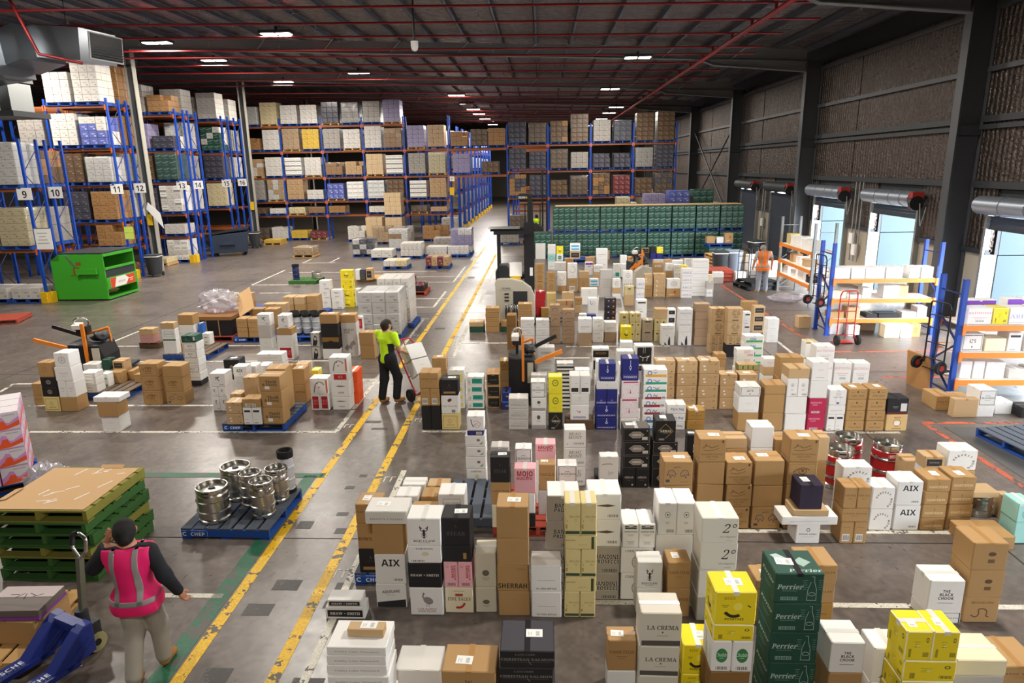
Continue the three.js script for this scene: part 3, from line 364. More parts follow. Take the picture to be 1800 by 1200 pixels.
D('yellab', 'white carton with pale yellow label', 'white', (K) => { K.r(14, 24, 76, 58, '#e3d97f'); K.lines(30, 50, 40, 1, 5, '#b5aa55'); }, 1.9);
D('spear2', 'white carton with pencilled spear', 'white', (K) => { K.curve([[10, 30], [50, 24], [90, 34]], '#aaa49c', 3); K.t('Spear', 60, 62, 16, '#a9a39a', 'italic ', 'serif'); }, 1.6);
D('framed', 'grey carton with outlined name plate', '#c9c6c0', (K) => { K.curve([[20, 24], [60, 12], [84, 28]], '#9c968e', 3); K.box(18, 56, 60, 22, '#55514b', 3); K.t('CHEERS', 48, 68, 14, '#55514b'); }, 1.3);
D('dog', 'white edged black carton with white animal outline', 'white', (K) => { K.r(10, 8, 80, 92, '#1c1b1f'); K.line([[44, 8], [44, 40]], '#cfcbc5', 2); K.line([[54, 8], [54, 40]], '#cfcbc5', 2); K.line([[24, 56], [40, 64], [60, 62], [78, 56], [66, 70], [64, 84]], '#e3e0da', 3.5); K.line([[44, 66], [42, 84]], '#e3e0da', 3.5); }, 0.95);
D('goldblk', 'white edged black carton with gold words', 'white', (K) => { K.r(2, 22, 96, 78, '#1c1a1a'); K.t('REGARD', 50, 54, 26, '#a07c35', 'bold ', 'serif'); }, 2);
D('blklab', 'white edged carton with black panel', 'white', (K) => { K.r(8, 20, 84, 60, '#222026'); K.curve([[34, 52], [50, 40], [66, 54]], '#999', 4); }, 1.8);
D('tawny', 'white carton with dark plum cap print', 'white', (K) => { K.c(46, 26, 9, '#5d2630'); K.c(54, 22, 8, '#6d2c33'); K.t('Cape Mentelle', 50, 58, 12, '#8b857e', '', 'serif'); K.r(60, 78, 22, 18, '#8c867f'); }, 1);
D('mint1', 'white carton with mint panel', 'mint', (K) => { K.r(0, 0, 100, 8, '#e3e0da'); K.ring(50, 56, 22, '#5fa39b', 4); }, 1);
D('greenlogo', 'white carton with round green logo', 'white', (K) => { K.c(50, 46, 24, '#2f7d43'); K.t('Chobby', 50, 44, 13, '#e9f0e6', 'italic ', 'serif'); K.lines(36, 54, 28, 1, 4, '#cfe0cc'); K.bars(20, 84, 62, 11, '#333'); }, 0.75);
D('greenband', 'white carton with green edge and name', 'white', (K) => { K.box(16, 22, 68, 44, '#6b8a73', 2); K.t('SASSO FRERES', 50, 44, 12, '#53635a', 'italic ', 'serif'); K.r(0, 88, 100, 12, '#2f6b4a'); }, 1.35);
// black cartons
D('arrasw', 'wide black carton with silver lozenge', 'black', (K) => { K.box(1, 2, 98, 96, '#8f8b86', 1.5); K.line([[20, 50], [36, 26], [64, 26], [80, 50], [64, 74], [36, 74]], '#d8d3cb', 2, '#8f877e'); K.t('ARRAS', 50, 50, 17, '#eee8de', 'bold ', 'serif'); K.r(72, 66, 22, 24, '#cfcac3'); K.c(92, 18, 5, '#bbb'); }, 2.0, { top: '#5d534c' });
D('arras', 'black carton with gold lozenge', 'black', (K) => { K.line([[12, 50], [50, 14], [88, 50], [50, 86]], gold, 2); K.t('ARRAS', 50, 50, 14, '#e3ddd2', 'bold ', 'serif'); K.lines(34, 60, 32, 1, 4, '#aaa'); K.bars(16, 86, 28, 10, '#ddd'); }, 0.95);
D('arrasp', 'black carton with small white capitals', 'black', (K) => { K.t('ARRAS', 50, 46, 14, '#bdb8b0', 'bold ', 'serif'); K.lines(30, 60, 40, 1, 4, '#888'); K.c(80, 86, 5, '#bbb'); }, 0.75);
D('stear', 'black carton with faint dark name', 'black', (K) => { K.t('STEAR', 50, 56, 15, '#57534f', 'bold ', 'serif'); K.line([[46, 34], [50, 24], [54, 34]], '#444', 2); }, 0.85);
D('ssb', 'black carton with spaced white capitals', 'black', (K) => { K.t('SHAW + SMITH', 50, 48, 12, '#dcd7cd', 'bold ', 'serif'); }, 1.2);
D('stearg', 'low black carton with gold square', 'black', (K) => { K.r(72, 40, 12, 42, '#a9843e'); }, 1.9);
D('salmon', 'wide black carton with grey serif capitals', 'black', (K) => { K.t('LANCERRE', 46, 18, 13, '#7b7771', 'bold ', 'serif'); K.t('CHRISTIAN SALMON', 50, 50, 18, '#8d8881', 'bold ', 'serif'); K.r(6, 66, 88, 1.2, '#6b6761'); K.curve([[52, 60], [56, 78], [60, 88]], '#8d8881', 2); }, 2.2, { top: '#35323a' });
D('bottle', 'black carton with white bottle print', 'black', (K) => { wine(K, '#cfd4d4'); K.r(42, 60, 16, 18, '#2f3a3a'); }, 0.75);
D('bframe', 'black carton with brown edges and faint name', 'kraft', (K) => { K.r(5, 5, 90, 88, '#1d1a18'); K.t('HENSCHKE', 52, 50, 11, '#7d6f58', 'bold ', 'serif'); K.r(8, 78, 18, 9, '#6b5a42'); }, 1.25);
D('bwine', 'black carton with tan base label', 'black', (K) => { K.r(14, 76, 72, 14, '#a57d4a'); K.lines(30, 50, 40, 1, 4, '#555'); K.line([[46, 40], [50, 30], [54, 40]], '#666', 2); }, 0.8);
D('coffee', 'black carton with round tan emblem', 'black', (K) => { K.c(50, 50, 24, '#8d8373'); K.line([[40, 60], [46, 38], [50, 60], [56, 38], [60, 60]], '#1a1818', 4); }, 1.5);
D('note', 'black carton with white paper note', 'black', (K) => { K.r(64, 30, 30, 52, '#e3e1dc'); K.lines(22, 50, 34, 2, 8, '#aaa', 2.5); K.r(0, 90, 100, 10, '#7d1f2c'); }, 1.25);
D('logob', 'black carton with small white script', 'black', (K) => { K.t('ab', 50, 44, 30, '#aaa59d', 'italic ', 'serif'); K.lines(26, 74, 48, 1, 4, '#777'); }, 1);
D('goldarch', 'black carton with gold arched lid', 'black', (K) => { K.r(0, 0, 100, 40, '#8f6b2c'); K.c(50, 62, 30, '#1b191b'); K.r(0, 92, 100, 8, '#1b191b'); }, 1.2);
D('parrot', 'black carton with yellow and white toucans', '#2a2730', (K) => { K.c(32, 44, 15, '#8a8296'); K.c(32, 44, 6, '#f0d4b0'); K.line([[70, 24], [92, 36], [74, 58]], null, 1, '#e0a52a'); K.r(60, 70, 30, 8, '#b5562a'); }, 1.6, { side: true });
D('dark', 'dark carton with grey grid print', '#3b3940', (K) => { for (let j = 0; j < 3; j++) for (let i = 0; i < 3; i++) K.r(8 + i * 31, 10 + j * 30, 24, 18, '#55535b'); });
// brown cartons
D('sherrah', 'brown carton with heavy black capitals', 'kraft', (K) => { K.t('SHERRAH', 50, 80, 25, '#241a10'); K.lines(66, 10, 26, 1, 4, brownInk); }, 1.3);
D('care', 'brown carton with handling words', 'kraft', (K) => { K.t('W', 50, 40, 24, brownInk, 'bold ', 'serif'); K.lines(30, 64, 40, 2, 10, brownInk); }, 2);
D('crest', 'brown carton with engraved crest print', 'kraft', (K) => { K.box(4, 6, 92, 84, '#7a5328', 1.2); K.ring(50, 38, 15, '#6d4a24', 2.5); K.curve([[18, 46], [34, 24], [50, 34], [66, 24], [82, 46]], '#6d4a24', 3); K.curve([[20, 52], [50, 62], [80, 52]], '#6d4a24', 2.5); K.t('ESTATE', 50, 74, 10, '#6d4a24', 'bold ', 'serif'); K.c(50, 38, 6, '#7a5328'); }, 1.1);
D('pigs', 'brown carton with two leaping dogs print', 'kraft', (K) => { for (const s of [-1, 1]) { K.line([[50 + s * 8, 50], [50 + s * 20, 34], [50 + s * 34, 38], [50 + s * 40, 58], [50 + s * 30, 54], [50 + s * 28, 70], [50 + s * 22, 56], [50 + s * 12, 64]], '#3b3550', 2, '#a8875c'); } K.curve([[34, 26], [50, 18], [66, 26]], '#4b4058', 2); K.r(6, 76, 14, 12, '#4b4058'); K.lines(56, 86, 34, 1, 4, '#5d4a40'); }, 1.2);
D('hill', 'brown carton with reclining figure line drawing', 'kraft', (K) => { K.curve([[10, 40], [30, 24], [44, 40], [56, 34], [90, 22]], brownInk, 2); K.curve([[14, 48], [40, 52], [60, 46], [92, 34]], brownInk, 1.6); K.c(24, 26, 5, '#8f6236'); K.t('beautiful mystery', 50, 66, 10, brownInk, 'italic ', 'serif'); K.t('King Valley', 50, 78, 9, brownInk, 'italic ', 'serif'); K.lines(34, 90, 30, 1, 4, brownInk); K.r(86, 4, 7, 12, brownInk); }, 1.15);
D('giant', 'brown carton with spaced cream capitals', 'kraft', (K) => { K.t('GIANT STEPS', 50, 64, 20, '#e6d2a8', 'bold ', 'serif'); K.line([[48, 44], [52, 26], [54, 44]], '#7d5a30', 3); K.lines(30, 84, 40, 1, 5, '#8b6436', 3); K.lines(66, 10, 24, 1, 4, '#8b6436'); }, 1.9);
D('stick', 'brown carton with two white stickers', 'kraftl', (K) => { K.r(18, 34, 12, 14, '#eeeae2'); K.r(22, 62, 12, 14, '#eeeae2'); K.curve([[76, 30], [84, 16], [92, 30]], brownInk, 3); K.c(84, 84, 5, brownInk); K.lines(44, 26, 22, 1, 4, brownInk); }, 1.7);
D('script2', 'tan carton with shield and handwritten name', 'kraft', (K) => { K.c(50, 28, 10, '#5b3d1e'); K.t('Caley Jane', 50, 64, 24, '#5b3d1e', 'italic ', 'serif'); K.lines(14, 30, 20, 1, 4, '#7d5730', 2.5); K.lines(66, 30, 20, 1, 4, '#7d5730', 2.5); }, 2);
D('text', 'brown carton filled with typed lines', 'kraftl', (K) => { for (let i = 0; i < 6; i++) K.t(['THIS IS', 'WHAT WE', 'CALL GOOD', 'WINE AND', 'BEST', 'SHARED'][i], 54, 12 + i * 11, 10, '#5d4a34', 'bold ', 'monospace'); K.r(30, 84, 44, 9, '#6b563c'); }, 1.05);
D('ringp', 'brown carton with round stamped print', 'kraft', (K) => { K.ring(50, 40, 26, '#7a5328', 3); K.ring(50, 40, 17, '#7a5328', 2); K.c(50, 40, 7, '#7a5328'); K.lines(20, 84, 60, 1, 4, '#5d3d1c', 5); }, 1);
D('klab', 'brown carton with barcode label', 'kraft', (K) => { K.lines(14, 22, 66, 1, 4, brownInk); K.r(14, 56, 62, 36, '#e3dfd8'); K.bars(18, 62, 54, 24, '#333'); K.r(0, 0, 0.8, 100, '#8b6436'); }, 0.65);
D('kcirc', 'brown carton with faint round crest', 'kraft', (K) => { K.ring(46, 44, 15, '#8a6234', 2.4); K.line([[42, 50], [46, 36], [50, 50]], '#8a6234', 2); K.lines(22, 66, 50, 1, 4, '#8a6234'); }, 1);
D('kname', 'brown carton with dark name line', 'kraft', (K) => { K.t('VASSE FELIX', 50, 38, 12, '#6d4520', 'bold ', 'serif'); K.lines(28, 52, 44, 2, 6, '#8b6436'); }, 1);
D('thrill', 'brown carton with ornate black lettering', 'kraft', (K) => { K.t('Thrill', 58, 36, 22, '#2d2118', 'bold ', 'serif'); K.t('& Distey', 50, 56, 20, '#2d2118', 'bold ', 'serif'); K.r(24, 66, 24, 20, '#e9e5dd'); K.lines(56, 90, 28, 1, 4, brownInk); }, 1.3);
D('snake', 'brown carton with winding snake print', 'kraft', (K) => { K.curve([[20, 70], [34, 84], [46, 64], [38, 46], [58, 42], [70, 56], [64, 76], [86, 80]], '#5b4020', 3.2); K.t('METANELONG', 50, 18, 10, '#5b4020', 'bold ', 'serif'); }, 1.25);
D('lotus', 'brown carton with small flower mark', 'kraft', (K) => { K.g.fillStyle = '#5b4020'; K.g.beginPath(); K.g.ellipse(K.W * 0.56, 40, 15, 8, 0, 0, 7); K.g.fill(); K.r(46, 60, 20, 14, '#6d4e28'); }, 1.3);
D('ribbon', 'long brown carton with red ribbon', 'kraftl', (K) => { K.r(56, 0, 7, 100, '#c0502a'); K.lines(12, 70, 30, 1, 5, '#7d5a34'); }, 2.4);
D('arch', 'tan carton with arched line print', 'kraftg', (K) => { K.curve([[18, 60], [34, 30], [66, 30], [82, 60]], '#5d4a38', 4); K.lines(30, 72, 40, 1, 5, '#6d5a46'); K.box(4, 4, 92, 92, '#8b7660', 1); }, 1.1);
D('kstamp', 'brown carton with red stamp', 'kraft', (K) => { K.line([[52, 40], [60, 22], [72, 34], [66, 58]], null, 1, '#b33a26'); K.lines(20, 70, 40, 1, 5, '#e3dfd6', 6); }, 1.8);
D('kbox', 'brown carton with black name panel', 'kraftl', (K) => { K.r(10, 20, 80, 60, '#2a2422'); K.t('RATHAN', 50, 50, 16, '#8d857a'); }, 1.4);
D('khead', 'taupe carton with black heading label', '#a8977e', (K) => { K.r(24, 10, 54, 11, '#2a2624'); K.line([[44, 46], [50, 62], [56, 46]], '#6d5d48', 2.5); K.c(50, 80, 2, '#555'); K.box(2, 2, 96, 96, '#cfc3ae', 2); }, 1.05);
D('kgold', 'tan carton with stamped capitals', '#a97f3a', (K) => { K.t('TORTA BIANCA', 50, 54, 12, '#5d4318', 'bold ', 'serif'); K.line([[46, 40], [52, 20], [50, 40]], '#5d4318', 3); K.lines(30, 74, 40, 1, 5, '#6d5020'); }, 1.6);
D('pizza', 'cream carton with orange words and white label', '#d8b67c', (K) => { K.t('MAXX', 52, 18, 13, '#b04a2a', 'bold '); K.ring(52, 52, 22, '#b5603a', 3); K.r(38, 40, 28, 26, '#f0ede6'); K.t('SUPERIORI', 52, 88, 10, '#7d5a34'); }, 1.25);
D('brow', 'brown carton with white lid label', 'kraft', (K) => { K.t('BROWN & CO', 50, 60, 16, '#4a3018', 'bold ', 'serif'); }, 1);
D('snack', 'tray carton with row of green bottles', 'kraftl', (K) => { for (let i = 0; i < 7; i++) { K.r(6 + i * 13, 12, 8, 60, i % 2 ? '#3f7a3a' : '#8fb54a'); } K.r(0, 72, 100, 28, '#b08a5a'); }, 2.6, { side: true });
// coloured cartons
D('yel', 'yellow carton with black potato print', 'yellow', (K) => { K.t('BEER', 34, 18, 11, '#b5a00c', 'bold '); K.curve([[24, 62], [34, 74], [52, 76], [70, 66]], '#22201a', 7); K.t('POTATOES', 48, 84, 9, '#33301c'); K.c(56, 44, 12, '#f6e65a'); K.line([[80, 40], [88, 46]], '#22201a', 3); K.lines(14, 40, 20, 2, 5, '#55501e'); }, 1.05, { side: true });
D('yelh', 'yellow carton with handling symbols', 'yellow', (K) => { K.bars(12, 60, 10, 30, '#33301c'); K.c(48, 50, 6, '#f6ecc0'); K.ring(84, 28, 7, '#44401e', 3); K.bars(70, 72, 24, 16, '#33301c'); K.lines(30, 34, 26, 3, 9, '#66601e'); }, 1.5, { side: true });
D('yelc', 'bright yellow carton with dark ring seal', '#e9dc2e', (K) => { K.ring(50, 34, 17, '#3b3a16', 3.5); K.lines(38, 32, 24, 2, 5, '#3b3a16', 2.2); K.lines(20, 74, 40, 1, 4, '#a8a02c'); }, 0.85);
D('ysmile', 'yellow carton with smiling mouth print', 'yellow', (K) => { K.curve([[30, 54], [44, 68], [60, 66], [74, 52]], '#22201a', 7); K.c(52, 36, 12, '#f4eb98'); K.t('BEER', 50, 84, 10, '#8f840c'); }, 1, { side: true });
D('mojo', 'pink carton with maroon block capitals', 'pink', (K) => { K.t('MOJO', 50, 20, 25, '#a4181e'); K.t('MUSCATO', 48, 40, 14, '#a4181e'); }, 1);
D('mojos', 'pink carton with sideways maroon capitals', 'pink', (K) => { K.t('MOSCATO', 84, 40, 11, '#a4181e', 'bold ', 'sans-serif', -Math.PI / 2); K.t('MOJO', 66, 36, 16, '#a4181e', 'bold ', 'sans-serif', -Math.PI / 2); K.bars(20, 82, 64, 12, '#3a2626'); K.lines(10, 14, 30, 2, 4, '#b56a72'); }, 0.7);
D('mag', 'magenta carton with white heading', 'magenta', (K) => { K.t('SQUEALING', 40, 26, 11, '#e8c4cf', 'bold ', 'serif'); K.t('ANNIE', 32, 40, 10, '#e8c4cf', 'italic ', 'serif'); K.r(14, 82, 50, 13, '#e3d8da'); K.bars(16, 84, 46, 9, '#333'); }, 1.15);
D('five', 'cream carton with red rising bird', 'cream', (K) => { K.t('FIVE TALES', 50, 44, 15, '#4b3d22', 'bold ', 'serif'); K.r(36, 22, 28, 10, '#b03a2a'); K.curve([[70, 60], [66, 74], [46, 82], [30, 74]], '#b02a24', 7); K.lines(28, 10, 44, 1, 4, '#6d5d3a'); }, 1.2);
D('hanc', 'cream carton with dark laurel stamp', '#d3cbb5', (K) => { K.g.fillStyle = '#6b655a'; K.g.beginPath(); K.g.ellipse(K.W / 2, 58, 17, 9, 0, 0, 7); K.g.fill(); K.lines(28, 72, 44, 2, 6, '#8b8576'); }, 0.95);
D('green1', 'tan carton with dark green foot band', '#d8c78d', (K) => { K.r(0, 86, 100, 10, '#3a4a2c'); K.t('Marchesi', 66, 40, 9, '#8b7040', 'italic ', 'serif'); for (let i = 0; i < 8; i++) K.c(rr(2, 20), rr(40, 80), rr(1, 3), '#a8854a'); K.lines(56, 50, 30, 2, 5, '#a8925c'); }, 0.55);
D('green2', 'flat tan carton with dark green end band', '#d8c78d', (K) => { K.r(84, 0, 9, 100, '#3a4a2c'); K.t('MARCHESI', 14, 30, 14, '#8b7040'); K.lines(40, 66, 30, 1, 5, '#a8925c', 3); }, 2.3);
D('creamf', 'cream carton with thin brown frame', '#e0c987', (K) => { K.box(8, 12, 84, 76, '#8b6d33', 2.5); K.ring(46, 46, 12, '#8b6d33', 2); K.lines(24, 70, 52, 1, 4, '#8b6d33', 3); }, 1.25);
D('bandini', 'grey carton with outlined black capitals', 'bandini', (K) => { for (const [d, c] of [[1.1, '#e8e3da'], [0, '#1f1c1a']]) { K.t('BANDINI', 60 + d, 38 + d * 0.6, 19, c); K.t('PROSECCO', 63 + d, 56 + d * 0.6, 18, c); } K.bars(46, 84, 46, 11, '#444'); }, 1.25, { top: 'white' });
D('gilt', 'cream carton with brown square label', '#cdbd86', (K) => { K.r(34, 22, 32, 14, '#5b3a24'); K.lines(30, 54, 40, 2, 7, '#8f7f4c'); K.r(40, 72, 16, 12, '#a8b5c0'); }, 0.85);
D('perrier', 'dark green carton with white bottle print', 'green', (K) => { const b = 78; K.line([[b - 3, 8], [b + 3, 8], [b + 3.5, 26], [b + 9, 52], [b + 10, 92], [b - 10, 92], [b - 9, 52], [b - 3.5, 26]], '#b9ccc2', 1.6); K.g.strokeStyle = '#b9ccc2'; K.g.beginPath(); K.g.ellipse(b * K.W / 100, 70, 11, 6, 0, 0, 7); K.g.stroke(); K.t('Perrier', 30, 44, 20, '#b9c9c2', 'bold italic ', 'serif'); K.lines(12, 58, 36, 1, 4, '#7fa092'); K.r(12, 80, 36, 12, '#87a497'); K.bars(14, 82, 32, 8, '#1d4a3c'); K.lines(56, 20, 12, 5, 8, '#6b8f80', 2); K.lines(90, 20, 9, 5, 8, '#6b8f80', 2); }, 1.55, { topPrint: 'perriert', side: 'perriers' });
D('perriert', 'top', 'green', (K) => { K.line([[8, 20], [24, 14], [44, 40], [40, 62], [16, 36]], null, 1, '#b9c9c2'); K.line([[50, 50], [70, 30], [88, 52], [66, 72]], null, 1, '#9db7ac'); K.t('Perrier', 64, 88, 14, '#b9c9c2', 'bold italic ', 'serif'); });
D('perriers', 'side', 'green', (K) => { K.t('Perrier', 50, 40, 16, '#b9c9c2', 'bold italic ', 'serif'); K.lines(20, 66, 60, 2, 8, '#7fa092'); });
D('perrload', 'green carton', 'green', (K) => { K.t('Perrier', 32, 40, 22, '#a9bdb4', 'bold italic ', 'serif'); K.r(56, 22, 34, 10, '#89a79a'); K.lines(14, 74, 70, 2, 9, '#5f8476', 4); }, 1.6);
D('wave', 'white carton with orange and lilac waves', '#ded9da', (K) => { K.line([[0, 62], [18, 44], [30, 22], [44, 26], [52, 56], [64, 60], [100, 28], [100, 64], [0, 90]], null, 1, '#d58fce'); K.line([[0, 92], [22, 70], [30, 46], [48, 46], [54, 74], [66, 70], [100, 50], [100, 78], [54, 96], [0, 100]], null, 1, '#f0581c'); K.t('MARTONS', 66, 14, 8, '#8d8790'); }, 1, { side: true });
D('orangeb', 'orange carton with darker print', 'orange', (K) => { K.lines(20, 30, 60, 3, 10, '#d24410', 3); K.ring(50, 70, 12, '#d24410', 3); }, 0.9, { side: true });
D('pinkb', 'dusty pink carton', '#c8938c', (K) => { K.lines(30, 44, 40, 1, 6, '#a8706a', 3); }, 2);
D('grnlid', 'dark green carton with white corner label', 'green', (K) => { K.c(34, 46, 6, '#cfd6c8'); K.r(86, 10, 14, 60, '#dfe3dc'); K.lines(20, 70, 40, 1, 6, '#8fae9f', 4); }, 2.2);
D('nzap', 'dark carton with navy printed panel', 'navy', (K) => { K.r(0, 0, 100, 22, '#2a62b5'); K.r(40, 50, 40, 16, '#8f7a3a'); }, 0.8);
D('purp', 'white carton with purple end', 'white', (K) => { K.r(0, 0, 100, 36, '#7d3fae'); K.t('NAPKINS', 50, 66, 22, '#7d3fae'); }, 2.4);
// cartons inside wrapped loads
for (const [c, b, k] of [['Lw', '#ccc7c0', '#99948c'], ['Lg', '#98928b', '#6d6862'], ['Lk', '#986f42', '#6d4c28'], ['Lt', '#b0906a', '#80613c'], ['Ld', 'brown', '#8d7d68'], ['Ln', '#3b3a46', '#77757f'], ['Ly', '#c9a63e', '#8f732a'], ['Lv', 'lilac', '#6b6288'], ['Lo', '#cabb95', '#96814f'], ['Lr', '#6b2a2e', '#b58a80'], ['Lb', '#5560a8', '#c9c9dd']]) D(c, 'carton', b, (K) => { K.lines(22, 36, 56, 2, 9, k, 5); K.r(62, 66, 24, 16, k); }, 1.2);
D('Lp', 'carton', '#cfb48c', (K) => { for (let i = 0; i < 9; i++) { const x = 16 + (i % 3) * 30, y = 16 + ((i / 3) | 0) * 30; K.line([[x, y - 7], [x + 6, y + 2], [x, y + 8], [x - 6, y + 2]], null, 1, i % 2 ? '#6b4a30' : '#8f3a30'); } });
D('Ls', 'carton', 'white', (K) => { K.r(0, 70, 100, 30, '#8b867f'); K.lines(10, 30, 80, 1, 5, '#77726c', 7); });
D('Lc', 'carton', 'white', (K) => { for (let i = 0; i < 5; i++) K.line([[8 + i * 18, 80], [14 + i * 18, 30], [20 + i * 18, 80]], null, 1, '#6b6660'); });
// signs and paper
D('slip', 'address label', '#efeeea', (K) => { K.lines(12, 14, 60, 3, 9, '#a9a6a0', 3); K.bars(14, 60, 60, 22, '#77746e'); });
const SIGN = (code, s, bg, fg, aspect = 1, size = 60) => D(code, 'sign', bg, (K) => K.t(s, 50, 54, size, fg), aspect);
for (const s of ['9', '10', '11', '12', '13', '14', '15', '16', '17']) SIGN('n' + s, s, '#eceae6', '#26221f', 1.4, 72);
D('nosmoke', 'sign', '#e9e3d8', (K) => { K.ring(30, 52, 20, '#b5402c', 6); K.line([[22, 36], [40, 70]], '#b5402c', 5); K.line([[72, 30], [78, 50], [70, 76]], '#333', 6); K.lines(10, 86, 80, 1, 5, '#888', 4); }, 1.5);
D('chep', 'sign', '#14489c', (K) => { K.ring(12, 52, 26, '#dfe6f0', 12, 0.8, 5.5); K.t('CHEP', 62, 54, 66, '#dfe6f0'); }, 3.4);
D('crown', 'sign', '#b9b3a2', (K) => K.t('CROWN', 50, 54, 60, '#33322f'), 3.4);
D('crownb', 'sign', '#17171a', (K) => { K.t('CROWN', 42, 54, 52, '#d8d5d0'); K.c(88, 54, 22, '#e0a52a'); }, 3.2);
D('deutsche', 'sign', '#20307d', (K) => K.t('DEUTSCHE', 50, 54, 72, '#e3e6f0'), 5);
D('suez', 'sign', '#d8451c', (K) => { K.line([[24, 0], [60, 0], [74, 40], [60, 100], [14, 100]], null, 1, '#f0ece4'); K.t('BINGO', 44, 54, 24, '#8d8d8d', 'italic '); K.lines(74, 40, 20, 2, 20, '#f4d9c8', 8); }, 3);
D('bkegs', 'sign', '#a8202a', (K) => K.t('BRIXTON', 50, 54, 62, '#f0e6dc'), 3.6);
D('slab', 'sign', '#f0efeb', (K) => { K.lines(10, 20, 70, 4, 16, '#b5b2ac', 5); }, 1);
D('dots', 'sign', '#2a3350', (K) => { K.ring(50, 50, 36, '#d8d3c8', 8); K.t('Veolia', 50, 52, 22, '#e08a2a', 'italic '); }, 1);
const solids = new Map();
function solidIn(b, s) { if (cellsOf.get(b)?.s === s) return cellsOf.get(b); const k = b + '@' + s; if (!solids.has(k)) solids.set(k, { s, uv: designsUv(b, s) }); return solids.get(k); }
function cells(code) {
  const d = designs.get(code), f = cellFor(code), side = d.side === true ? f : typeof d.side === 'string' ? cellFor(d.side) : solidIn(d.base, f.s), top = d.topPrint ? cellFor(d.topPrint) : solidIn(d.top ?? d.base, f.s);
  return { s: f.s, uv: [f.uv, (side.s === f.s ? side : solidIn(d.base, f.s)).uv, (top.s === f.s ? top : solidIn(d.base, f.s)).uv] };
}
// colour of a ground on another sheet: a small swatch in that sheet's spare bottom strip
let swatch = [];
function designsUv(b, s) { swatch[s] = (swatch[s] ?? 0) + 1; const x = (swatch[s] - 1) * 24 + 1, y = SHEET - 3; const g = sheets[s].g; g.fillStyle = BASE[b] ?? b; g.fillRect(x - 1, y - 1, 24, 4); return [(x + 2) / SHEET, 1 - (y + 1) / SHEET, (x + 20) / SHEET, 1 - y / SHEET]; }
const cartonCache = new Map();
function cartonGeo(code, w, h, d) { const k = [code, w.toFixed(3), h.toFixed(3), d.toFixed(3)].join(); if (!cartonCache.has(k)) { const c = cells(code); cartonCache.set(k, { g: chamfer(w, h, d, Math.min(0.008, h * 0.06), c.uv), s: c.s }); } return cartonCache.get(k); }
function cartonMesh(name, code, w, h, d, wrapped) { const { g, s } = cartonGeo(code, w, h, d), m = new THREE.Mesh(g, wrapped ? sheets[s].wrapped : sheets[s].mat); m.name = name; m.castShadow = m.receiveShadow = true; return m; }
// a flat printed plate: front face carries the print
function plate(parent, name, code, w, h, x, y, z, ry = 0, rx = 0, t = 0.012) { const f = cellFor(code), g = chamfer(w, h, t, 0.001, [f.uv, f.uv, f.uv]); const m = new THREE.Mesh(g, sheets[f.s].mat); m.name = name; m.rotation.order = 'YXZ'; m.rotation.set(rx, ry, 0); m.position.set(x, y, z); parent.add(m); return m; }
// ---------- pallets, wrapped loads and racks ----------
const pg = { deck: new THREE.BoxGeometry(1.165, 0.02, 0.135), stringer: new THREE.BoxGeometry(0.05, 0.1, 1.165), under: new THREE.BoxGeometry(1.165, 0.018, 0.12) };
// a timber pallet; boards run across (x) or along (z); every board is its own part
function palletParts(root, m, top, along, y0 = 0) {
  const q = new THREE.Group(); q.name = 'pallet_frame';
  const put = (g, name, mm, x, y, z) => { const o = new THREE.Mesh(g, mm); o.name = name; const [a, b] = along ? [z, x] : [x, z]; o.position.set(a, y0 + y, b); if (along) o.rotation.y = Math.PI / 2; root.add(o); };
  for (let k = 0; k < 7; k++) put(pg.deck, 'deck_board', top ?? m, 0, 0.14, -0.515 + k * 0.1717);
  for (const x of [-0.557, 0, 0.557]) put(pg.stringer, 'bearer', m, x, 0.08, 0);
  for (const z of [-0.52, 0, 0.52]) put(pg.under, 'bottom_board', m, 0, 0.01, z);
}
function pallet(label, m, x, y, z, turn = 0, { top, along, chep, name = 'pallet', group } = {}) {
  const t = thing(name, label, 'pallet', [x, y, z], turn, group); palletParts(t, m, top, along);
  if (chep) plate(t, 'stencil', 'chep', 0.34, 0.088, along ? -0.4 : -0.38, 0.08, along ? 0.59 : 0.589);
  return t;
}
const rackPallet = join([...[-0.4, -0.13, 0.13, 0.4].map((z) => bx(1.15, 0.02, 0.17, 0, 0.13, z)), ...[-0.53, 0, 0.53].map((x) => bx(0.09, 0.1, 1.1, x, 0.07, 0)), ...[-0.48, 0.48].map((z) => bx(1.15, 0.018, 0.1, 0, 0.01, z))]);
// shrink wrap: a crumpled film shell over a load
function wrapShell(w, h, d, crumple = 0.02) {
  const g = new THREE.BoxGeometry(w, h, d, 10, 8, 10), p = g.attributes.position; g.deleteAttribute('normal'); g.deleteAttribute('uv'); const v = mergeVertices(g, 1e-4), q = v.attributes.position;
  for (let i = 0; i < q.count; i++) q.setXYZ(i, q.getX(i) + rr(-1, 1) * crumple * 0.5 + Math.sign(q.getX(i)) * crumple * 0.5, q.getY(i) + rr(0, 1) * crumple, q.getZ(i) + rr(-1, 1) * crumple * 0.5 + Math.sign(q.getZ(i)) * crumple * 0.5);
  v.computeVertexNormals(); return v;
}
const LOADNAME = { Lw: 'white', Lg: 'grey', Lk: 'brown', Lt: 'tan', Ld: 'dark brown', Ln: 'charcoal', Ly: 'yellow', Lv: 'lilac', Lo: 'cream', Lr: 'maroon', Lb: 'blue violet', Lp: 'patterned tan', Ls: 'grey striped', Lc: 'bottle print', perrload: 'green' };
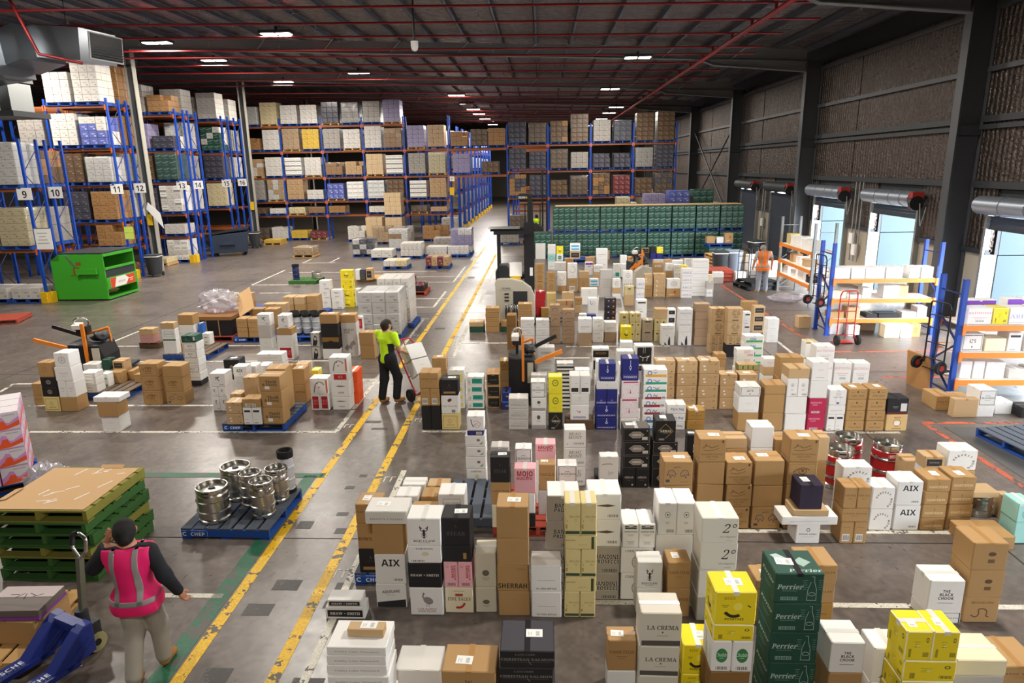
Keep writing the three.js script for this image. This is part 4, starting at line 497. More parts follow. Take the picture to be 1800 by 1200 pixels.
// one pallet with its load of cartons: nx by ny by nz cartons of one design (or two, chequered)
function load(where, x, y, z, h, codes, { w = 1.1, d = 1.05, nx = 3, ny, nz = 2, pm = M.palletBlue, film = false, turn = 0, group, noPallet, label } = {}) {
  const [a, b] = codes.split('/'); ny ??= Math.max(1, Math.round(h / 0.3));
  const t = thing('pallet_load', label ?? `pallet of ${LOADNAME[a]} cartons ${where}`, 'pallet load', [x, y, z], turn, group);
  const y0 = noPallet ? 0 : 0.145; if (!noPallet) part(t, 'pallet', rackPallet, pm);
  const cw = w / nx, ch = h / ny, cd = d / nz;
  for (let j = 0; j < ny; j++) for (let i = 0; i < nx; i++) for (let k = 0; k < nz; k++) {
    if (j === ny - 1 && ny > 2 && h < 1.0 && (i + k) % 3 === 2) continue; // some loads have a broken top layer
    const m = cartonMesh('carton', b && rnd() < 0.4 ? b : a, cw - 0.008, ch - 0.006, cd - 0.008, true); m.position.set(-w / 2 + cw * (i + 0.5) + rr(-0.004, 0.004), y0 + ch * (j + 0.5), d / 2 - cd * (k + 0.5) + rr(-0.004, 0.004)); t.add(m);
  }
  if (film) part(t, 'stretch_film', wrapShell(w + 0.03, h + 0.02, d + 0.03), M.film, [0, y0 + h / 2, 0]);
  return t;
}
const post = (h) => { const k = h.toFixed(2); return (post.c ??= new Map()).get(k) ?? (post.c.set(k, join([bx(0.09, h, 0.012, 0, h / 2, 0.035), bx(0.012, h, 0.075, -0.04, h / 2, 0), bx(0.012, h, 0.075, 0.04, h / 2, 0), bx(0.14, 0.012, 0.12, 0, 0.006, 0)])), post.c.get(k)); };
// a run of racking along x: posts at xs, front face at z, levels (beam tops) in metres
function rackRow(label, xs, z, { depth = 0.85, levels = [1.3, 2.57, 4.12, 5.75, 7.4], H = 7.7, skip = () => false, guard = -1, beamMat = M.rackOrange, group, far } = {}) {
  const t = thing('pallet_rack', label, 'rack', [0, 0, z], 0, group);
  xs.forEach((x) => { for (const s of [0, -depth]) part(t, 'upright', post(H), M.rackBlue, [x, 0, s]);
    const n = Math.floor(H / 0.9); part(t, 'frame_bracing', Array.from({ length: n }, (_, i) => bar([x, 0.2 + i * 0.9, i % 2 ? 0 : -depth], [x, 0.2 + (i + 1) * 0.9 - 0.05, i % 2 ? -depth : 0], 0.016, 5)), M.rackBlueDark); });
  for (let i = 0; i + 1 < xs.length; i++) levels.forEach((y, j) => { if (skip(i, j)) return; const L = xs[i + 1] - xs[i] - 0.1; for (const s of [0.03, -depth - 0.0]) { const b = part(t, 'beam', bx(L, 0.095, 0.05, 0, 0, 0), far ? M.rackOrange : beamMat, [(xs[i] + xs[i + 1]) / 2, y - 0.05, s]); if (s > 0 && !far) for (const e of [-1, 1]) part(b, 'connector', bx(0.06, 0.22, 0.07, e * L / 2, -0.02, 0), M.rackJoint); } });
  if (guard >= 0) part(t, 'post_guard', [bx(0.24, 0.4, 0.2, xs[guard], 0.2, 0.08), bx(0.2, 0.4, 0.3, xs[guard] + 0.14, 0.2, -0.05)], M.yellow);
  return t;
}
const ROWX = -18.4, leftRows = [['9', -24.15, 1], ['10', -25.45, 0], ['11', -29.6, 1], ['12', -31.0, 0], ['13', -35.1, 1], ['14', -36.4, 0], ['15', -40.2, 1], ['16', -41.9, 0]];
const NUM = { 9: 'nine', 10: 'ten', 11: 'eleven', 12: 'twelve', 13: 'thirteen', 14: 'fourteen', 15: 'fifteen', 16: 'sixteen' };
const ORD = ['first', 'second', 'third', 'fourth', 'fifth', 'sixth', 'seventh', 'eighth', 'ninth', 'tenth'];
const LVL = ['on the floor', 'on the lowest beam', 'on the second beam', 'on the third beam', 'on the fourth beam', 'on the top beam'];
leftRows.forEach(([n, z, front], i) => {
  const H = i < 2 ? 5.85 : 7.7, levels = i < 2 ? [1.95, 4.12, 5.55].slice(0, 2) : [1.35, 2.5, 4.1, 5.65, 7.4], xs = [ROWX - 8.1, ROWX - 5.4, ROWX - 2.7, ROWX];
  const t = rackRow(`blue and orange pallet rack whose end post carries number ${NUM[n]}`, xs, z, { levels, H, guard: front ? 3 : -1 });
  plate(t, 'row_number', 'n' + n, 0.55, 0.42, ROWX + (front ? -0.05 : 0.15), 3.95, front ? 0.1 : 0.1);
  if (i === 1) { } // second half of a back-to-back pair
});
// loads seen between the row ends; slots: [row number, bay from the aisle end, side in bay, level, height, codes, film]
const LZ = Object.fromEntries(leftRows.map(([n, z]) => [n, z]));
const bayX = (bay, side) => ROWX - 2.7 * bay - 0.72 - side * 1.26;
for (const [n, bay, side, lv, h, codes, film] of [
  ['9', 0, 0, 0, 0.42, 'Lw', 0], ['9', 0, 1, 0, 0.42, 'Lw', 0], ['9', 1, 0, 0, 0.9, 'Lw', 0], ['9', 0, 0, 1, 1.35, 'Lo', 1], ['9', 0, 1, 1, 1.35, 'Lo', 0], ['9', 1, 0, 1, 1.3, 'Lg', 0], ['9', 0, 0, 2, 1.45, 'Lw', 1], ['9', 0, 1, 2, 1.4, 'Lw', 0], ['9', 1, 0, 2, 1.3, 'Lw', 0],
  ['10', 0, 0, 1, 1.3, 'Lg', 0], ['10', 0, 0, 2, 1.2, 'Ld/Lk', 0],
  ['11', 0, 0, 1, 0.9, 'Lk', 0], ['11', 0, 0, 2, 1.2, 'Lk', 0], ['11', 0, 1, 2, 1.2, 'Ln', 0], ['11', 0, 0, 3, 1.05, 'Lw', 1], ['11', 0, 1, 3, 1.2, 'Ld', 0], ['11', 0, 0, 4, 1.15, 'Lb/Lw', 0], ['11', 0, 1, 4, 1.3, 'Lw', 0], ['11', 1, 0, 4, 1.3, 'Lg', 0], ['11', 0, 0, 5, 1.75, 'Lw', 0], ['11', 0, 1, 5, 1.2, 'Lw', 0], ['11', 0, 0, 0, 0.5, 'Lk', 0],
  ['12', 0, 0, 5, 1.6, 'Lk', 0], ['12', 0, 0, 4, 1.25, 'Lk', 0], ['12', 0, 0, 3, 1.2, 'Lg', 0], ['12', 0, 0, 2, 1.2, 'Lw', 0],
  ['13', 0, 0, 0, 1.05, 'Lw/Lc', 0], ['13', 0, 0, 1, 0.5, 'Lw', 0], ['13', 0, 0, 2, 1.3, 'Ls/Lw', 0], ['13', 0, 1, 2, 1.2, 'Ln', 0], ['13', 0, 0, 3, 1.3, 'perrload', 1], ['13', 0, 1, 3, 1.2, 'Ld', 0], ['13', 0, 0, 4, 0.6, 'Ln/Lw', 0], ['13', 0, 1, 4, 1.2, 'Lv', 0], ['13', 0, 0, 5, 0.8, 'Lk', 0], ['13', 0, 1, 5, 1.3, 'Lg', 0],
  ['14', 0, 0, 5, 1.2, 'Lg', 0], ['14', 0, 0, 4, 1.3, 'Lw', 1], ['14', 0, 0, 3, 1.2, 'Lg', 0], ['14', 0, 0, 2, 1.2, 'Lw', 0],
  ['15', 0, 0, 0, 0.9, 'Lw', 0], ['15', 0, 0, 2, 1.3, 'Lo', 0], ['15', 0, 0, 3, 1.3, 'Ln', 0], ['15', 0, 0, 4, 1.3, 'Lw/perrload', 0], ['15', 0, 0, 5, 1.4, 'Lw', 0], ['15', 0, 1, 4, 1.2, 'Ld', 0], ['15', 0, 1, 5, 1.2, 'Lg', 0],
  ['16', 0, 0, 5, 1.2, 'Lw', 0], ['16', 0, 0, 4, 1.2, 'Lg', 0], ['16', 0, 0, 3, 1.2, 'Lw', 0]]) {
  const early = n === '9' || n === '10', ys = early ? [0, 1.96, 4.13] : [0, 1.36, 2.51, 4.11, 5.66, 7.41];
  load(`${early ? ['on the floor', 'on the lower beam', 'on the upper beam'][lv] : LVL[lv]}, ${ORD[bay * 2 + side]} slot of row ${NUM[n]}`, bayX(bay, side), ys[lv], LZ[n] - 0.42, h, codes, { film: !!film, nz: 3 });
}
// the long rack across the hall and its continuation right of the tunnel
const backL = [-19.75, -17.2, -14.46, -11.75, -9.02, -6.12], backR = [-2.29, 0.36, 3.14, 5.87, 8.62], ZB = -46;
rackRow('long blue and orange pallet rack facing the hall left of the tunnel', backL, ZB, { levels: [1.65, 2.57, 4.12, 5.8, 7.4], H: 7.9, skip: (i, j) => i === 4 && j === 4 });
rackRow('dark pallet rack behind the green carton wall, right of the tunnel', backR, ZB, { levels: [2.6, 4.3, 5.95], H: 7.2 });
{ const t = thing('tunnel_beam', 'orange rack beams bridging the tunnel aisle', 'rack beam'); for (const y of [4.12, 5.8]) for (const s of [0.03, -0.85]) part(t, 'beam', bx(3.75, 0.14, 0.05, -4.2, y - 0.07, ZB + s), M.rackOrange); part(t, 'mesh_deck', bx(3.7, 0.02, 0.85, -4.2, 5.82, ZB - 0.4), M.darkSteel); plate(t, 'row_number', 'n17', 0.3, 0.3, -5.95, 3.9, ZB + 0.1); part(t, 'hazard_sign', bx(0.3, 0.5, 0.02, -5.98, 3.1, ZB + 0.11), M.yellow); }
const backSlots = { // codes per level, one entry per pallet slot from the left; height after the colon
  L0: 'Ld:.7 Lw:.75 Ly:.5 Lr:.45 - - Lw:.95 - - Lk:.7', L1: 'Ld:.4 Lw:.35 Lo:.4 Lk:.4 Lk:.45 - Lw:.4 Lt:.35 Ld:.4 Lt:.3', L2: 'Lg:1.3 Lt/Lw:1.3 Lt:1.3 Lw:.6 Lb:1.0 Lc:1.1 Lc:1.15 Ld:1.2 Ls:1.1 Lt:1.25', L3: 'Lt/Lw:1.1 Lw:1.2 Ls:1.15 Lw:1.15 Lk:.8 Lt:.85 Lp:1.3 Ls:1.2 Lg:1.3 Lo:1.35', L4: 'Lk:.75 Lw:1.25 Lt:1.3 Ly:1.25 Lg:1.25 Lw:1.2 Lw:1.35 Lk/Lt:1.2 Lv:1.35 Lt:1.35', L5: 'Lw:1.1 Lo:1.35 Lw:1.15 Lw:1.15 Ln:1.3 Lg:1.25 Lg:1.3 Lv:1.35 - -' };
const lvY = [0, 1.66, 2.58, 4.13, 5.81, 7.41];
Object.values(backSlots).forEach((row, l) => row.split(' ').forEach((s, i) => { if (s === '-') return; const [c, h] = s.split(':'), bay = Math.floor(i / 2), mid = (backL[bay] + backL[bay + 1]) / 2; load(`${LVL[l]}, ${ORD[i]} slot of the long rack`, mid + (i % 2 ? 0.66 : -0.66), lvY[l], ZB - 0.42, +h, c, { nz: 2, film: (i * 3 + l) % 5 === 0, pm: (i + l) % 3 ? M.palletBlue : M.wood }); }));
const rightSlots = { R0: 'Ld:1.3 - - - - - - -', R1: 'Lk/Ln:1.35 Ln:1.3 Ld:.95 Ld:1.2 Ld/Lk:1.35 Lr:1.2 Ld:1.0 Ld/Ln:1.3', R2: 'Ln:1.3 Ln:1.1 Ld:1.2 Lg:1.0 Ln:.9 Ln:.9 Lg:1.2 Ln:1.35', R3: 'Ln:1.3 Ld:1.2 Ld/Lk:1.3 Ld:1.7 Lg:1.3 Ln:1.25 Ld:1.7 Ld:1.75' };  // carton codes chosen darker to match the dim look of this rack
Object.values(rightSlots).forEach((row, l) => row.split(' ').forEach((s, i) => { if (s === '-') return; const [c, h] = s.split(':'), bay = Math.floor(i / 2), mid = (backR[bay] + backR[bay + 1]) / 2; load(`${['on the floor', 'on the lowest beam', 'on the middle beam', 'on the top beam'][l]}, ${ORD[i]} slot right of tunnel`, mid + (i % 2 ? 0.66 : -0.66), [0, 2.61, 4.31, 5.96][l], ZB - 0.42, +h, c, { nz: 2, film: (i + l) % 4 === 0 }); }));
[[-5.4, 'Lk', 0.9], [-4.1, 'Ld', 1.0], [-2.95, 'Lk', 1.05]].forEach(([x, c, h], i) => load(`on the beam over the tunnel, ${ORD[i]} of three`, x, 5.83, ZB - 0.42, h, c, {}));
[[-5.3, 'Lv', 1.2], [-3.4, 'Ld', 0.7]].forEach(([x, c, h], i) => load(`under the top beam over the tunnel, ${ORD[i]} of two`, x, 4.13, ZB - 0.42, h, c, {}));
// patterned carton pallets parked in front of the long rack
[[-11.05, 0], [-9.75, 0], [-9.75, 1.55]].forEach(([x, y], i) => load('', x, y, ZB + 0.75, 1.4, 'Lp', { ny: 5, nx: 3, label: ['tall pallet of patterned tan cartons, left of the pair on the floor', 'tall pallet of patterned tan cartons under another pallet', 'pallet of patterned tan cartons stacked on top of another'][i] }));
// rows of racking seen through the tunnel
for (let k = 0; k < 11; k++) { const z = -49.6 - k * 3.1, t = rackRow(`blue rack end beside the tunnel aisle, ${ORD[k] ?? 'last'} behind long rack`, [-8.75, -6.0], z, { levels: [1.4, 2.8, 4.4, 6], H: 7.4, far: true, group: 'rack ends beside the tunnel aisle' }); part(t, 'post_guard', bx(0.2, 0.35, 0.2, -5.95, 0.18, 0.1), M.yellow); for (const [y, c] of [[0, 'Lw'], [1.41, 'Lg'], [2.81, 'Lk'], [4.41, 'Lw'], [6.01, 'Lw']]) if ((k + y * 10) % 3 < 2) load(`${{ 0: 'on the floor', 1.41: 'on the lowest beam', 2.81: 'on the second beam', 4.41: 'on the third beam', 6.01: 'on the top beam' }[y]}, ${ORD[k] ?? 'last'} rack end by tunnel`, -6.75, y, z - 0.42, 0.95, c, { nx: 2, nz: 1, ny: 2 }); }
for (const [z, w] of [[-52, 'nearest'], [-58, 'middle'], [-64, 'farthest']]) { rackRow(`dark rack end across the tunnel aisle, ${w} of three`, [-2.2, 0.5], z, { levels: [1.4, 2.8, 4.4, 6], H: 7.4, far: true, group: 'far racks right of the tunnel aisle' }); }
// ---------- cartons stacked on the floor: each one a thing of its own ----------
const KIND = { white: 'white_carton', grey: 'white_carton', black: 'black_carton', kraft: 'brown_carton', kraftd: 'brown_carton', kraftl: 'tan_carton', kraftg: 'tan_carton', taupe: 'tan_carton', cream: 'cream_carton', gold: 'cream_carton', navy: 'blue_carton', blue: 'blue_carton', purple: 'black_carton', green: 'green_carton', teal: 'green_carton', mint: 'green_carton', yellow: 'yellow_carton', red: 'red_carton', pink: 'pink_carton', magenta: 'pink_carton', orange: 'orange_carton', bandini: 'grey_carton', brown: 'brown_carton', lilac: 'grey_carton' };
const kindOf = (d) => { if (KIND[d.base]) return KIND[d.base]; const c = new THREE.Color(d.base), h = {}; c.getHSL(h); return h.l > 0.55 && h.s < 0.25 ? 'white_carton' : h.l < 0.04 ? 'black_carton' : h.s > 0.3 ? 'cream_carton' : 'grey_carton'; };
const NTH = ['first', 'second', 'third', 'fourth', 'fifth', 'sixth', 'seventh', 'eighth', 'ninth', 'tenth', 'eleventh', 'twelfth', 'thirteenth', 'fourteenth', 'fifteenth', 'sixteenth', 'seventeenth', 'eighteenth', 'nineteenth', 'twentieth'];
const nth = (i) => i < 20 ? NTH[i] : i < 40 ? (i === 29 ? 'thirtieth' : i < 29 ? 'twenty-' + NTH[i - 20] : 'thirty-' + NTH[i - 30]) : 'forty-' + NTH[i - 40];
const slipGeo = (() => { const f = cellFor('slip'); return { s: f.s, g: chamfer(0.1, 0.0014, 0.14, 0.0004, [f.uv, f.uv, f.uv]) }; })();
const tapeGeos = new Map();
function tapeGeo(len, w, d, h) { // a strip over the lid that laps down the front and back
  const k = [len.toFixed(2), d.toFixed(2)].join(); if (!tapeGeos.has(k)) tapeGeos.set(k, join(len === w ? [bx(w + 0.003, 0.0012, 0.048, 0, 0, 0), bx(0.0012, 0.05, 0.048, w / 2 + 0.001, -0.025, 0), bx(0.0012, 0.05, 0.048, -w / 2 - 0.001, -0.025, 0)] : [bx(0.048, 0.0012, d + 0.003, 0, 0, 0), bx(0.048, Math.min(0.03, h * 0.3), 0.0012, 0, -Math.min(0.015, h * 0.15), d / 2 + 0.001), bx(0.048, Math.min(0.03, h * 0.3), 0.0012, 0, -Math.min(0.015, h * 0.15), -d / 2 - 0.001)])); return tapeGeos.get(k);
}
function carton(code, x, y, z, w, h, d, turn, label, { slip, tape, group } = {}) {
  const D_ = designs.get(code), m = cartonMesh(numbered((D_.draw && kindOf(D_) === 'white_carton' ? 'printed_' : '') + kindOf(D_)), code, w, h, d); m.position.set(x, y + h / 2, z); m.rotation.y = turn; scene.add(m); tag(m, label, 'carton', group);
  if (tape) part(m, 'tape', tapeGeo(tape === 2 ? w : d, w, d, h), /kraft|gold|brown/.test(D_.base) ? M.tapeTan : /black|navy|purple|green|#[1-5]/.test(D_.base) ? M.tapeDark : M.tapePale, [0, h / 2 + 0.0008, 0]);
  if (slip) { const s = new THREE.Mesh(slipGeo.g, sheets[slipGeo.s].mat); s.name = 'address_slip'; s.position.set(w * rr(-0.2, 0.15), h / 2 + 0.0022, d * rr(-0.1, 0.15)); s.rotation.y = rr(-0.1, 0.1) + (w > d ? Math.PI / 2 : 0); s.scale.setScalar(Math.min(1, w * 3.2)); m.add(s); }
  return m;
}
function place4(n, i) { return n === 1 ? '' : i === n - 1 ? 'top of ' : i === 0 ? 'bottom of ' : NTH[n - 1 - i] + ' down in '; }
function row(phrase, list) {
  list.forEach(([x, z, w, d, items, y0 = 0, slip = 0], si) => {
    const its = items.split(' ').map((s) => s.split(':')), n = its.length; let y = y0; const lean = rr(-0.012, 0.012);
    its.forEach(([codes, h, ww], i) => {
      const cs = codes.split('+'), W = ww ? +ww : w * (cs.length > 1 ? 1 : 1 - 0.012 * rnd()), H = +h - 0.003, pw = W / cs.length, off = n > 1 && i ? rr(-0.009, 0.009) : 0;
      cs.forEach((c, k) => {
        const where = `${place4(n, i)}${n > 1 ? '' : ''}${nth(si)} ${n > 1 ? 'stack' : 'place'}, ${phrase}`, lr = cs.length > 1 ? (k ? 'right twin, ' : 'left twin, ') : '';
        let label = `${designs.get(c).desc}, ${lr}${where}`;
        const nw = label.split(/\s+/).length; if (nw > 16) console.log(nw, label);
        const dd = d - 0.004;
        carton(c, x - W / 2 + pw * (k + 0.5) + off, y, z - d / 2 + (ww && +ww > w ? 0.02 : 0), pw - (cs.length > 1 ? 0.004 : 0.001), H, dd, cs.length > 1 ? 0 : lean + rr(-0.012, 0.012), label, { tape: H > 0.09 && i === n - 1 ? 1 + (rnd() < 0.35) : 0, slip: i === n - 1 && slip });
      });
      y += +h;
    });
  });
}
row('nearest row', [
  [-1.517, -4.603, .492, .34, 'yabby:.11:.5 yabby:.11:.5 yabby:.11:.5 yabby:.11:.5 yabby:.11:.5 yabby:.092:.5 yabby:.092:.49 yabby:.091:.48 yabby:.08:.48'],
  [-1.136, -5.098, .412, .33, 'script:.282'],
  [-.63, -4.744, .452, .34, 'k:.294 care:.28', 0, 1],
  [-.151, -4.758, .452, .4, 'salmon:.22 salmon:.22 salmon:.164 salmon:.164', 0, 1],
  [.681, -5.18, .255, .2, 'w:.237 kname:.318', 0, 1],
  [.985, -5.044, .345, .3, 'crema:.305 crema:.299 crema:.33'],
  [1.349, -5.199, .272, .3, 'yel:.198 yel:.307', 0, 1],
  [1.531, -4.832, .332, .3, 'bw:.243 kd:.294 greenlogo+greenlogo:.294 yelh:.155 yel:.304', 0, 1],
  [2.067, -4.959, .392, .36, 'perrier:.238 perrier:.293 perrier:.293 perrier:.28 perrier:.274', 0, 1],
  [2.275, -6.212, .241, .3, 'kname:.229 kname:.252', 0, 1],
  [2.451, -4.83, .272, .3, 'k:.254 k:.292 chook:.292'],
  [2.768, -6.195, .348, .36, 'kgold:.234 kname:.224 kname:.214'],
  [2.885, -4.997, .272, .26, 'w:.319 tree:.34'],
  [3.032, -4.702, .412, .283, 'yelh:.199 yelh:.199 yelh:.19 yelh:.19 yelh+yelh:.269', 0, 1],
  [3.675, -5.044, .418, .36, 'k:.202 gr:.158 cr:.158'],
  [4.082, -5.148, .388, .4, 'kname:.177 kname:.2'],
]);
row('short right row', [
  [4.062, -6.213, .348, .3, 'frame:.14 chook:.361'],
  [4.442, -6.239, .342, .34, 'snake:.292 lotus:.312 lotus:.306'],
  [5.413, -7.624, .547, .42, 'lotus:.177'],
]);
row('second row', [
  [-2.104, -6.158, .559, .19, 'ssf:.145:.42 ssf:.089:.36'],
  [-1.651, -6.36, .328, .32, 'aquilani:.29 aix:.357 k:.362 script:.155:.44', 0, 1],
  [-1.246, -6.242, .351, .3, 'goose:.331 ssb:.29 moon:.199 lobster:.319'],
  [-.905, -6.287, .303, .3, 'five:.304 mojos+mojos:.305 stearg:.186 stear:.327', 0, 1],
  [-.623, -6.302, .223, .28, 'hanc:.304 hanc:.405'],
  [-.323, -6.251, .329, .32, 'k:.295 sherrah:.302 k:.309 k:.366', 0, 1],
  [.02, -6.23, .315, .293, 'trial:.307 trial:.307'],
  [.366, -6.237, .326, .286, 'green1+green1:.307 green2:.168 green1+green1:.323 green2:.156 green1+green1:.369'],
  [1.093, -6.318, .261, .221, 'lobster:.301 lobster:.315'],
  [1.39, -6.267, .24, .26, 'kname:.339 kname:.305', 0, 1],
  [1.751, -6.21, .371, .36, 'two:.29 two:.304 two:.31 two:.278'],
]);
row('third row', [
  [.196, -6.535, .352, .36, 'bandini:.324 bandini:.31 bandini:.311 bandini:.304'],
  [.63, -6.543, .351, .36, 'bandini:.324 bandini:.33 spear:.31 spear:.303'],
  [1.001, -6.551, .349, .34, 'cool:.323 cool:.309 sand+sand:.283'],
  [1.401, -6.599, .393, .36, 'w:.387 w:.377 oval+oval:.374'],
]);
row('yellow line pallet', [
  [-1.967, -6.785, .274, .3, 'bwine:.298 brow:.313 kname:.245', .15, 1],
  [-1.696, -7.1, .225, .26, 'w:.295 wl:.316', .15, 0],
  [-1.652, -7.4, .275, .26, 'w:.313 blueprint:.333', .15, 0],
  [-1.617, -7.68, .291, .22, 'w:.315 w:.342', .15, 0],
  [-1.414, -7.1, .311, .26, 'k:.297 k:.308', .15, 0],
  [-1.388, -7.4, .198, .26, 'k:.314 k:.325', .15, 0],
  [-1.313, -7.68, .276, .22, 'k:.317 kl:.326', .15, 0],
  [-1.082, -7.2, .312, .3, 'w:.502 greenband:.271', .15, 0],
]);
row('red pallet group', [
  [-1.004, -9.266, .298, .26, 'moon:.276 feather:.191 feather:.162 feather:.179 bluelab:.071:.24 sketch:.229:.25'],
  [-.561, -8.125, .233, .2, 'w:.353 w:.339 gr:.277', .15, 0],
  [-.539, -7.803, .246, .2, 'cr:.319 kname:.306 stear:.346', .15, 1],
  [-.268, -8.128, .217, .2, 'w:.329 ws:.347 frame:.269', .15, 1],
  [-.249, -7.821, .275, .2, 'b:.192 w:.277 mojo:.341', .15, 0],
  [.026, -8.445, .271, .22, 'w:.338 w:.307 mojo:.229', .15, 0],
  [.032, -8.132, .217, .2, 'gr:.353 kname:.37', .15, 1],
  [.33, -8.817, .274, .24, 'gr:.29 frame:.252'],
  [.451, -9.28, .312, .26, 'beau:.302 beau:.306 beau:.284'],
  [.937, -9.114, .271, .178, 'spear2:.419', .13, 0],
  [.94, -9.303, .361, .3, 'b:.156'],
  [1.337, -9.233, .382, .3, 'arrasp+arrasp:.308 arrasw:.206 arrasw:.213 arrasw:.21', 0, 1],
  [1.752, -9.237, .364, .3, 'arrasw:.317 arrasw:.206 arrasw:.203 arras:.323:.29', 0, 1],
  [2.238, -9.562, .213, .2, 'b:.371 bottle:.328', 0, 1],
]);
row('brown carton row', [
  [1.714, -8.069, .366, .32, 'pigs:.31 pigs:.305 pigs:.331', 0, 1],
  [2.129, -8.089, .336, .32, 'hill:.31 k:.313 k:.307 hill:.317', 0, 1],
  [2.485, -8.079, .32, .32, 'hill:.309 hill:.312 hill:.314', 0, 1],
  [2.74, -9.157, .301, .28, 'k:.322 k:.335 kl:.157'],
  [2.861, -8.085, .369, .32, 'pigs:.309 k:.303 k:.345', 0, 1],
  [3.09, -9.16, .316, .3, 'w:.339 w:.325 w:.32'],
  [3.263, -7.733, .291, .3, 'poggio:.267 label:.116:.68 kl:.085:.43 pu:.328:.28', 0, 1],
  [3.265, -8.09, .361, .32, 'pigs:.316 pigs:.311 crest:.305 hill:.315', 0, 1],
  [3.371, -9.163, .178, .28, 'k:.321 k:.229 k:.244'],
  [3.818, -7.741, .324, .28, 'klab+klab:.297 kname:.185 kname+kname:.281'],
  [3.83, -8.856, .148, .28, 'k:.304 k:.299 kl:.353'],
  [3.952, -8.086, .365, .24, 'w:.283 w:.294 harvest:.297'],
  [4.299, -8.062, .277, .3, 'harvest:.306 harvest:.301'],
  [4.622, -8.067, .319, .32, 'aix:.353 aix:.331'],
  [4.955, -8.071, .297, .34, 'giant:.177 giant:.183 giant:.181 giant:.172', 0, 1],
  [5.133, -9.006, .211, .26, 'k:.28 kl:.267'],
  [5.239, -8.676, .264, .24, 'w:.288 w:.284 kbox:.182'],
  [5.292, -8.105, .297, .34, 'giant:.169 giant:.184 giant:.19 giant:.188', 0, 1],
  [5.588, -8.68, .384, .3, 'k:.288 k:.267 harvest:.288'],
  [5.872, -7.773, .216, .3, 'mt:.287 mint1:.252'],
  [6.041, -8.229, .12, .3, 'kl:.34'],
]);
row('white line row', [
  [-2.033, -11.509, .346, .34, 'b+b:.459 klab+klab:.323 kname:.298'],
  [-1.685, -11.51, .314, .3, 'creamf:.307 tawny:.346 bwine:.299', 0, 1],
  [-.456, -11.511, .352, .3, 'pros:.197 pros:.206 pros:.194'],
  [-.092, -11.539, .259, .26, 'dot:.349 dot:.248 frame:.298'],
  [.211, -11.512, .248, .26, 'arras:.326 yelc:.343 yelc:.328'],
  [.64, -11.513, .512, .32, 'bw:.185 karman:.291:.33 seal:.192:.32 blkband+blkband:.349:.36'],
  [1.123, -11.514, .378, .3, 'pom:.228 pom:.237 pomp+pomp:.298 pomw:.148 pom:.324:.28'],
  [1.524, -11.514, .326, .3, 'w:.217 floral:.375 floral:.327 pom:.406:.29'],
  [1.946, -11.461, .414, .3, 'bagC:.151 bagC:.15 bagB:.139 bagB:.149 bagB:.137 bagA:.136 bagA:.136 bagD:.145'],
  [2.348, -11.515, .334, .3, 'pure:.152 pure:.151 pure:.171'],
  [2.705, -11.516, .303, .3, 'kgold:.184 kgold:.182', 0, 1],
  [3.601, -11.463, .36, .34, 'k:.342 ws:.296 s42:.188'],
  [4.027, -11.464, .358, .34, 'k:.331 k:.348 k:.177'],
  [4.418, -11.465, .367, .34, 'w:.32 w:.316 oval+oval:.333 kl:.185'],
  [4.778, -11.465, .297, .32, 'mag:.309 mag:.295 w:.322 ws:.338'],
  [5.113, -11.466, .296, .28, 'topblk+topblk:.309 label:.169 logoq:.282'],
  [5.452, -11.466, .325, .34, 'script2:.192 script2:.19 script2:.199 script2:.198', 0, 1],
  [5.799, -11.467, .314, .34, 'script2:.192 script2:.19 script2:.199 script2:.197', 0, 1],
  [6.165, -11.467, .362, .32, 'pizza:.307 note:.293'],
]);
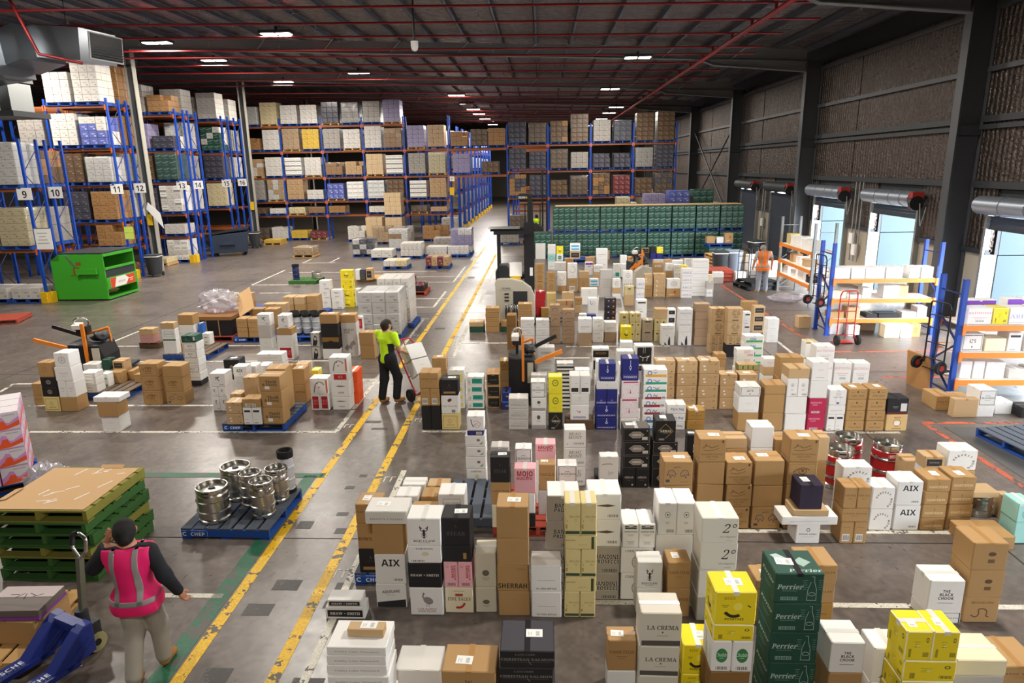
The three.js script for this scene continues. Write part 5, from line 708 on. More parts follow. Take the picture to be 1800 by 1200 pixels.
row('inner white row', [
  [-2.043, -12.686, .276, .26, 'k:.262 k:.259 k:.245 kcirc:.254', 0, 1],
  [-1.7, -12.619, .308, .26, 'yellab:.166 yellab:.153 yellab:.164 yellab:.313'],
  [-1.329, -12.618, .329, .28, 'tealab:.154 tealab:.165 tealab:.164 tealab:.174'],
  [-.983, -12.65, .262, .42, 'bframe:.225 bframe:.235 bframe:.244'],
  [-.802, -13.59, .196, .3, 'k:.251 k:.249 kgold:.197', 0, 1],
  [-.731, -12.552, .17, .24, 'nzap:.188 nzap:.21'],
  [-.092, -12.68, .317, .24, 'gr:.248 gr:.222 framed:.197'],
  [.053, -13.585, .35, .26, 'framed:.225 framed:.211 framed:.185 framed:.184 framed:.183'],
  [.419, -12.581, .335, .26, 'stripe:.153 stripe:.163 stripe:.151 stripe:.161 stripe:.149 stripe:.148'],
  [1.052, -12.548, .102, .26, 'w:.349 w:.322 w:.307'],
  [1.565, -12.807, .193, .26, 'w:.26 w:.258 w:.325'],
  [2.317, -12.545, .374, .3, 'stick:.244 stick:.242 stick:.239 stick:.26', 0, 1],
  [2.736, -12.544, .383, .3, 'stick:.243 stick:.241 stick:.239 stick:.259', 0, 1],
  [3.148, -12.543, .382, .3, 'stick:.243 stick:.241 stick:.239 stick:.259', 0, 1],
  [3.332, -13.565, .26, .24, 'k:.37 kl:.365'],
  [3.541, -12.574, .328, .3, 'stick:.232 stick:.23 stick:.239', 0, 1],
  [3.617, -13.563, .225, .24, 'k:.321 kl:.232 kname:.278'],
  [3.903, -12.573, .338, .3, 'stick:.231 stick:.229 stick:.239', 0, 1],
  [4.196, -13.56, .409, .26, 'kl:.271 kl:.195 snack:.134'],
  [4.217, -13.933, .365, .22, 'w:.076 w:.176 w:.175 grape:.224 grape:.185'],
  [4.802, -14.085, .255, .26, 'w:.203 kl:.189 wl:.188'],
  [4.916, -13.2, .464, .34, 'k:.431 k:.424'],
  [5.458, -12.993, .356, .3, 'bel:.401 bel:.407 bel:.333'],
  [5.554, -13.925, .251, .24, 'vinea:.326 vinea:.335 vinea:.331'],
  [5.832, -12.991, .333, .3, 'bel:.401 bel:.406'],
  [6.194, -12.99, .31, .3, 'bel:.4 bel:.394'],
]);
row('third white row', [
  [.806, -13.655, .302, .24, 'pale:.251 pale:.224'],
  [1.263, -14.438, .367, .26, 'gr:.236 goldblk:.286 goldblk:.207'],
  [1.768, -14.27, .362, .26, 'w:.221 w:.245 seal:.243'],
  [1.917, -15.212, .28, .24, 'w:.219 w:.218 label:.23'],
  [2.181, -14.266, .398, .26, 'gr:.259 goldblk:.154 dog:.42'],
]);
row('centre front row', [
  [-1.915, -18.996, .419, .4, 'gn:.168 kl:.134', 0, 1],
  [-1.454, -18.984, .385, .34, 'k:.168 k:.134 kname:.133 kname:.133 kname:.149'],
  [-1.138, -19.046, .173, .3, 'gn:.151 k:.168'],
  [-.749, -15.718, .225, .34, 'k:.354 kd:.281 kd:.306 kd:.262'],
  [-.506, -18.688, .394, .34, 'k:.231 kname:.181 kname:.163 kname:.163 kname:.146', 0, 1],
  [-.412, -17.605, .357, .3, 'pale:.235 spear2:.218 spear2:.232'],
  [-.017, -17.597, .356, .3, 'spear2:.235 spear2:.218 spear2:.216'],
  [.317, -17.65, .265, .26, 'arch:.235 arch:.233 arch:.324 arch:.26'],
  [.666, -17.643, .325, .26, 'arch:.235 arch:.233 arch:.216 arch:.246'],
  [1.09, -17.396, .35, .3, 'kg:.354 label:.381'],
  [1.109, -18.648, .199, .2, 'w:.213 topblk:.375'],
  [1.356, -18.642, .246, .22, 'parrot:.262 nv:.309'],
  [1.46, -17.747, .265, .28, 'spear2:.345 spear2:.311'],
  [1.799, -17.801, .326, .28, 'kg:.267 label:.281'],
  [1.875, -18.763, .311, .26, 'gr:.181 parrot:.18 parrot:.163 parrot:.163 parrot:.162 parrot:.161'],
  [2.145, -17.259, .257, .26, 'frame:.199 ysmile:.349'],
  [2.154, -17.854, .235, .26, 'gilt:.393 gilt:.389'],
  [2.457, -17.848, .296, .26, 'gilt+gilt:.283 gilt+gilt:.25 gilt+gilt:.248'],
  [2.782, -17.841, .28, .28, 'khead:.298 khead:.296'],
  [2.837, -19.436, .304, .26, 'w:.44 topblk:.385'],
  [3.121, -17.833, .325, .28, 'gilt+gilt:.314 gilt+gilt:.311 kl:.262'],
  [3.251, -17.411, .332, .28, 'sil:.322 pale:.213'],
  [3.521, -18.457, .21, .24, 'w:.323 blklab:.24 blklab:.191'],
  [3.684, -17.403, .345, .28, 'sil:.352 pale:.334 pale:.286'],
  [4.109, -17.394, .374, .3, 'kg:.23 kg:.228 kg:.227 kg:.21 kg:.209'],
  [4.313, -16.608, .357, .3, 'text+text:.235 text+text:.234 text:.333 text:.344'],
  [4.641, -16.288, .363, .3, 'b+b:.303 text+text:.243 text:.326 text:.337'],
  [4.924, -15.64, .441, .3, 'oh:.167 oh:.18 oh:.165 oh:.178'],
  [5.533, -18.28, .176, .18, 'topblk:.35 topblk:.347'],
  [5.993, -18.794, .306, .26, 'kbox:.261 kbox:.243 kbox:.242'],
  [6.01, -17.65, .302, .3, 'ws:.324 ws:.321'],
  [6.037, -19.785, .437, .26, 'k:.342 k:.339'],
]);
row('centre middle row', [
  [-.12, -25.183, .333, .26, 'ringp:.388 ringp:.363 ringp:.34'],
  [-.086, -20.788, .309, .3, 'rd:.305 rd:.303 rd:.248', 0, 1],
  [.055, -20.586, .238, .19, 'kgold:.198 kgold:.179'],
  [.276, -22.041, .31, .3, 'go:.324 go:.246'],
  [.295, -25.163, .311, .26, 'ringp:.408 ringp:.363'],
  [.715, -21.753, .527, .24, 'kl:.207 ribbon:.169'],
  [.719, -25.501, .336, .26, 'k:.218 ringk:.519'],
  [.871, -23.479, .409, .3, 'kl:.323'],
  [1.11, -25.362, .355, .3, 'klab:.518 ringk:.556'],
  [1.13, -21.561, .23, .24, 'kl:.28 kname:.223'],
  [1.532, -25.461, .377, .3, 'kcirc:.498 kl:.258'],
  [1.549, -21.031, .295, .26, 'w:.292 sketch:.29'],
  [1.568, -22.944, .553, .3, 'w:.276 seal:.275'],
  [1.915, -25.442, .334, .26, 'k:.195 blueprint:.281'],
  [2.243, -24.163, .429, .3, 'gr:.351 gr:.328 gr:.326'],
  [2.604, -23.932, .284, .26, 'w:.184 kl:.204 circ:.325'],
  [2.89, -22.695, .316, .26, 'kl:.37 gilt:.29'],
  [3.017, -24.238, .337, .26, 'viol:.29 viol:.329 circ:.327'],
  [3.436, -23.894, .292, .26, 'viol:.347 viol:.364'],
  [3.752, -24.205, .275, .26, 'kname:.433 stick:.388'],
  [4.143, -24.187, .416, .3, 'stick:.165 stick:.165 stick:.164 stick:.163 kl:.183'],
  [4.632, -24.165, .475, .3, 'kstamp:.308 circ:.347'],
  [5.057, -23.93, .37, .3, 'viol:.245 viol:.284 viol:.242 viol:.281'],
  [5.596, -24.31, .572, .34, 'pale:.226 pale:.225 pale:.224 pale:.223 pale:.222 pale:.201'],
]);
row('centre rear row', [
  [-.125, -34.895, .516, .2, 'w:.408 w:.376'],
  [.406, -31.089, .356, .3, 'label:.392 mint1:.338 w:.413'],
  [.745, -29.072, .479, .3, 'gr:.27 seal:.342'],
  [.836, -33.744, .33, .3, 'greenlogo:.395 ysmile:.364'],
  [1.146, -30.011, .394, .3, 'k:.354 k:.301'],
  [1.588, -33.614, .495, .4, 'kbox:.392 blueprint:.362', .15, 0],
  [1.977, -29.309, .335, .26, 'w:.296 purp:.27'],
  [2.137, -30.969, .405, .3, 'k:.286 k:.285'],
  [2.318, -28.367, .371, .26, 'kl:.287 pale:.286'],
  [2.69, -31.107, .509, .34, 'label:.469 label:.465'],
  [3.101, -28.619, .278, .3, 'tealab:.289 w:.288'],
  [3.139, -34.405, .448, .3, 'k:.229 k:.228'],
  [3.409, -28.301, .298, .3, 'greenband:.286 w:.332'],
  [3.725, -31.574, .306, .3, 'w:.264 w:.289'],
  [4.023, -31.553, .227, .3, 'k:.264 k:.236'],
  [4.968, -29.435, .43, .26, 'k:.296 klab:.221'],
  [5.149, -34.455, .361, .3, 'b:.314 bframe:.228'],
  [5.262, -28.487, .275, .24, 'k:.287 circ:.309'],
  [5.446, -29.727, .311, .26, 'gr:.299 kl:.297'],
  [5.527, -34.423, .275, .3, 'nv:.286 b:.284'],
  [5.599, -28.466, .298, .26, 'viol:.287 viol:.262'],
  [5.831, -28.155, .225, .26, 'yelh:.284 yelh:.282'],
  [5.848, -34.397, .303, .3, 'nv:.285 yelh:.312'],
  [5.893, -24.108, .252, .19, 'frame:.307 gr:.244'],
  [6.125, -25.234, .284, .26, 'gr:.341 cr:.276'],
  [6.346, -29.996, .239, .26, 'w:.301 w:.274'],
]);
row('left front bay', [
  [-10.395, -12.846, .186, .28, 'kname:.21 k:.257'],
  [-9.932, -13.905, .323, .3, 'w:.157 label:.156 w:.104', .15, 0],
  [-9.825, -12.474, .322, .28, 'creamf:.313 coffee:.203 coffee:.201 kcirc:.304:.3'],
  [-9.682, -14.068, .169, .26, 'w:.238 gn:.236', .15, 0],
  [-9.515, -13.2, .312, .3, 'emblem:.163 emblem:.162 emblem:.112', .15, 0],
  [-9.471, -12.473, .345, .34, 'k:.3 wl+wl:.333 wl:.293 circ:.29:.3'],
  [-9.438, -13.581, .169, .225, 'oh:.154 oh:.141', .15, 0],
  [-9.422, -14.107, .253, .3, 'k:.225 kbox:.21', .15, 0],
  [-9.357, -13.819, .278, .276, 'kcirc:.26', .15, 0],
  [-9.157, -14.063, .114, .4, 'k:.211', .15, 0],
  [-8.887, -13.896, .159, .3, 'k:.183', .15, 0],
  [-7.996, -12.872, .387, .34, 'crest:.294 crest:.303 crest:.276'],
  [-7.95, -11.417, .337, .34, 'ws:.29 k:.286:.37 label:.098:.49'],
  [-7.747, -14.105, .315, .34, 'b:.119 script:.185 s42:.157 script:.169 s42:.181 s42:.18 grnlid:.154'],
  [-7.499, -12.871, .397, .34, 'pigs:.282 crest:.303 k:.24'],
  [-6.45, -13.254, .325, .32, 'w:.25 w:.161 coffee:.43', 0, 1],
  [-6.405, -12.5, .304, .34, 'arrow+arrow:.298 arrow+arrow:.201 arrow:.281'],
  [-6.303, -14.855, .596, .34, 'ws:.206 ws:.15 label:.163'],
  [-6.149, -12.97, .27, .271, 'w:.221 w:.207 aixd:.35'],
  [-6.045, -13.252, .21, .3, 'w:.188 w:.248 ws:.271'],
  [-5.95, -13.622, .215, .3, 'w:.192 redlab:.191 ws:.227'],
  [-5.006, -14.083, .157, .26, 'kl:.184 yelh:.182'],
  [-4.402, -12.528, .357, .3, 'redpair+redpair:.332 bird:.328'],
  [-3.99, -12.56, .357, .32, 'emblem:.273 emblem:.329 redlab:.163 bird:.311'],
  [-3.835, -12.892, .19, .42, 'orangeb:.23 orangeb:.229 orangeb:.227'],
]);
row('blue pallet group', [
  [-5.779, -11.905, .223, .26, 'k:.25 kl:.158', .15, 0],
  [-5.599, -11.377, .298, .3, 'stick:.208 stick:.217', .15, 0],
  [-5.495, -11.936, .245, .26, 'k:.307 kl:.415', .15, 0],
  [-5.388, -13.249, .31, .3, 'k:.348 k:.332'],
  [-5.267, -11.377, .329, .28, 'topblk+topblk:.328 klab:.162', .15, 0],
  [-5.096, -13.541, .267, .26, 'k:.405 kl:.25'],
  [-5.055, -12.09, .369, .36, 'k:.367 k:.474', .15, 0],
  [-4.954, -12.965, .252, .32, 'kname:.39 k:.337', 0, 1],
  [-4.895, -11.406, .381, .34, 'thrill:.317 thrill:.302 thrill:.288', .15, 0],
]);
row('left rear bay', [
  [-10.661, -17.39, .561, .36, 'bw:.159'],
  [-10.655, -17.326, .385, .3, 'pinkb:.221 kl:.173', .16, 0],
  [-10.217, -21.708, .242, .26, 'w:.288 cr:.267', .15, 0],
  [-9.943, -21.698, .203, .26, 'w:.287 mint1:.266', .15, 0],
  [-9.68, -21.688, .222, .26, 'k:.287 kl:.285', .15, 0],
  [-9.44, -17.158, .41, .34, 'w:.312 w:.232 k:.276', .15, 0],
  [-9.422, -16.248, .346, .204, 'w:.342 greenband:.309 kl:.161', .15, 0],
  [-9.285, -16.465, .111, .2, 'k:.226', .15, 0],
  [-9.111, -17.271, .126, .2, 'w:.282 bl:.28', .15, 0],
  [-8.944, -17.148, .202, .26, 'emblem:.311', .15, 0],
  [-8.296, -17.941, .297, .4, 'kname:.275 kname:.257', .15, 0],
  [-8.232, -18.819, .394, .34, 'k:.303 k:.317', .15, 0],
  [-8.153, -21.095, .345, .5, 'k:.298 kl:.24', .15, 0],
  [-8.104, -19.855, .677, .34, 'k:.282 kl:.28', .15, 0],
  [-7.964, -17.933, .312, .4, 'kname:.274 kname:.256', .15, 0],
  [-7.801, -18.807, .376, .34, 'k:.303 k:.317', .15, 0],
  [-7.78, -21.082, .337, .5, 'k:.297 kl:.24', .15, 0],
  [-7.687, -27.745, .183, .4, 'w:.428', .15, 0],
  [-7.457, -27.731, .207, .4, 'dark:.427', .15, 0],
  [-7.429, -21.246, .358, .5, 'k:.299 k:.242', .15, 0],
  [-7.402, -22.514, .366, .34, 'oval:.355 oval:.313 oval:.311'],
  [-7.19, -27.715, .254, .4, 'kbox:.474', .15, 0],
  [-6.994, -22.498, .385, .268, 'oval:.355 emblem:.313'],
  [-6.894, -16.106, .325, .28, 'ws:.309 ws:.277 pattern:.318 arrow:.287'],
  [-6.709, -22.778, .409, .3, 'yel:.339 yel:.297 yelh:.354 ysmile:.293'],
  [-6.445, -16.203, .399, .34, 'redpair:.355 w:.278 k:.175 arrow:.332:.26'],
  [-6.35, -22.961, .312, .3, 'w:.321 w:.279'],
  [-5.704, -16.244, .224, .24, 'portrait:.34 portrait:.337'],
  [-5.303, -16.238, .442, .3, 'w:.266 goldarch:.308 b:.334 k:.245', 0, 1],
  [-5.037, -18.011, .183, .24, 'w:.323 redlab:.384'],
  [-4.884, -16.442, .388, .32, 'horse:.594 mutley:.293 k:.204', 0, 1],
  [-4.383, -16.224, .366, .28, 'k:.353 k:.335'],
]);
// ---------- pallets standing on the floor ----------
pallet('blue pallet under steel kegs beside the yellow line', M.palletBlue, -4.1, 0, -8.3, -0.02, { top: M.palletBlueWorn, along: true, chep: true });
pallet('blue pallet under the brown cartons with ornate black lettering', M.palletBlue, -5.28, 0, -12.0, 0, { chep: true, top: M.palletBlueWorn });
pallet('blue pallet with tan boards left of the brown crest towers', M.palletBlue, -9.33, 0, -13.8, 0, { top: M.palletTop, along: true });
pallet('blue pallet with tan boards beside the tall outlined carton tower', M.palletBlue, -9.05, 0, -16.8, 0, { top: M.palletTop, along: true });
pallet('blue pallet under the brown carton heap in the left rear bay', M.palletBlue, -8.0, 0, -18.55, 0, { chep: true });
pallet('blue pallet under silver canisters', M.palletBlue, -6.72, 0, -18.55, 0, {});
pallet('blue pallet under long brown cartons behind the canisters', M.palletBlue, -7.6, 0, -21.4, 0, {});
pallet('blue pallet under brown cartons between heap and canisters', M.palletBlue, -7.5, 0, -19.85, 0, {});
pallet('blue pallet under cream and mint cartons in the left bay', M.palletBlue, -10.0, 0, -22.0, 0, {});
pallet('wooden pallet under grey and brown cartons beside an empty red pallet', M.wood, -7.3, 0, -28.6, 0, {});
pallet('empty red pallet in the middle left bay', M.palletRed, -6.05, 0, -28.4, 0, { along: true });
pallet('red pallet carrying black trays beside the yellow line', M.palletRed, -4.95, 0, -25.4, 0, {});
pallet('green pallet with a navy keg on it', M.palletGreen, -10.0, 0, -28.2, 0, { along: true });
pallet('red pallet standing alone by the left racks', M.palletRed, -17.5, 0, -20.9, 0.3, {});
pallet('dark blue pallet under mixed cartons beside the right yellow line', M.palletBlue, -1.58, 0, -7.35, 0, { chep: true, top: M.palletBlueWorn, along: true });
pallet('empty dark pallet beside the tall brown carton tower', M.palletBlueWorn, -1.26, 0, -8.62, 0, { top: M.palletBlueWorn, along: true });
pallet('red pallet under pink cartons', M.palletRed, -0.08, 0, -8.42, 0, {});
pallet('blue pallet lying on the steel dock plate', M.palletBlue, 8.05, 0.006, -10.75, 0.15, { top: M.palletBlueWorn, along: true });
pallet('blue pallet under small cartons at the rear of the hall', M.palletBlue, 1.6, 0, -33.9, 0, {});
[['bottom', 0], ['middle', 0.152], ['top', 0.304]].forEach(([w, y]) => pallet(`red pallet, ${w} of the stack near the orange vest`, M.palletRed, 7.0, y, -27.9, 0, { along: true }));
[['bottom', 0], ['lower middle', 0.152], ['upper middle', 0.304], ['top', 0.456]].forEach(([w, y]) => pallet(`bare wooden pallet, ${w} of the stack behind the orange vest`, M.wood, 8.1, y, -31.3, 0.1, { along: true }));
[['lower', 0], ['upper', 0.152]].forEach(([w, y]) => pallet(`dark pallet, ${w} of two lying beside the shelving`, M.black, 8.0 + y, y, -25.9, 0.2, { along: true }));
pallet('blue pallet on a mint green load by the closed doors', M.palletBlue, 8.7, 0.62, -34.4, 0, {}); load('', 8.7, 0, -34.4, 0.46, 'perrload', { label: 'low green carton load under a blue pallet by closed doors' });
{ const names = ['lowest', 'second lowest', 'third up', 'fourth up', 'fifth up', 'topmost']; for (let k = 0; k < 6; k++) pallet(`worn green pallet, ${names[k]} of the stack near the pink vest`, k % 3 === 2 ? M.palletGreen2 : M.palletGreen, -5.77 + [0, 0.02, -0.01, 0.015, -0.02, 0][k], k * 0.1505, -7.36 + [0, -0.015, 0.01, 0, 0.01, 0][k], [0, 0.01, -0.012, 0.015, -0.01, 0][k], { top: k === 5 ? M.palletGreen2 : M.palletGreen });
  const s = thing('cardboard_sheet', 'large sheet of cardboard with tape scraps lying on green pallets', 'cardboard', [-5.79, 0.906, -7.35]); part(s, 'sheet', [bx(1.12, 0.006, 1.1, 0, 0.003, 0), bx(0.3, 0.006, 0.06, 0.2, 0.02, -0.57, 0.4), bx(0.1, 0.006, 0.3, -0.57, 0.012, 0.2, 0, 0, 0.2)], M.kraftLight); for (let k = 0; k < 14; k++) part(s, 'tape_scrap', bx(rr(0.08, 0.26), 0.002, 0.014, rr(-0.4, 0.45), 0.0075, rr(-0.5, 0.4), 0, rr(0.2, 1.5)), M.paper); }
for (let k = 0; k < 3; k++) pallet(`worn pallet, ${['bottom', 'middle', 'top'][k]} of the stack at the far left edge`, k === 2 ? M.palletBlue : M.wood, -8.2, k * 0.151, -7.75, 0.4, { top: M.wood });
// rotated load of patterned cartons with loose film
load('', -8.45, 0, -9.2, 1.12, 'wave', { ny: 4, nx: 3, nz: 3, turn: 0.62, label: 'pallet of white cartons with orange and lilac waves' });
function crumple(w, h, d, n = 14, amp = 0.3) { const g = new THREE.SphereGeometry(0.5, n * 2, n); g.deleteAttribute('normal'); g.deleteAttribute('uv'); const v = mergeVertices(g, 1e-4), p = v.attributes.position; for (let i = 0; i < p.count; i++) { const k = 1 + rr(-amp, amp), y = p.getY(i) * k; p.setXYZ(i, p.getX(i) * k * w, Math.max(-0.5, y) * h, p.getZ(i) * k * d); } v.computeVertexNormals(); v.translate(0, h * 0.5, 0); return v; }
const filmWhite = new THREE.MeshPhysicalMaterial({ color: 0xf1eef2, roughness: 0.18, transmission: 0.78, thickness: 0, ior: 1.45 });
{ const t = thing('plastic_film_heap', 'crumpled clear plastic film beside the orange and lilac carton pallet', 'plastic film', [-7.15, 0, -8.75]); part(t, 'film', crumple(0.6, 0.55, 0.5), filmWhite); }
{ const t = thing('plastic_bag_heap', 'heap of clear plastic wrapping on black crates in the left bay', 'plastic film', [-9.25, 0.71, -18.8]); part(t, 'film', crumple(1.1, 0.62, 0.8, 16, 0.22), filmWhite); }
{ const t = thing('plastic_sheet', 'white plastic sheet crumpled on the floor beside the shelving', 'plastic film', [8.3, 0, -23.1]); part(t, 'film', crumple(1.3, 0.3, 0.55, 12, 0.25), filmWhite); }
{ const t = thing('crate_load', 'black crates on a red pallet with timber edge in the left bay', 'crates', [-9.22, 0, -18.65]); palletParts(t, M.palletRed, M.palletRed, false); for (let i = 0; i < 3; i++) { const c = part(t, 'crate', [bx(0.34, 0.44, 1.0, -0.36 + i * 0.36, 0.38, 0)], M.black); part(c, 'crate_edge', bx(0.02, 0.46, 0.02, -0.54 + i * 0.36, 0.38, 0.51), M.wood); } part(t, 'timber_edge', [bx(1.14, 0.1, 1.1, 0, 0.655, 0)], M.kraftDark); }
{ const t = thing('cardboard_sheet', 'tan cardboard sheet leaning on the brown carton heap', 'cardboard', [-8.5, 0.72, -18.75], 0.1); part(t, 'sheet', [place(new THREE.BoxGeometry(0.5, 0.9, 0.012), 0, 0.28, 0, -0.9, 0, 0.55)], M.kraftLight); }
{ const t = thing('cardboard_sheet', 'brown cardboard panel leaning on the blue shelving post', 'cardboard', [7.75, 0, -13.85], 0); part(t, 'sheet', [place(new THREE.BoxGeometry(0.05, 0.75, 0.6), 0, 0.37, 0, 0, 0.2, 0.1)], M.kraft); }
// ---------- wrapped loads on the floor ----------
load('', -4.52, 0, -18.72, 1.2, 'Lw', { nx: 3, nz: 3, ny: 4, film: true, turn: 0.02, label: 'tall wrapped pallet of white cartons beside the yellow line', w: 1.12, d: 1.12 });
load('', -4.4, 0, -20.1, 1.35, 'Lw', { w: 0.95, nx: 4, nz: 2, ny: 4, label: 'white carton pallet directly behind the film wrapped one' });
for (const [x, z, h, c, label, o] of [[-13.0, -37, 0.42, 'Lt/Lw', 'low wrapped pallet of tan cartons, leftmost in the far left bay', { film: true, pm: M.wood }], [-9.7, -37, 0.8, 'Ln/Lw', 'clear film wrapped grey pallet in the far left bay', { film: true }], [-8.35, -35.5, 0.4, 'Lw', 'low white pallet load with a brown corner carton', { nx: 2 }], [-6.9, -36, 0.68, 'Lw', 'white carton pallet behind the low white loads', { nx: 5 }], [-5.65, -36.6, 0.4, 'Lw', 'low white carton pallet with green bundles behind', { nx: 5 }], [-4.4, -37.4, 1.25, 'Lv/Lw', 'tall lilac and white pallet beside the yellow line', { film: true }], [-4.5, -36.3, 0.42, 'Lw', 'low white pallet load in front of the tall lilac one', { nx: 5, d: 0.5 }], [-6.95, -32.2, 0.28, 'Lw/Lo', 'white wrapped low pallet of small mixed cartons', { ny: 1, nx: 4 }], [-4.95, -32.2, 0.42, 'Lt/Lr', 'brown and maroon low pallet load beside the yellow line', { nx: 4 }], [-10.1, -43.2, 0.95, 'Lt', 'tan wrapped pallet standing before the long rack', { film: true }], [-8.75, -43.1, 0.95, 'Lg', 'grey wrapped pallet standing before the long rack', {}], [-8.3, -39.6, 1.1, 'Lw/Lk', 'white topped wrapped pallet in the far bay', { film: true }], [-7.2, -44.6, 0.85, 'Lk', 'brown pallet load beside the tunnel entrance', {}], [-12.2, -45.0, 0.85, 'Lw', 'white film topped pallet beside the patterned tan ones', {}], [-5.5, -38.2, 0.7, 'Lg', 'grey green bundle pallet in the far bay', {}], [-2.0, -42, 0.8, 'Lg', 'grey strapped bundle beside the tunnel exit', {}], [-19.6, -34.2, 0.25, 'Lo', 'low cream carton pallet by rack thirteen', { ny: 1, pm: M.wood }], [-17.2, -43.4, 0.22, 'Ly', 'low yellow carton pallet by the long rack', { ny: 1, pm: M.wood }]]) load('', x, 0, z, h, c, { ...o, label });
// wall of green cartons, two pallets high
for (let i = -1; i < 8; i++) for (let j = 0; j < (i < 0 ? 1 : 2); j++) load('', 1.1 + i * 1.2 - (i < 0 ? 0.02 : 0), j * 1.3, -35.6, 1.14, 'perrload', { w: 1.15, d: 1.1, nx: 4, ny: 4, nz: 2, label: `wrapped green carton pallet, ${j ? 'upper' : 'lower'} tier, ${i < 0 ? 'extra one at the aisle end' : ORD[i] + ' column'} of the green wall` });
{ const t = thing('cover_board', 'long tan board lying on the green carton wall', 'board', [5.3, 2.602, -35.6]); part(t, 'board', bx(9.3, 0.03, 1.0, 0, 0.015, 0), M.kraftLight); }
[[4.6, 'Lo', 0.55], [6.1, 'Lv', 0.7], [7.4, 'Lb', 0.85], [8.7, 'perrload', 0.9]].forEach(([x, c, h], i) => { load('', x, 0, -38.6, 1.7, 'perrload', { ny: 5, nz: 1, label: `green carton pallet behind the green wall, ${ORD[i]} from the aisle` }); load('', x, 1.85, -38.6, h + 0.35, c, { nz: 1, label: `${LOADNAME[c]} pallet load showing above the green wall, ${ORD[i]} from the aisle` }); });
// ---------- kegs ----------
const kegProfile = (r, h) => [[0, 0.02], [r * 0.94, 0], [r * 0.98, 0.012], [r * 0.98, h * 0.09], [r * 0.9, h * 0.12], [r * 0.97, h * 0.16], [r * 0.98, h * 0.3], [r * 1.04, h * 0.315], [r * 1.04, h * 0.345], [r * 0.97, h * 0.36], [r * 0.97, h * 0.6], [r * 1.04, h * 0.615], [r * 1.04, h * 0.645], [r * 0.98, h * 0.66], [r * 0.97, h * 0.8], [r * 0.9, h * 0.84], [r * 0.97, h * 0.87], [r * 0.98, h * 0.98], [r * 0.96, h], [r * 0.92, h], [r * 0.91, h * 0.88], [r * 0.55, h * 0.9], [0, h * 0.905]];
function keg(label, x, y, z, r, h, { band, cap, m = M.stainless, group, text } = {}) {
  const t = thing('keg', label, 'keg', [x, y, z], rr(-1, 1), group); part(t, 'shell', toCreasedNormals(lathe(kegProfile(r, h), 36), 0.5), m);
  part(t, 'valve', [cy(r * 0.16, h * 0.05, 0, h * 0.93, 0), cy(r * 0.24, h * 0.012, 0, h * 0.915, 0)], M.darkSteel);
  part(t, 'paper_label', bx(r * 0.7, 0.002, r * 0.5, r * 0.25, h * 0.918, r * 0.3, 0, 0.5), M.paper);
  for (const a of [0.6, 2.2, 3.8]) part(t, 'hand_hole', place(new THREE.BoxGeometry(r * 0.45, h * 0.035, 0.012), Math.sin(a) * r * 0.965, h * 0.945, Math.cos(a) * r * 0.965, 0, a), M.black);
  if (band) for (const [a, b] of [[0.15, 0.27], [0.36, 0.6], [0.7, 0.82]]) part(t, 'red_band', cy(r * 1.012, h * (b - a), 0, h * (a + b) / 2, 0, 0, 0, 0, r * 1.012, 36), band);
  if (cap) part(t, 'rubber_collar', lathe([[r * 0.8, h * 0.86], [r * 1.06, h * 0.86], [r * 1.06, h * 1.02], [r * 0.85, h * 1.02], [r * 0.85, h * 0.9]], 30), cap);
  if (text) { t.rotation.y = 0.1; plate(t, 'brand_plate', text, r * 1.0, h * 0.16, 0, h * 0.76, r * 1.03); }
  return t;
}
keg('wide steel keg at the front corner of the blue pallet', -4.36, 0.152, -8.0, 0.205, 0.47); keg('wide steel keg behind the front corner keg', -4.32, 0.152, -8.62, 0.205, 0.47);
keg('slender steel keg in the middle of the blue pallet', -4.02, 0.152, -8.4, 0.15, 0.47); keg('slender steel keg nearest the yellow line on the blue pallet', -3.74, 0.152, -8.1, 0.155, 0.5); keg('slender steel keg beside the tall slim one', -3.7, 0.152, -8.52, 0.15, 0.49);
{ const k = keg('tall slim keg with black collar on the blue pallet', -3.66, 0.152, -8.78, 0.105, 0.62, { cap: M.rubber, m: mat(0xc4c5ca, 0.5, 0.1) }); part(k, 'foot_ring', cy(0.115, 0.05, 0, 0.03, 0), M.rubber); }
keg('red banded steel keg beside the brown carton row', 4.28, 0, -9.35, 0.2, 0.6, { band: M.red }); keg('red banded steel keg behind its twin by the brown row', 4.62, 0, -9.85, 0.2, 0.58, { band: M.red }); keg('red banded keg with a black strap and white lettering', 5.05, 0, -9.55, 0.2, 0.6, { band: M.red, text: 'bkegs' });
keg('low steel keg under a tan carton at the right', 5.8, 0, -8.56, 0.17, 0.3); keg('navy keg standing on the green pallet', -10.4, 0.152, -28.1, 0.14, 0.62, { m: mat(0x1c2a5c, 0.4), cap: M.rubber }); keg('short steel keg on the green pallet', -9.6, 0.152, -28.3, 0.2, 0.3);
row('on flat white stack', [[-1.46, -4.72, 0.3, 0.11, 'kl:.075', 0.906, 1]]);
row('on low keg', [[5.77, -8.38, 0.34, 0.28, 'kl:.08', 0.302, 0], [5.78, -8.34, 0.36, 0.26, 'k:.08:.36', 0.386, 1]].slice(0, 1));
for (let i = 0; i < 8; i++) { const k = keg(`silver canister with black rubber collar, ${ORD[i]} of eight on a blue pallet`, -7.12 + (i % 4) * 0.27 + (i > 3 ? 0.1 : 0), 0.152, -18.25 - (i > 3 ? 0.3 : 0), 0.115, 0.6, { cap: M.rubber, m: M.silver, group: 'silver canisters on a blue pallet' }); part(k, 'foot_ring', cy(0.12, 0.06, 0, 0.03, 0), M.rubber); }
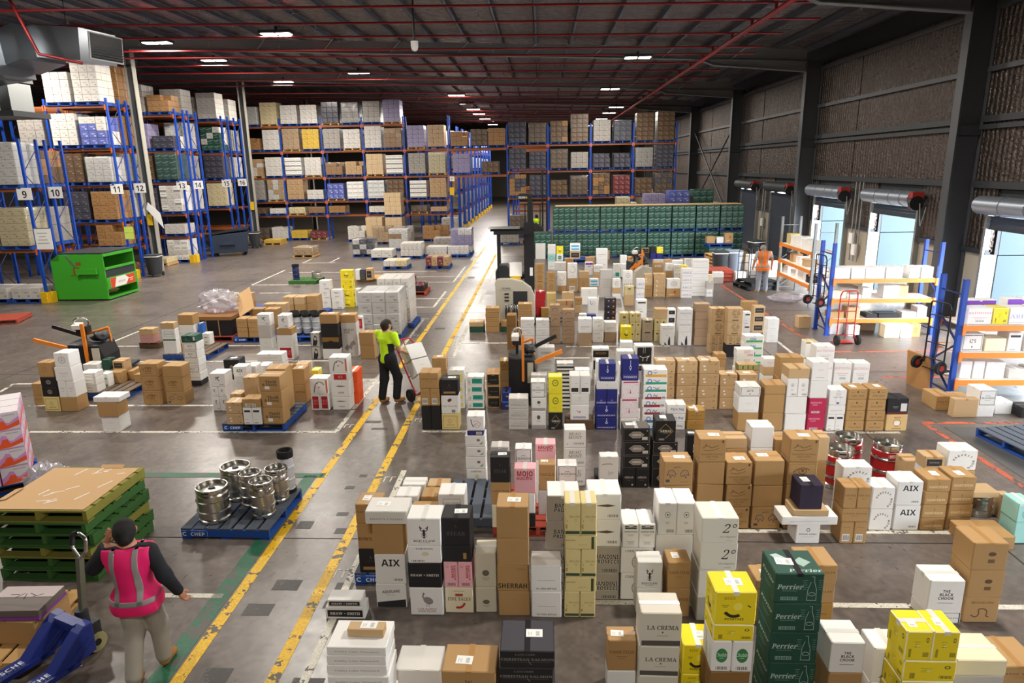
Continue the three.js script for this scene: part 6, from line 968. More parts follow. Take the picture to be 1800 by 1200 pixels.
for (let i = 0; i < 4; i++) { const t = thing('bottle_tray', `black bottle tray, ${ORD[i]} of four on a red pallet`, 'tray', [-5.25 + (i % 2) * 0.55, 0.152, -25.15 - (i > 1 ? 0.5 : 0)]); part(t, 'tray', bx(0.5, 0.2, 0.42, 0, 0.1, 0), M.black); for (let a = 0; a < 6; a++) part(t, 'bottle_cap', cy(0.05, 0.05, -0.17 + (a % 3) * 0.17, 0.225, -0.1 + (a > 2 ? 0.2 : 0)), a % 2 ? M.red : M.chrome); }
for (let i = 0; i < 2; i++) { const t = thing('bottle_tray', `clear tray of small bottles, ${i ? 'upper' : 'lower'} of two beside the reach truck`, 'tray', [-0.92, i * 0.36, -19.45]); part(t, 'tray', bx(0.36, 0.1, 0.3, 0, 0.05, 0), M.darkSteel); for (let a = 0; a < 15; a++) part(t, 'bottle', lathe([[0, 0], [0.032, 0], [0.032, 0.17], [0.012, 0.24], [0.012, 0.3], [0, 0.3]], 10), a % 3 ? M.darkSteel : M.chrome, [-0.16 + (a % 5) * 0.08, 0.05, -0.1 + Math.floor(a / 5) * 0.09]); }
// ---------- waste bins ----------
{ const t = thing('skip_bin', 'green steel skip bin with open front and orange sticker', 'skip', [-17.2, 0, -25.4]), G = M.skipGreen;
  const prof = [[-0.95, 0.06], [0.95, 0.06], [0.95, 1.6], [0.6, 1.72], [-0.5, 1.72], [-0.95, 1.3]];
  part(t, 'side_panel', prism([[-1.05, 0.05], [0.95, 0.05], [0.95, 1.72], [-0.72, 1.72], [-1.05, 1.5]], 0.04, 0.008).translate(0, 0, 0.92), G); part(t, 'side_panel', prism([[-1.05, 0.05], [0.95, 0.05], [0.95, 1.72], [-0.72, 1.72], [-1.05, 1.5]], 0.04, 0.008).translate(0, 0, -0.98), G);
  part(t, 'rear_panel', bx(0.04, 1.45, 1.86, -1.03, 0.78, -0.02), G); part(t, 'base', bx(1.96, 0.05, 1.86, -0.05, 0.06, -0.02), G);
  part(t, 'front_rail', [bx(0.06, 0.1, 1.9, 0.95, 1.68, 0), bx(0.06, 0.08, 1.9, 0.96, 1.18, 0), bx(0.08, 0.42, 1.9, 0.95, 0.62, 0), bx(0.06, 0.08, 1.9, 0.95, 0.08, 0)], G); part(t, 'mesh_panel', bx(0.03, 0.34, 1.8, 0.92, 0.98, 0), M.bin);
  part(t, 'lid', [bx(1.7, 0.04, 1.9, 0.1, 1.76, 0)], M.darkSteel); part(t, 'fork_pocket', [bx(0.75, 0.2, 0.16, 0.35, 1.1, 1.03), bx(0.1, 0.24, 0.02, 0.0, 1.1, 1.12)], G); part(t, 'latch_arm', flat([-0.4, 1.68, 0.99], [-0.15, 1.3, 0.99], 0.05, 0.02), M.galv);
  plate(t, 'sticker', 'suez', 1.55, 0.36, 1.0, 0.62, 0, Math.PI / 2); for (const [x, y, w, h] of [[-0.1, 1.1, 0.25, 0.3], [-0.3, 0.95, 0.07, 0.06], [0.0, 1.38, 0.2, 0.12]]) part(t, 'rust_patch', bx(w, h, 0.004, x, y, 0.972), mat(0x8a4a24, 0.9));
  part(t, 'rubbish', crumple(1.6, 0.45, 1.4, 12, 0.3), M.kraftLight, [-0.1, 0.1, 0]);
}
{ const t = thing('dumpster', 'dark blue wheeled dumpster with sloped lid beside the racks', 'dumpster', [-17.75, 0, -38.2], 0.35), G = M.skipBlue;
  part(t, 'body', prism([[-0.95, 0.2], [0.85, 0.2], [1.0, 1.3], [-1.0, 1.15]], 1.3, 0.02).translate(0, 0, -0.65), G); part(t, 'lid', place(new THREE.BoxGeometry(2.1, 0.05, 1.4), 0, 1.36, 0, 0, 0, 0.13), M.black); part(t, 'fork_pocket', bx(0.8, 0.22, 0.16, -0.1, 0.75, 0.74), G); for (const [x, z] of [[-0.8, 0.5], [0.75, 0.5], [-0.8, -0.5], [0.75, -0.5]]) part(t, 'caster', cy(0.09, 0.06, x, 0.09, z, Math.PI / 2), M.rubber); plate(t, 'emblem', 'dots', 0.42, 0.42, 0.98, 0.85, 0.1, Math.PI / 2); part(t, 'sticker', bx(0.14, 0.14, 0.006, 0.55, 1.1, 0.655), M.paper); }
function wheelie(label, x, z, turn, m = M.bin) { const t = thing('wheelie_bin', label, 'bin', [x, 0, z], turn); const g = new THREE.CylinderGeometry(0.4, 0.3, 0.86, 4, 1); g.rotateY(Math.PI / 4); g.translate(0, 0.52, 0); part(t, 'body', g.toNonIndexed(), m); part(t, 'lid', [bx(0.6, 0.05, 0.62, 0, 0.98, 0), bx(0.5, 0.03, 0.1, 0, 1.0, 0.3)], m); part(t, 'liner', bx(0.57, 0.06, 0.59, 0, 0.935, 0), M.paper); for (const s of [-1, 1]) part(t, 'wheel', cy(0.1, 0.05, s * 0.24, 0.1, -0.24, 0, 0, Math.PI / 2), M.rubber); return t; }
wheelie('dark wheelie bin beside the inner column', -17.75, -30.3, 0.1); wheelie('grey wheelie bin right of the dumpster', -17.7, -41.5, 0.2); wheelie('black bin in the clutter behind the orange vest', 7.5, -29.2, 0); wheelie('pale grey bin in the clutter behind the orange vest', 8.15, -29.4, 0, mat(0x8d95a3, 0.6)); wheelie('dark bin against the closed roller doors', 10.2, -33.2, 0.3);
// ---------- boxes seen on and beside the right-hand shelving ----------
function shelving(label, x, z, turn, L, depth, H, levels, pm, bm, shelfMat) {
  const t = thing('shelving', label, 'shelving', [x, 0, z], turn);
  for (const px of [0, L]) { for (const pz of [0, -depth]) { part(t, 'upright', post(H), pm, [px, 0, pz]); } part(t, 'frame_bracing', [flat([px, 0.15, 0], [px, 0.65, -depth], 0.04, 0.02), flat([px, 0.65, -depth], [px, 1.15, 0], 0.04, 0.02), flat([px, 1.15, 0], [px, 1.65, -depth], 0.04, 0.02), flat([px, H - 0.3, 0], [px, H - 0.3, -depth], 0.04, 0.02), flat([px, 0.15, 0], [px, 0.15, -depth], 0.04, 0.02)], pm === M.galv ? M.galv : M.rackBlueDark); }
  for (const y of levels) { for (const pz of [0.035, -depth - 0.035]) { const b = part(t, 'beam', bx(L - 0.1, 0.1, 0.05, L / 2, y - 0.05, pz), bm); for (const e of [0.06, L - 0.06]) part(b, 'connector', bx(0.06, 0.2, 0.07, e, y - 0.08, pz), bm); } part(t, 'shelf', bx(L - 0.1, 0.02, depth - 0.02, L / 2, y - 0.012, -depth / 2), shelfMat); }
  return t;
}
shelving('blue and orange shelving with white cartons near the open doors', 7.72, -18.42, 0, 2.78, 0.78, 2.5, [0.45, 1.0, 1.54], M.rackBlue, M.beamOrange, M.white);
shelving('blue and orange shelving nearest the dock plate', 7.98, -13.08, 0, 3.0, 0.74, 2.4, [0.42, 0.97, 1.51], M.rackBlue, M.beamOrange, M.white);
shelving('grey post shelving with orange beams behind the orange vest', 8.68, -25.35, -Math.PI / 2, 3.1, 0.65, 2.7, [0.7, 1.18, 1.77], M.galv, M.beamOrange, M.white);
const shelfRow = (phrase, y, z, list) => row(phrase, list.map(([x, w, h, d, c, dz = 0]) => [x, z + dz, w, d, c + ':' + h, y]));
shelfRow('top shelf by open doors', 1.545, -18.46, [[8.0, 0.42, 0.3, 0.4, 'ws'], [8.42, 0.36, 0.3, 0.4, 'label'], [8.86, 0.5, 0.3, 0.4, 'ws'], [9.36, 0.44, 0.3, 0.4, 'label'], [9.88, 0.3, 0.31, 0.4, 'frame'], [10.22, 0.32, 0.3, 0.4, 'ws']]);
shelfRow('middle shelf by open doors', 1.005, -18.5, [[7.98, 0.4, 0.2, 0.34, 'cr'], [8.72, 0.24, 0.28, 0.3, 'label'], [9.36, 0.42, 0.34, 0.36, 'ws'], [9.78, 0.26, 0.3, 0.3, 'kl', -0.2], [8.4, 0.36, 0.1, 0.5, 'w']]);
shelfRow('low shelf by open doors', 0.455, -18.5, [[7.98, 0.38, 0.18, 0.34, 'k'], [8.42, 0.36, 0.3, 0.34, 'kl'], [8.92, 0.3, 0.12, 0.4, 'b'], [9.38, 0.56, 0.12, 0.4, 'b'], [9.9, 0.38, 0.16, 0.36, 'ws'], [10.24, 0.26, 0.3, 0.36, 'label']]);
row('floor under the shelving', [[8.02, -18.5, 0.34, 0.34, 'ws:.36'], [8.4, -18.3, 0.3, 0.34, 'label:.3'], [9.05, -18.9, 0.4, 0.3, 'kg:.34'], [9.3, -18.08, 0.4, 0.36, 'cr:.36'], [9.67, -18.08, 0.3, 0.36, 'w:.35'], [9.95, -18.15, 0.24, 0.3, 'kcirc:.36'], [7.43, -19.25, 0.34, 0.3, 'kl:.34']]);
shelfRow('top shelf near dock plate', 1.515, -13.12, [[8.35, 0.46, 0.32, 0.36, 'bel'], [8.74, 0.28, 0.32, 0.36, 'yelh'], [9.1, 0.4, 0.32, 0.36, 'viol'], [9.5, 0.34, 0.33, 0.36, 'label'], [9.88, 0.36, 0.3, 0.36, 'kl'], [10.26, 0.34, 0.3, 0.36, 'w'], [8.6, 0.6, 0.4, 0.26, 'purp', -0.42], [9.4, 0.6, 0.42, 0.26, 'purp', -0.42]]);
shelfRow('middle shelf near dock plate', 0.975, -13.14, [[8.3, 0.4, 0.36, 0.36, 's42'], [8.74, 0.4, 0.26, 0.36, 'cr'], [9.1, 0.26, 0.38, 0.36, 'topblk'], [9.45, 0.36, 0.28, 0.36, 'gr'], [9.9, 0.4, 0.24, 0.36, 'label'], [10.36, 0.36, 0.3, 0.36, 'w'], [8.5, 0.3, 0.34, 0.26, 'rd', -0.42]]);
shelfRow('low shelf near dock plate', 0.425, -13.14, [[8.26, 0.22, 0.36, 0.36, 'w'], [8.5, 0.22, 0.36, 0.36, 'w'], [8.82, 0.36, 0.34, 0.36, 'w'], [9.24, 0.34, 0.2, 0.36, 'gr'], [9.68, 0.4, 0.2, 0.36, 'gr'], [10.2, 0.4, 0.32, 0.36, 'purp']]);
row('floor before shelving', [[7.55, -12.5, 0.3, 0.5, 'kname:.28'], [7.86, -12.3, 0.3, 0.5, 'klab:.28'], [8.0, -11.95, 0.0, 0, '']].slice(0, 2)); 
row('floor by the dock plate', [[7.72, -12.12, 0.44, 0.16, 'kl:.36'], [8.1, -12.15, 0.3, 0.4, 'w:.22 frame:.3'], [8.52, -12.3, 0.3, 0.34, 'w:.24'], [8.95, -12.1, 0.5, 0.34, 'b:.1 b:.1'], [9.5, -12.2, 0.5, 0.34, 'b:.1 kl:.14']]);
shelfRow('top of grey shelving', 1.775, -24.8, [[8.95, 0.34, 0.36, 0.3, 'go'], [8.98, 0.4, 0.3, 0.4, 'w', 0.5], [9.0, 0.4, 0.34, 0.4, 'label', 1.0], [9.0, 0.4, 0.3, 0.4, 'ws', 1.5], [9.0, 0.4, 0.3, 0.4, 'w', 2.0]]);
shelfRow('middle of grey shelving', 1.185, -24.8, [[9.0, 0.34, 0.26, 0.3, 'b'], [8.95, 0.34, 0.28, 0.34, 'k', 0.5], [9.0, 0.4, 0.24, 0.4, 'topblk', 1.1], [9.0, 0.4, 0.24, 0.4, 'kl', 1.7], [9.0, 0.36, 0.2, 0.36, 'yelh', 0.9]].slice(0, 4));
shelfRow('low part of grey shelving', 0.705, -24.8, [[9.0, 0.4, 0.26, 0.4, 'w'], [9.0, 0.4, 0.24, 0.5, 'tealab', 0.8], [9.0, 0.4, 0.3, 0.5, 'label', 1.5], [8.95, 0.34, 0.26, 0.3, 'logob', 2.1]]);
row('clutter by closed doors', [[8.3, -34.2, 0.4, 0.4, 'k:.34', 0.775], [8.75, -34.2, 0.34, 0.34, 'w:.3', 0.775], [9.15, -34.1, 0.4, 0.3, 'kstamp:.5', 0.775], [9.7, -33.5, 0.5, 0.4, 'k:.4'], [6.2, -31.5, 0.5, 0.4, 'w:.3'], [6.8, -32.3, 0.6, 0.4, 'kl:.25'], [5.5, -32.4, 0.5, 0.4, 'gr:.22'], [9.2, -30.0, 0.5, 0.5, 'w:.7'], [9.9, -29.3, 0.5, 0.5, 'kl:.5'], [10.3, -27.6, 0.5, 0.5, 'w:.6'], [9.5, -28.4, 0.5, 0.5, 'label:.6'], [6.9, -26.9, 0.4, 0.3, 'gr:.25 w:.2'], [7.85, -27.2, 0.4, 0.3, 'w:.4']]);
row('behind reach truck', [[-1.35, -25.2, 0.5, 0.4, 'w:.3 kl:.28 purp:.2'], [-0.85, -25.4, 0.45, 0.4, 'w:.3 gr:.3']]);
// ---------- hand trucks ----------
function handTruck(label, x, y, z, turn, tilt, m, hub) {
  const t = thing('hand_truck', label, 'hand truck', [x, y, z], turn), w = 0.22, H = 1.25, q = (p) => { const v = V(...p).applyAxisAngle(V(1, 0, 0), tilt); return [v.x, v.y + 0.14, v.z]; };
  part(t, 'frame', [bar(q([-w, 0, 0]), q([-w, H - 0.12, 0]), 0.016), bar(q([w, 0, 0]), q([w, H - 0.12, 0]), 0.016), tube([q([-w, H - 0.12, 0]), q([-w * 0.8, H, 0.03]), q([w * 0.8, H, 0.03]), q([w, H - 0.12, 0])], 0.017), bar(q([0, 0, 0]), q([0, H - 0.02, 0]), 0.012)], m);
  for (const yy of [0.1, 0.42, 0.72, 0.98]) part(t, 'rung', bar(q([-w, yy, 0]), q([w, yy, 0]), 0.012), m);
  const pl = new THREE.BoxGeometry(0.5, 0.012, 0.24); pl.translate(0, 0, -0.12); pl.rotateX(tilt); pl.translate(0, 0.14 + (tilt ? 0 : -0.12), 0); part(t, 'toe_plate', pl, m);
  for (const s of [-1, 1]) { const wh = part(t, 'wheel', [cy(0.13, 0.06, s * 0.27, 0.13, 0.13, 0, 0, Math.PI / 2)], M.rubber); part(wh, 'hub', cy(0.06, 0.066, s * 0.27, 0.13, 0.13, 0, 0, Math.PI / 2), hub ?? M.red); part(t, 'axle_bracket', bar([s * 0.24, 0.13, 0.13], q([s * w, 0.12, 0]), 0.014), m); }
  return t;
}
handTruck('red hand truck standing in front of the blue shelving', 7.82, 0, -17.5, 0.05, 0, M.red, M.black); handTruck('dark hand truck hung on the shelving end by the red one', 7.58, 0.75, -18.85, -1.3, 0, M.black); handTruck('dark hand truck hung on the shelving end nearest the dock plate', 7.8, 0.5, -13.45, -1.2, 0, M.black);
handTruck('tall black hand truck standing left of the orange vest', 7.75, 0, -26.6, 0.2, 0, M.black, M.black); handTruck('black hand truck behind the orange vest', 8.5, 0, -27.4, -0.3, 0, M.black, M.black);
handTruck('tilted red hand truck loaded with white cartons', -2.42, 0, -13.15, -2.35, 0.62, M.red, M.black);
for (let k = 0; k < 3; k++) { const tl = 0.62, d = V(0, 0.16 + k * 0.34, -0.17).applyAxisAngle(V(1, 0, 0), tl), m = cartonMesh(numbered('white_carton'), ['w', 'ws', 'w'][k], 0.4, 0.32, 0.28); d.y += 0.145; d.applyAxisAngle(V(0, 1, 0), -2.35); m.position.set(-2.42 + d.x, d.y, -13.15 + d.z); m.rotation.order = 'YXZ'; m.rotation.set(tl, -2.35, 0); scene.add(m); tag(m, `white carton riding on the tilted hand truck, ${['lowest', 'middle', 'topmost'][k]} of three`, 'carton', 'cartons on the tilted hand truck'); }
// ---------- powered pallet jacks ----------
function riderJack(label, x, z, turn, arms) {
  const t = thing('pallet_truck', label, 'pallet truck', [x, 0, z], turn);
  part(t, 'body', [prism([[-0.36, 0.08], [0.36, 0.08], [0.36, 0.62], [0.28, 0.86], [-0.36, 0.9]], 0.62, 0.03).translate(0, 0, -0.31)], M.black); part(t, 'cover_panel', bx(0.16, 0.42, 0.02, 0.22, 0.62, 0.36), M.beige);
  part(t, 'grab_bar', [bx(0.07, 0.95, 0.05, 0.02, 0.92, 0.36)], M.beamOrange); part(t, 'side_rail', [bar([-0.3, 1.02, -0.2], [0.28, 1.18, -0.2], 0.03), bar([0.28, 1.18, -0.2], [0.3, 0.85, -0.2], 0.03)], M.beamOrange);
  const c = part(t, 'control_head', [bx(0.24, 0.16, 0.2, -0.16, 1.2, 0), cy(0.04, 0.36, -0.16, 1.05, 0)], M.black); part(c, 'steering_ring', [torus(0.14, 0.02, -0.16, 1.36, 0.05, 0.5, 0.4)], M.chrome); part(t, 'control_pad', bx(0.2, 0.1, 0.16, -0.2, 1.3, 0.12, 0.3), M.white);
  part(t, 'wrap_bundle', crumple(0.36, 0.2, 0.3, 8, 0.3), M.darkSteel, [0.18, 0.92, 0]);
  if (arms) { part(t, 'entry_bar', [flat([arms * 0.35, 0.82, 0.3], [arms * 1.1, 1.05, 0.3], 0.08, 0.05)], M.beamOrange); part(t, 'entry_bar', [flat([arms * 0.3, 1.0, -0.2], [arms * 0.95, 1.24, -0.2], 0.08, 0.05)], M.black); }
  for (const s of [-1, 1]) { part(t, 'fork', [bx(0.2, 0.06, 1.0, s * 0.22, 0.08, -0.8)], M.darkSteel); part(t, 'wheel', cy(0.08, 0.06, s * 0.26, 0.08, 0.1, 0, 0, Math.PI / 2), M.rubber); }
  return t;
}
riderJack('rider pallet truck with orange bars behind the left cartons', -10.25, -14.6, 0.1, -1); riderJack('rider pallet truck with orange bar among the centre cartons', -0.42, -13.35, 0, 1).scale.set(0.72, 1, 1);
{ const t = riderJack('rider pallet truck with orange bars at the rear of the hall', 3.75, -26.9, 0.2, 0); part(t, 'entry_bar', [flat([-0.2, 0.9, 0.35], [-0.45, 0.6, 0.35], 0.1, 0.05), flat([0.0, 1.0, 0.35], [-0.25, 0.7, 0.35], 0.1, 0.05)], M.beamOrange); part(t, 'hood', prism([[-0.4, 0.05], [0.3, 0.05], [0.3, 0.7], [0, 0.8], [-0.3, 0.6]], 0.5, 0.04).translate(0, 0, 0.1), M.beige); }
// hand pallet jack at the lower left corner
{ const t = thing('pallet_jack', 'blue hand pallet jack with upright handle beside the pink vest', 'pallet jack', [-4.6, 0, -5.5], -0.4), B = mat(0x20307d, 0.4);
  part(t, 'body', [...[-0.2, 0.2].map((q) => prism([[-0.06, 0.16], [0.05, 0.14], [0.34, 0.1], [0.34, 0.15], [0.06, 0.4], [0, 0.44], [-0.06, 0.44]], 0.11, 0.012).rotateY(-Math.PI / 2).translate(q + 0.055, 0, 0)), bx(0.3, 0.1, 0.1, 0, 0.4, -0.01)], B);
  for (const s of [-1, 1]) { part(t, 'fork', [bx(0.17, 0.05, 1.15, s * 0.2, 0.13, 0.68), place(new THREE.BoxGeometry(0.17, 0.05, 0.3), s * 0.2, 0.22, 0.1, 0.6)], B); plate(t, 'lettering', 'deutsche', 0.5, 0.09, s * 0.2, 0.158, 0.55, Math.PI / 2, 0).rotation.set(-Math.PI / 2, 0, Math.PI / 2); }
  part(t, 'pump', [cy(0.06, 0.3, 0, 0.32, -0.14), bx(0.2, 0.16, 0.16, 0, 0.24, -0.16)], M.darkSteel); for (const s of [-1, 1]) { const w = part(t, 'steer_wheel', cy(0.1, 0.05, s * 0.08, 0.1, -0.18, 0, 0, Math.PI / 2), mat(0x9a9468, 0.6)); part(w, 'hub', cy(0.035, 0.06, s * 0.08, 0.1, -0.18, 0, 0, Math.PI / 2), M.black); }
  part(t, 'handle_shaft', [flat([0, 0.4, -0.15], [0, 1.0, -0.22], 0.06, 0.05)], mat(0x6b6a5a, 0.5, 0.4)); part(t, 'handle_loop', [tube([[0, 0.98, -0.22], [-0.1, 1.08, -0.23], [-0.1, 1.2, -0.25], [0, 1.24, -0.25], [0.1, 1.2, -0.25], [0.1, 1.08, -0.23]], 0.018, 30, true)], M.chrome); part(t, 'grip', tube([[-0.1, 1.1, -0.23], [-0.1, 1.2, -0.25], [0, 1.245, -0.25]], 0.024), M.black); }
pallet('bare wooden pallet at the lower left corner', M.wood, -5.62, 0, -5.78, 0.1, { along: true });
row('wooden corner pallet', [[-5.25, -5.5, 0.62, 0.5, 'k:.26', 0.152]]);
{ const t = thing('picture_box', 'flat box with a grey landscape print on a brown carton', 'box', [-5.21, 0.415, -5.72], 0.05); part(t, 'tray', bx(0.6, 0.03, 0.42, 0, 0.015, 0), mat(0x8a3f9e, 0.5)); part(t, 'print_block', bx(0.58, 0.07, 0.4, 0.01, 0.066, 0), mat(0x6d625d, 0.6)); part(t, 'sky_print', bx(0.58, 0.003, 0.18, 0.01, 0.1035, -0.11), mat(0xb9aaa8, 0.6)); for (let k = 0; k < 5; k++) part(t, 'branch_print', bx(0.09, 0.0015, 0.008, -0.1 + k * 0.06, 0.1055, -0.06 + 0.015 * (k % 3), 0, k * 0.9), M.black); }
// ---------- reach truck ----------
{ const t = thing('reach_truck', 'beige and black reach truck with tall mast in the centre', 'forklift', [-0.82, 0, -20.2]);
  part(t, 'body', [prism([[-0.55, 0.12], [0.55, 0.12], [0.55, 0.9], [0.44, 1.16], [0.2, 1.34], [-0.1, 1.4], [-0.5, 1.4], [-0.55, 1.3]], 0.9, 0.03).translate(0, 0, -0.45)], M.beige); part(t, 'door_recess', bx(0.42, 0.42, 0.02, 0.15, 0.85, 0.475), M.darkSteel); for (let k = 0; k < 3; k++) part(t, 'vent_slot', bx(0.13, 0.045, 0.012, -0.25, 0.78 + k * 0.1, 0.482), M.black); plate(t, 'name_plate', 'crown', 0.36, 0.1, -0.27, 1.15, 0.485);
  part(t, 'backrest', [prism([[-0.55, 1.4], [-0.1, 1.4], [-0.12, 1.62], [-0.25, 1.76], [-0.45, 1.76], [-0.55, 1.6]], 0.5, 0.03).translate(0, 0, -0.25)], M.darkSteel); part(t, 'console', [bx(0.5, 0.14, 0.5, 0.15, 1.46, 0), bx(0.14, 0.3, 0.1, 0.34, 1.62, 0.1)], M.black); part(t, 'paper_sheet', bx(0.36, 0.42, 0.008, 0.02, 1.68, 0.3, -0.2), M.paper); part(t, 'yellow_tag', bx(0.3, 0.1, 0.008, 0.02, 1.44, 0.36), M.yellow);
  for (const [x, z] of [[-0.48, 0.38], [-0.48, -0.38], [0.42, -0.38]]) part(t, 'guard_post', bx(0.06, 1.4, 0.06, x, 2.05, z), M.black); part(t, 'overhead_guard', [bx(1.15, 0.1, 0.95, -0.02, 2.76, 0), ...[-0.3, 0, 0.3].map((z) => bx(1.3, 0.05, 0.06, -0.05, 2.82, z))], M.black); part(t, 'guard_screen', bx(0.9, 0.012, 0.8, -0.3, 2.87, 0), M.galv);
  for (const z of [-0.3, 0.3]) part(t, 'mast_rail', bx(0.12, 3.7, 0.1, 0.44, 1.95, z), M.black); part(t, 'inner_mast', [bx(0.08, 3.4, 0.07, 0.5, 1.9, -0.18), bx(0.08, 3.4, 0.07, 0.5, 1.9, 0.18)], M.darkSteel); for (const y of [0.6, 1.8, 2.9, 3.72]) part(t, 'mast_crossbar', bx(0.1, 0.14, 0.62, 0.44, y, 0), M.black); const mh = part(t, 'mast_head', bx(0.3, 0.18, 0.66, 0.3, 3.75, 0), M.black); plate(mh, 'name_plate', 'crownb', 0.3, 0.14, 0.25, 3.75, 0.34); part(t, 'mast_shield', bx(0.3, 2.3, 0.02, 0.42, 1.9, 0.37), M.black); part(t, 'label_sticker', bx(0.09, 0.24, 0.004, 0.48, 1.62, 0.384), M.paper);
  for (const s of [-1, 1]) { part(t, 'fork', bx(1.1, 0.05, 0.12, 1.05, 0.09, s * 0.22), M.darkSteel); part(t, 'wheel', cy(0.15, 0.1, -0.35, 0.15, s * 0.4, Math.PI / 2), M.rubber); part(t, 'load_wheel', cy(0.12, 0.1, 0.5, 0.12, s * 0.42, Math.PI / 2), M.rubber); }
}
{ const t = thing('forklift', 'dark forklift parked before the rack behind the green wall', 'forklift', [-0.6, 0, -41.6]); part(t, 'body', prism([[-0.5, 0.15], [0.6, 0.15], [0.6, 1.0], [0.2, 1.3], [-0.5, 1.1]], 1.0, 0.04).translate(0, 0, -0.5), M.darkSteel); for (const x of [-0.45, 0.45]) part(t, 'guard_post', bx(0.06, 1.2, 0.06, x, 1.8, 0.4), M.black); part(t, 'overhead_guard', bx(1.1, 0.08, 1.0, 0, 2.42, 0), M.black); for (const s of [0.6, 0.85]) part(t, 'mast_rail', bx(0.1, 4.4, 0.12, s, 2.2, 0), M.black); for (const [x, z] of [[-0.4, 0.45], [0.45, 0.45]]) part(t, 'wheel', cy(0.2, 0.14, x, 0.2, z, Math.PI / 2), M.rubber); }
// signs
{ const t = thing('wall_sign', 'white no smoking sign on the cream panel between dock doors', 'sign', [0, 0, 0]); plate(t, 'sign_board', 'nosmoke', 0.42, 0.3, 11.86, 1.55, -20.85, -Math.PI / 2); part(t, 'fixing_strip', bx(0.02, 0.02, 0.44, 11.885, 1.71, -20.85), M.galv); }
{ const t = thing('notice_sheet', 'white notice hung on the rack post above the green skip', 'notice', [0, 0, 0]); plate(t, 'sheet', 'slab', 0.62, 0.75, -18.05, 2.35, -24.05); part(t, 'hanger', bx(0.64, 0.02, 0.02, -18.05, 2.73, -24.05), M.galv); }
{ const t = thing('notice_sheet', 'two pale green notices on the rack post behind the skip', 'notice', [0, 0, 0]); for (const y of [2.2, 1.92]) part(t, 'sheet', bx(0.4, 0.26, 0.01, -18.2, y, -29.48), mat(0xc3d95a, 0.7)); }
{ const t = thing('notice_sheet', 'white sheet hanging off the column by rack twelve', 'notice', [0, 0, 0]); part(t, 'sheet', [prism([[0, 0], [0.7, -0.9], [0.62, -0.2], [0.1, 0.3]], 0.012).translate(-18.2, 3.0, -31.1)], M.paper); }
// ---------- people: tapered bones joined with a smooth minimum, meshed on a grid ----------
const capD = (p, a, b, ra, rb) => { const bax = b[0] - a[0], bay = b[1] - a[1], baz = b[2] - a[2], px = p[0] - a[0], py = p[1] - a[1], pz = p[2] - a[2]; const L = bax * bax + bay * bay + baz * baz || 1e-9; let t = (px * bax + py * bay + pz * baz) / L; t = t < 0 ? 0 : t > 1 ? 1 : t; const dx = px - bax * t, dy = py - bay * t, dz = pz - baz * t; return Math.sqrt(dx * dx + dy * dy + dz * dz) - (ra + (rb - ra) * t); };
const smin = (a, b, k) => { const h = Math.max(k - Math.abs(a - b), 0) / k; return Math.min(a, b) - h * h * k * 0.25; };
const bonesD = (bones, k = 0.04, grow = 0) => (p) => { let d = 9; for (const b of bones) d = smin(d, capD(p, ...b), k); return d - grow; };
function meshField(f, lo, hi, res = 64) {
  const mc = new MarchingCubes(res, new THREE.MeshStandardMaterial(), false, false, 90000); mc.isolation = 0; let i = 0;
  for (let z = 0; z < res; z++) for (let y = 0; y < res; y++) for (let x = 0; x < res; x++) mc.field[i++] = -f([lo[0] + x / res * (hi[0] - lo[0]), lo[1] + y / res * (hi[1] - lo[1]), lo[2] + z / res * (hi[2] - lo[2])]);
  mc.update(); const n = mc.count, pos = new Float32Array(n * 3);
  for (let k = 0; k < n; k++) for (let c = 0; c < 3; c++) pos[k * 3 + c] = lo[c] + (mc.positionArray[k * 3 + c] + 1) / 2 * (hi[c] - lo[c]);
  let g = new THREE.BufferGeometry(); g.setAttribute('position', new THREE.BufferAttribute(pos, 3)); g = mergeVertices(g, 1e-4); g.computeVertexNormals(); return g.toNonIndexed();
}
const mid = (a, b, t) => a.map((v, i) => v + (b[i] - v) * t), add = (a, b) => a.map((v, i) => v + b[i]);
function handBones(w, dir, side, curl) { // palm, four fingers of unequal length and a thumb from the palm's side
  const D_ = V(...dir).normalize(), S_ = V(...side).normalize(), N_ = D_.clone().cross(S_), P = (d, s, n) => [w[0] + D_.x * d + S_.x * s + N_.x * n, w[1] + D_.y * d + S_.y * s + N_.y * n, w[2] + D_.z * d + S_.z * s + N_.z * n], B = [[w, P(0.08, 0, 0), 0.026, 0.03], [P(0.05, -0.02, 0), P(0.085, -0.026, 0), 0.02, 0.016], [P(0.05, 0.02, 0), P(0.085, 0.026, 0), 0.02, 0.016]];
  [[-0.03, 0.055], [-0.011, 0.068], [0.01, 0.072], [0.03, 0.062]].forEach(([s, l]) => { const k = P(0.085, s, 0), m = P(0.085 + l * 0.55, s * 1.1, curl * 0.02), e = P(0.085 + l * (1 - curl * 0.35), s * 1.15, curl * 0.05); B.push([k, m, 0.01, 0.009], [m, e, 0.009, 0.008]); });
  const t0 = P(0.03, 0.028, 0.005), t1 = P(0.06, 0.055, 0.02), t2 = P(0.085, 0.062, 0.03); B.push([t0, t1, 0.013, 0.011], [t1, t2, 0.011, 0.009]); return B;
}
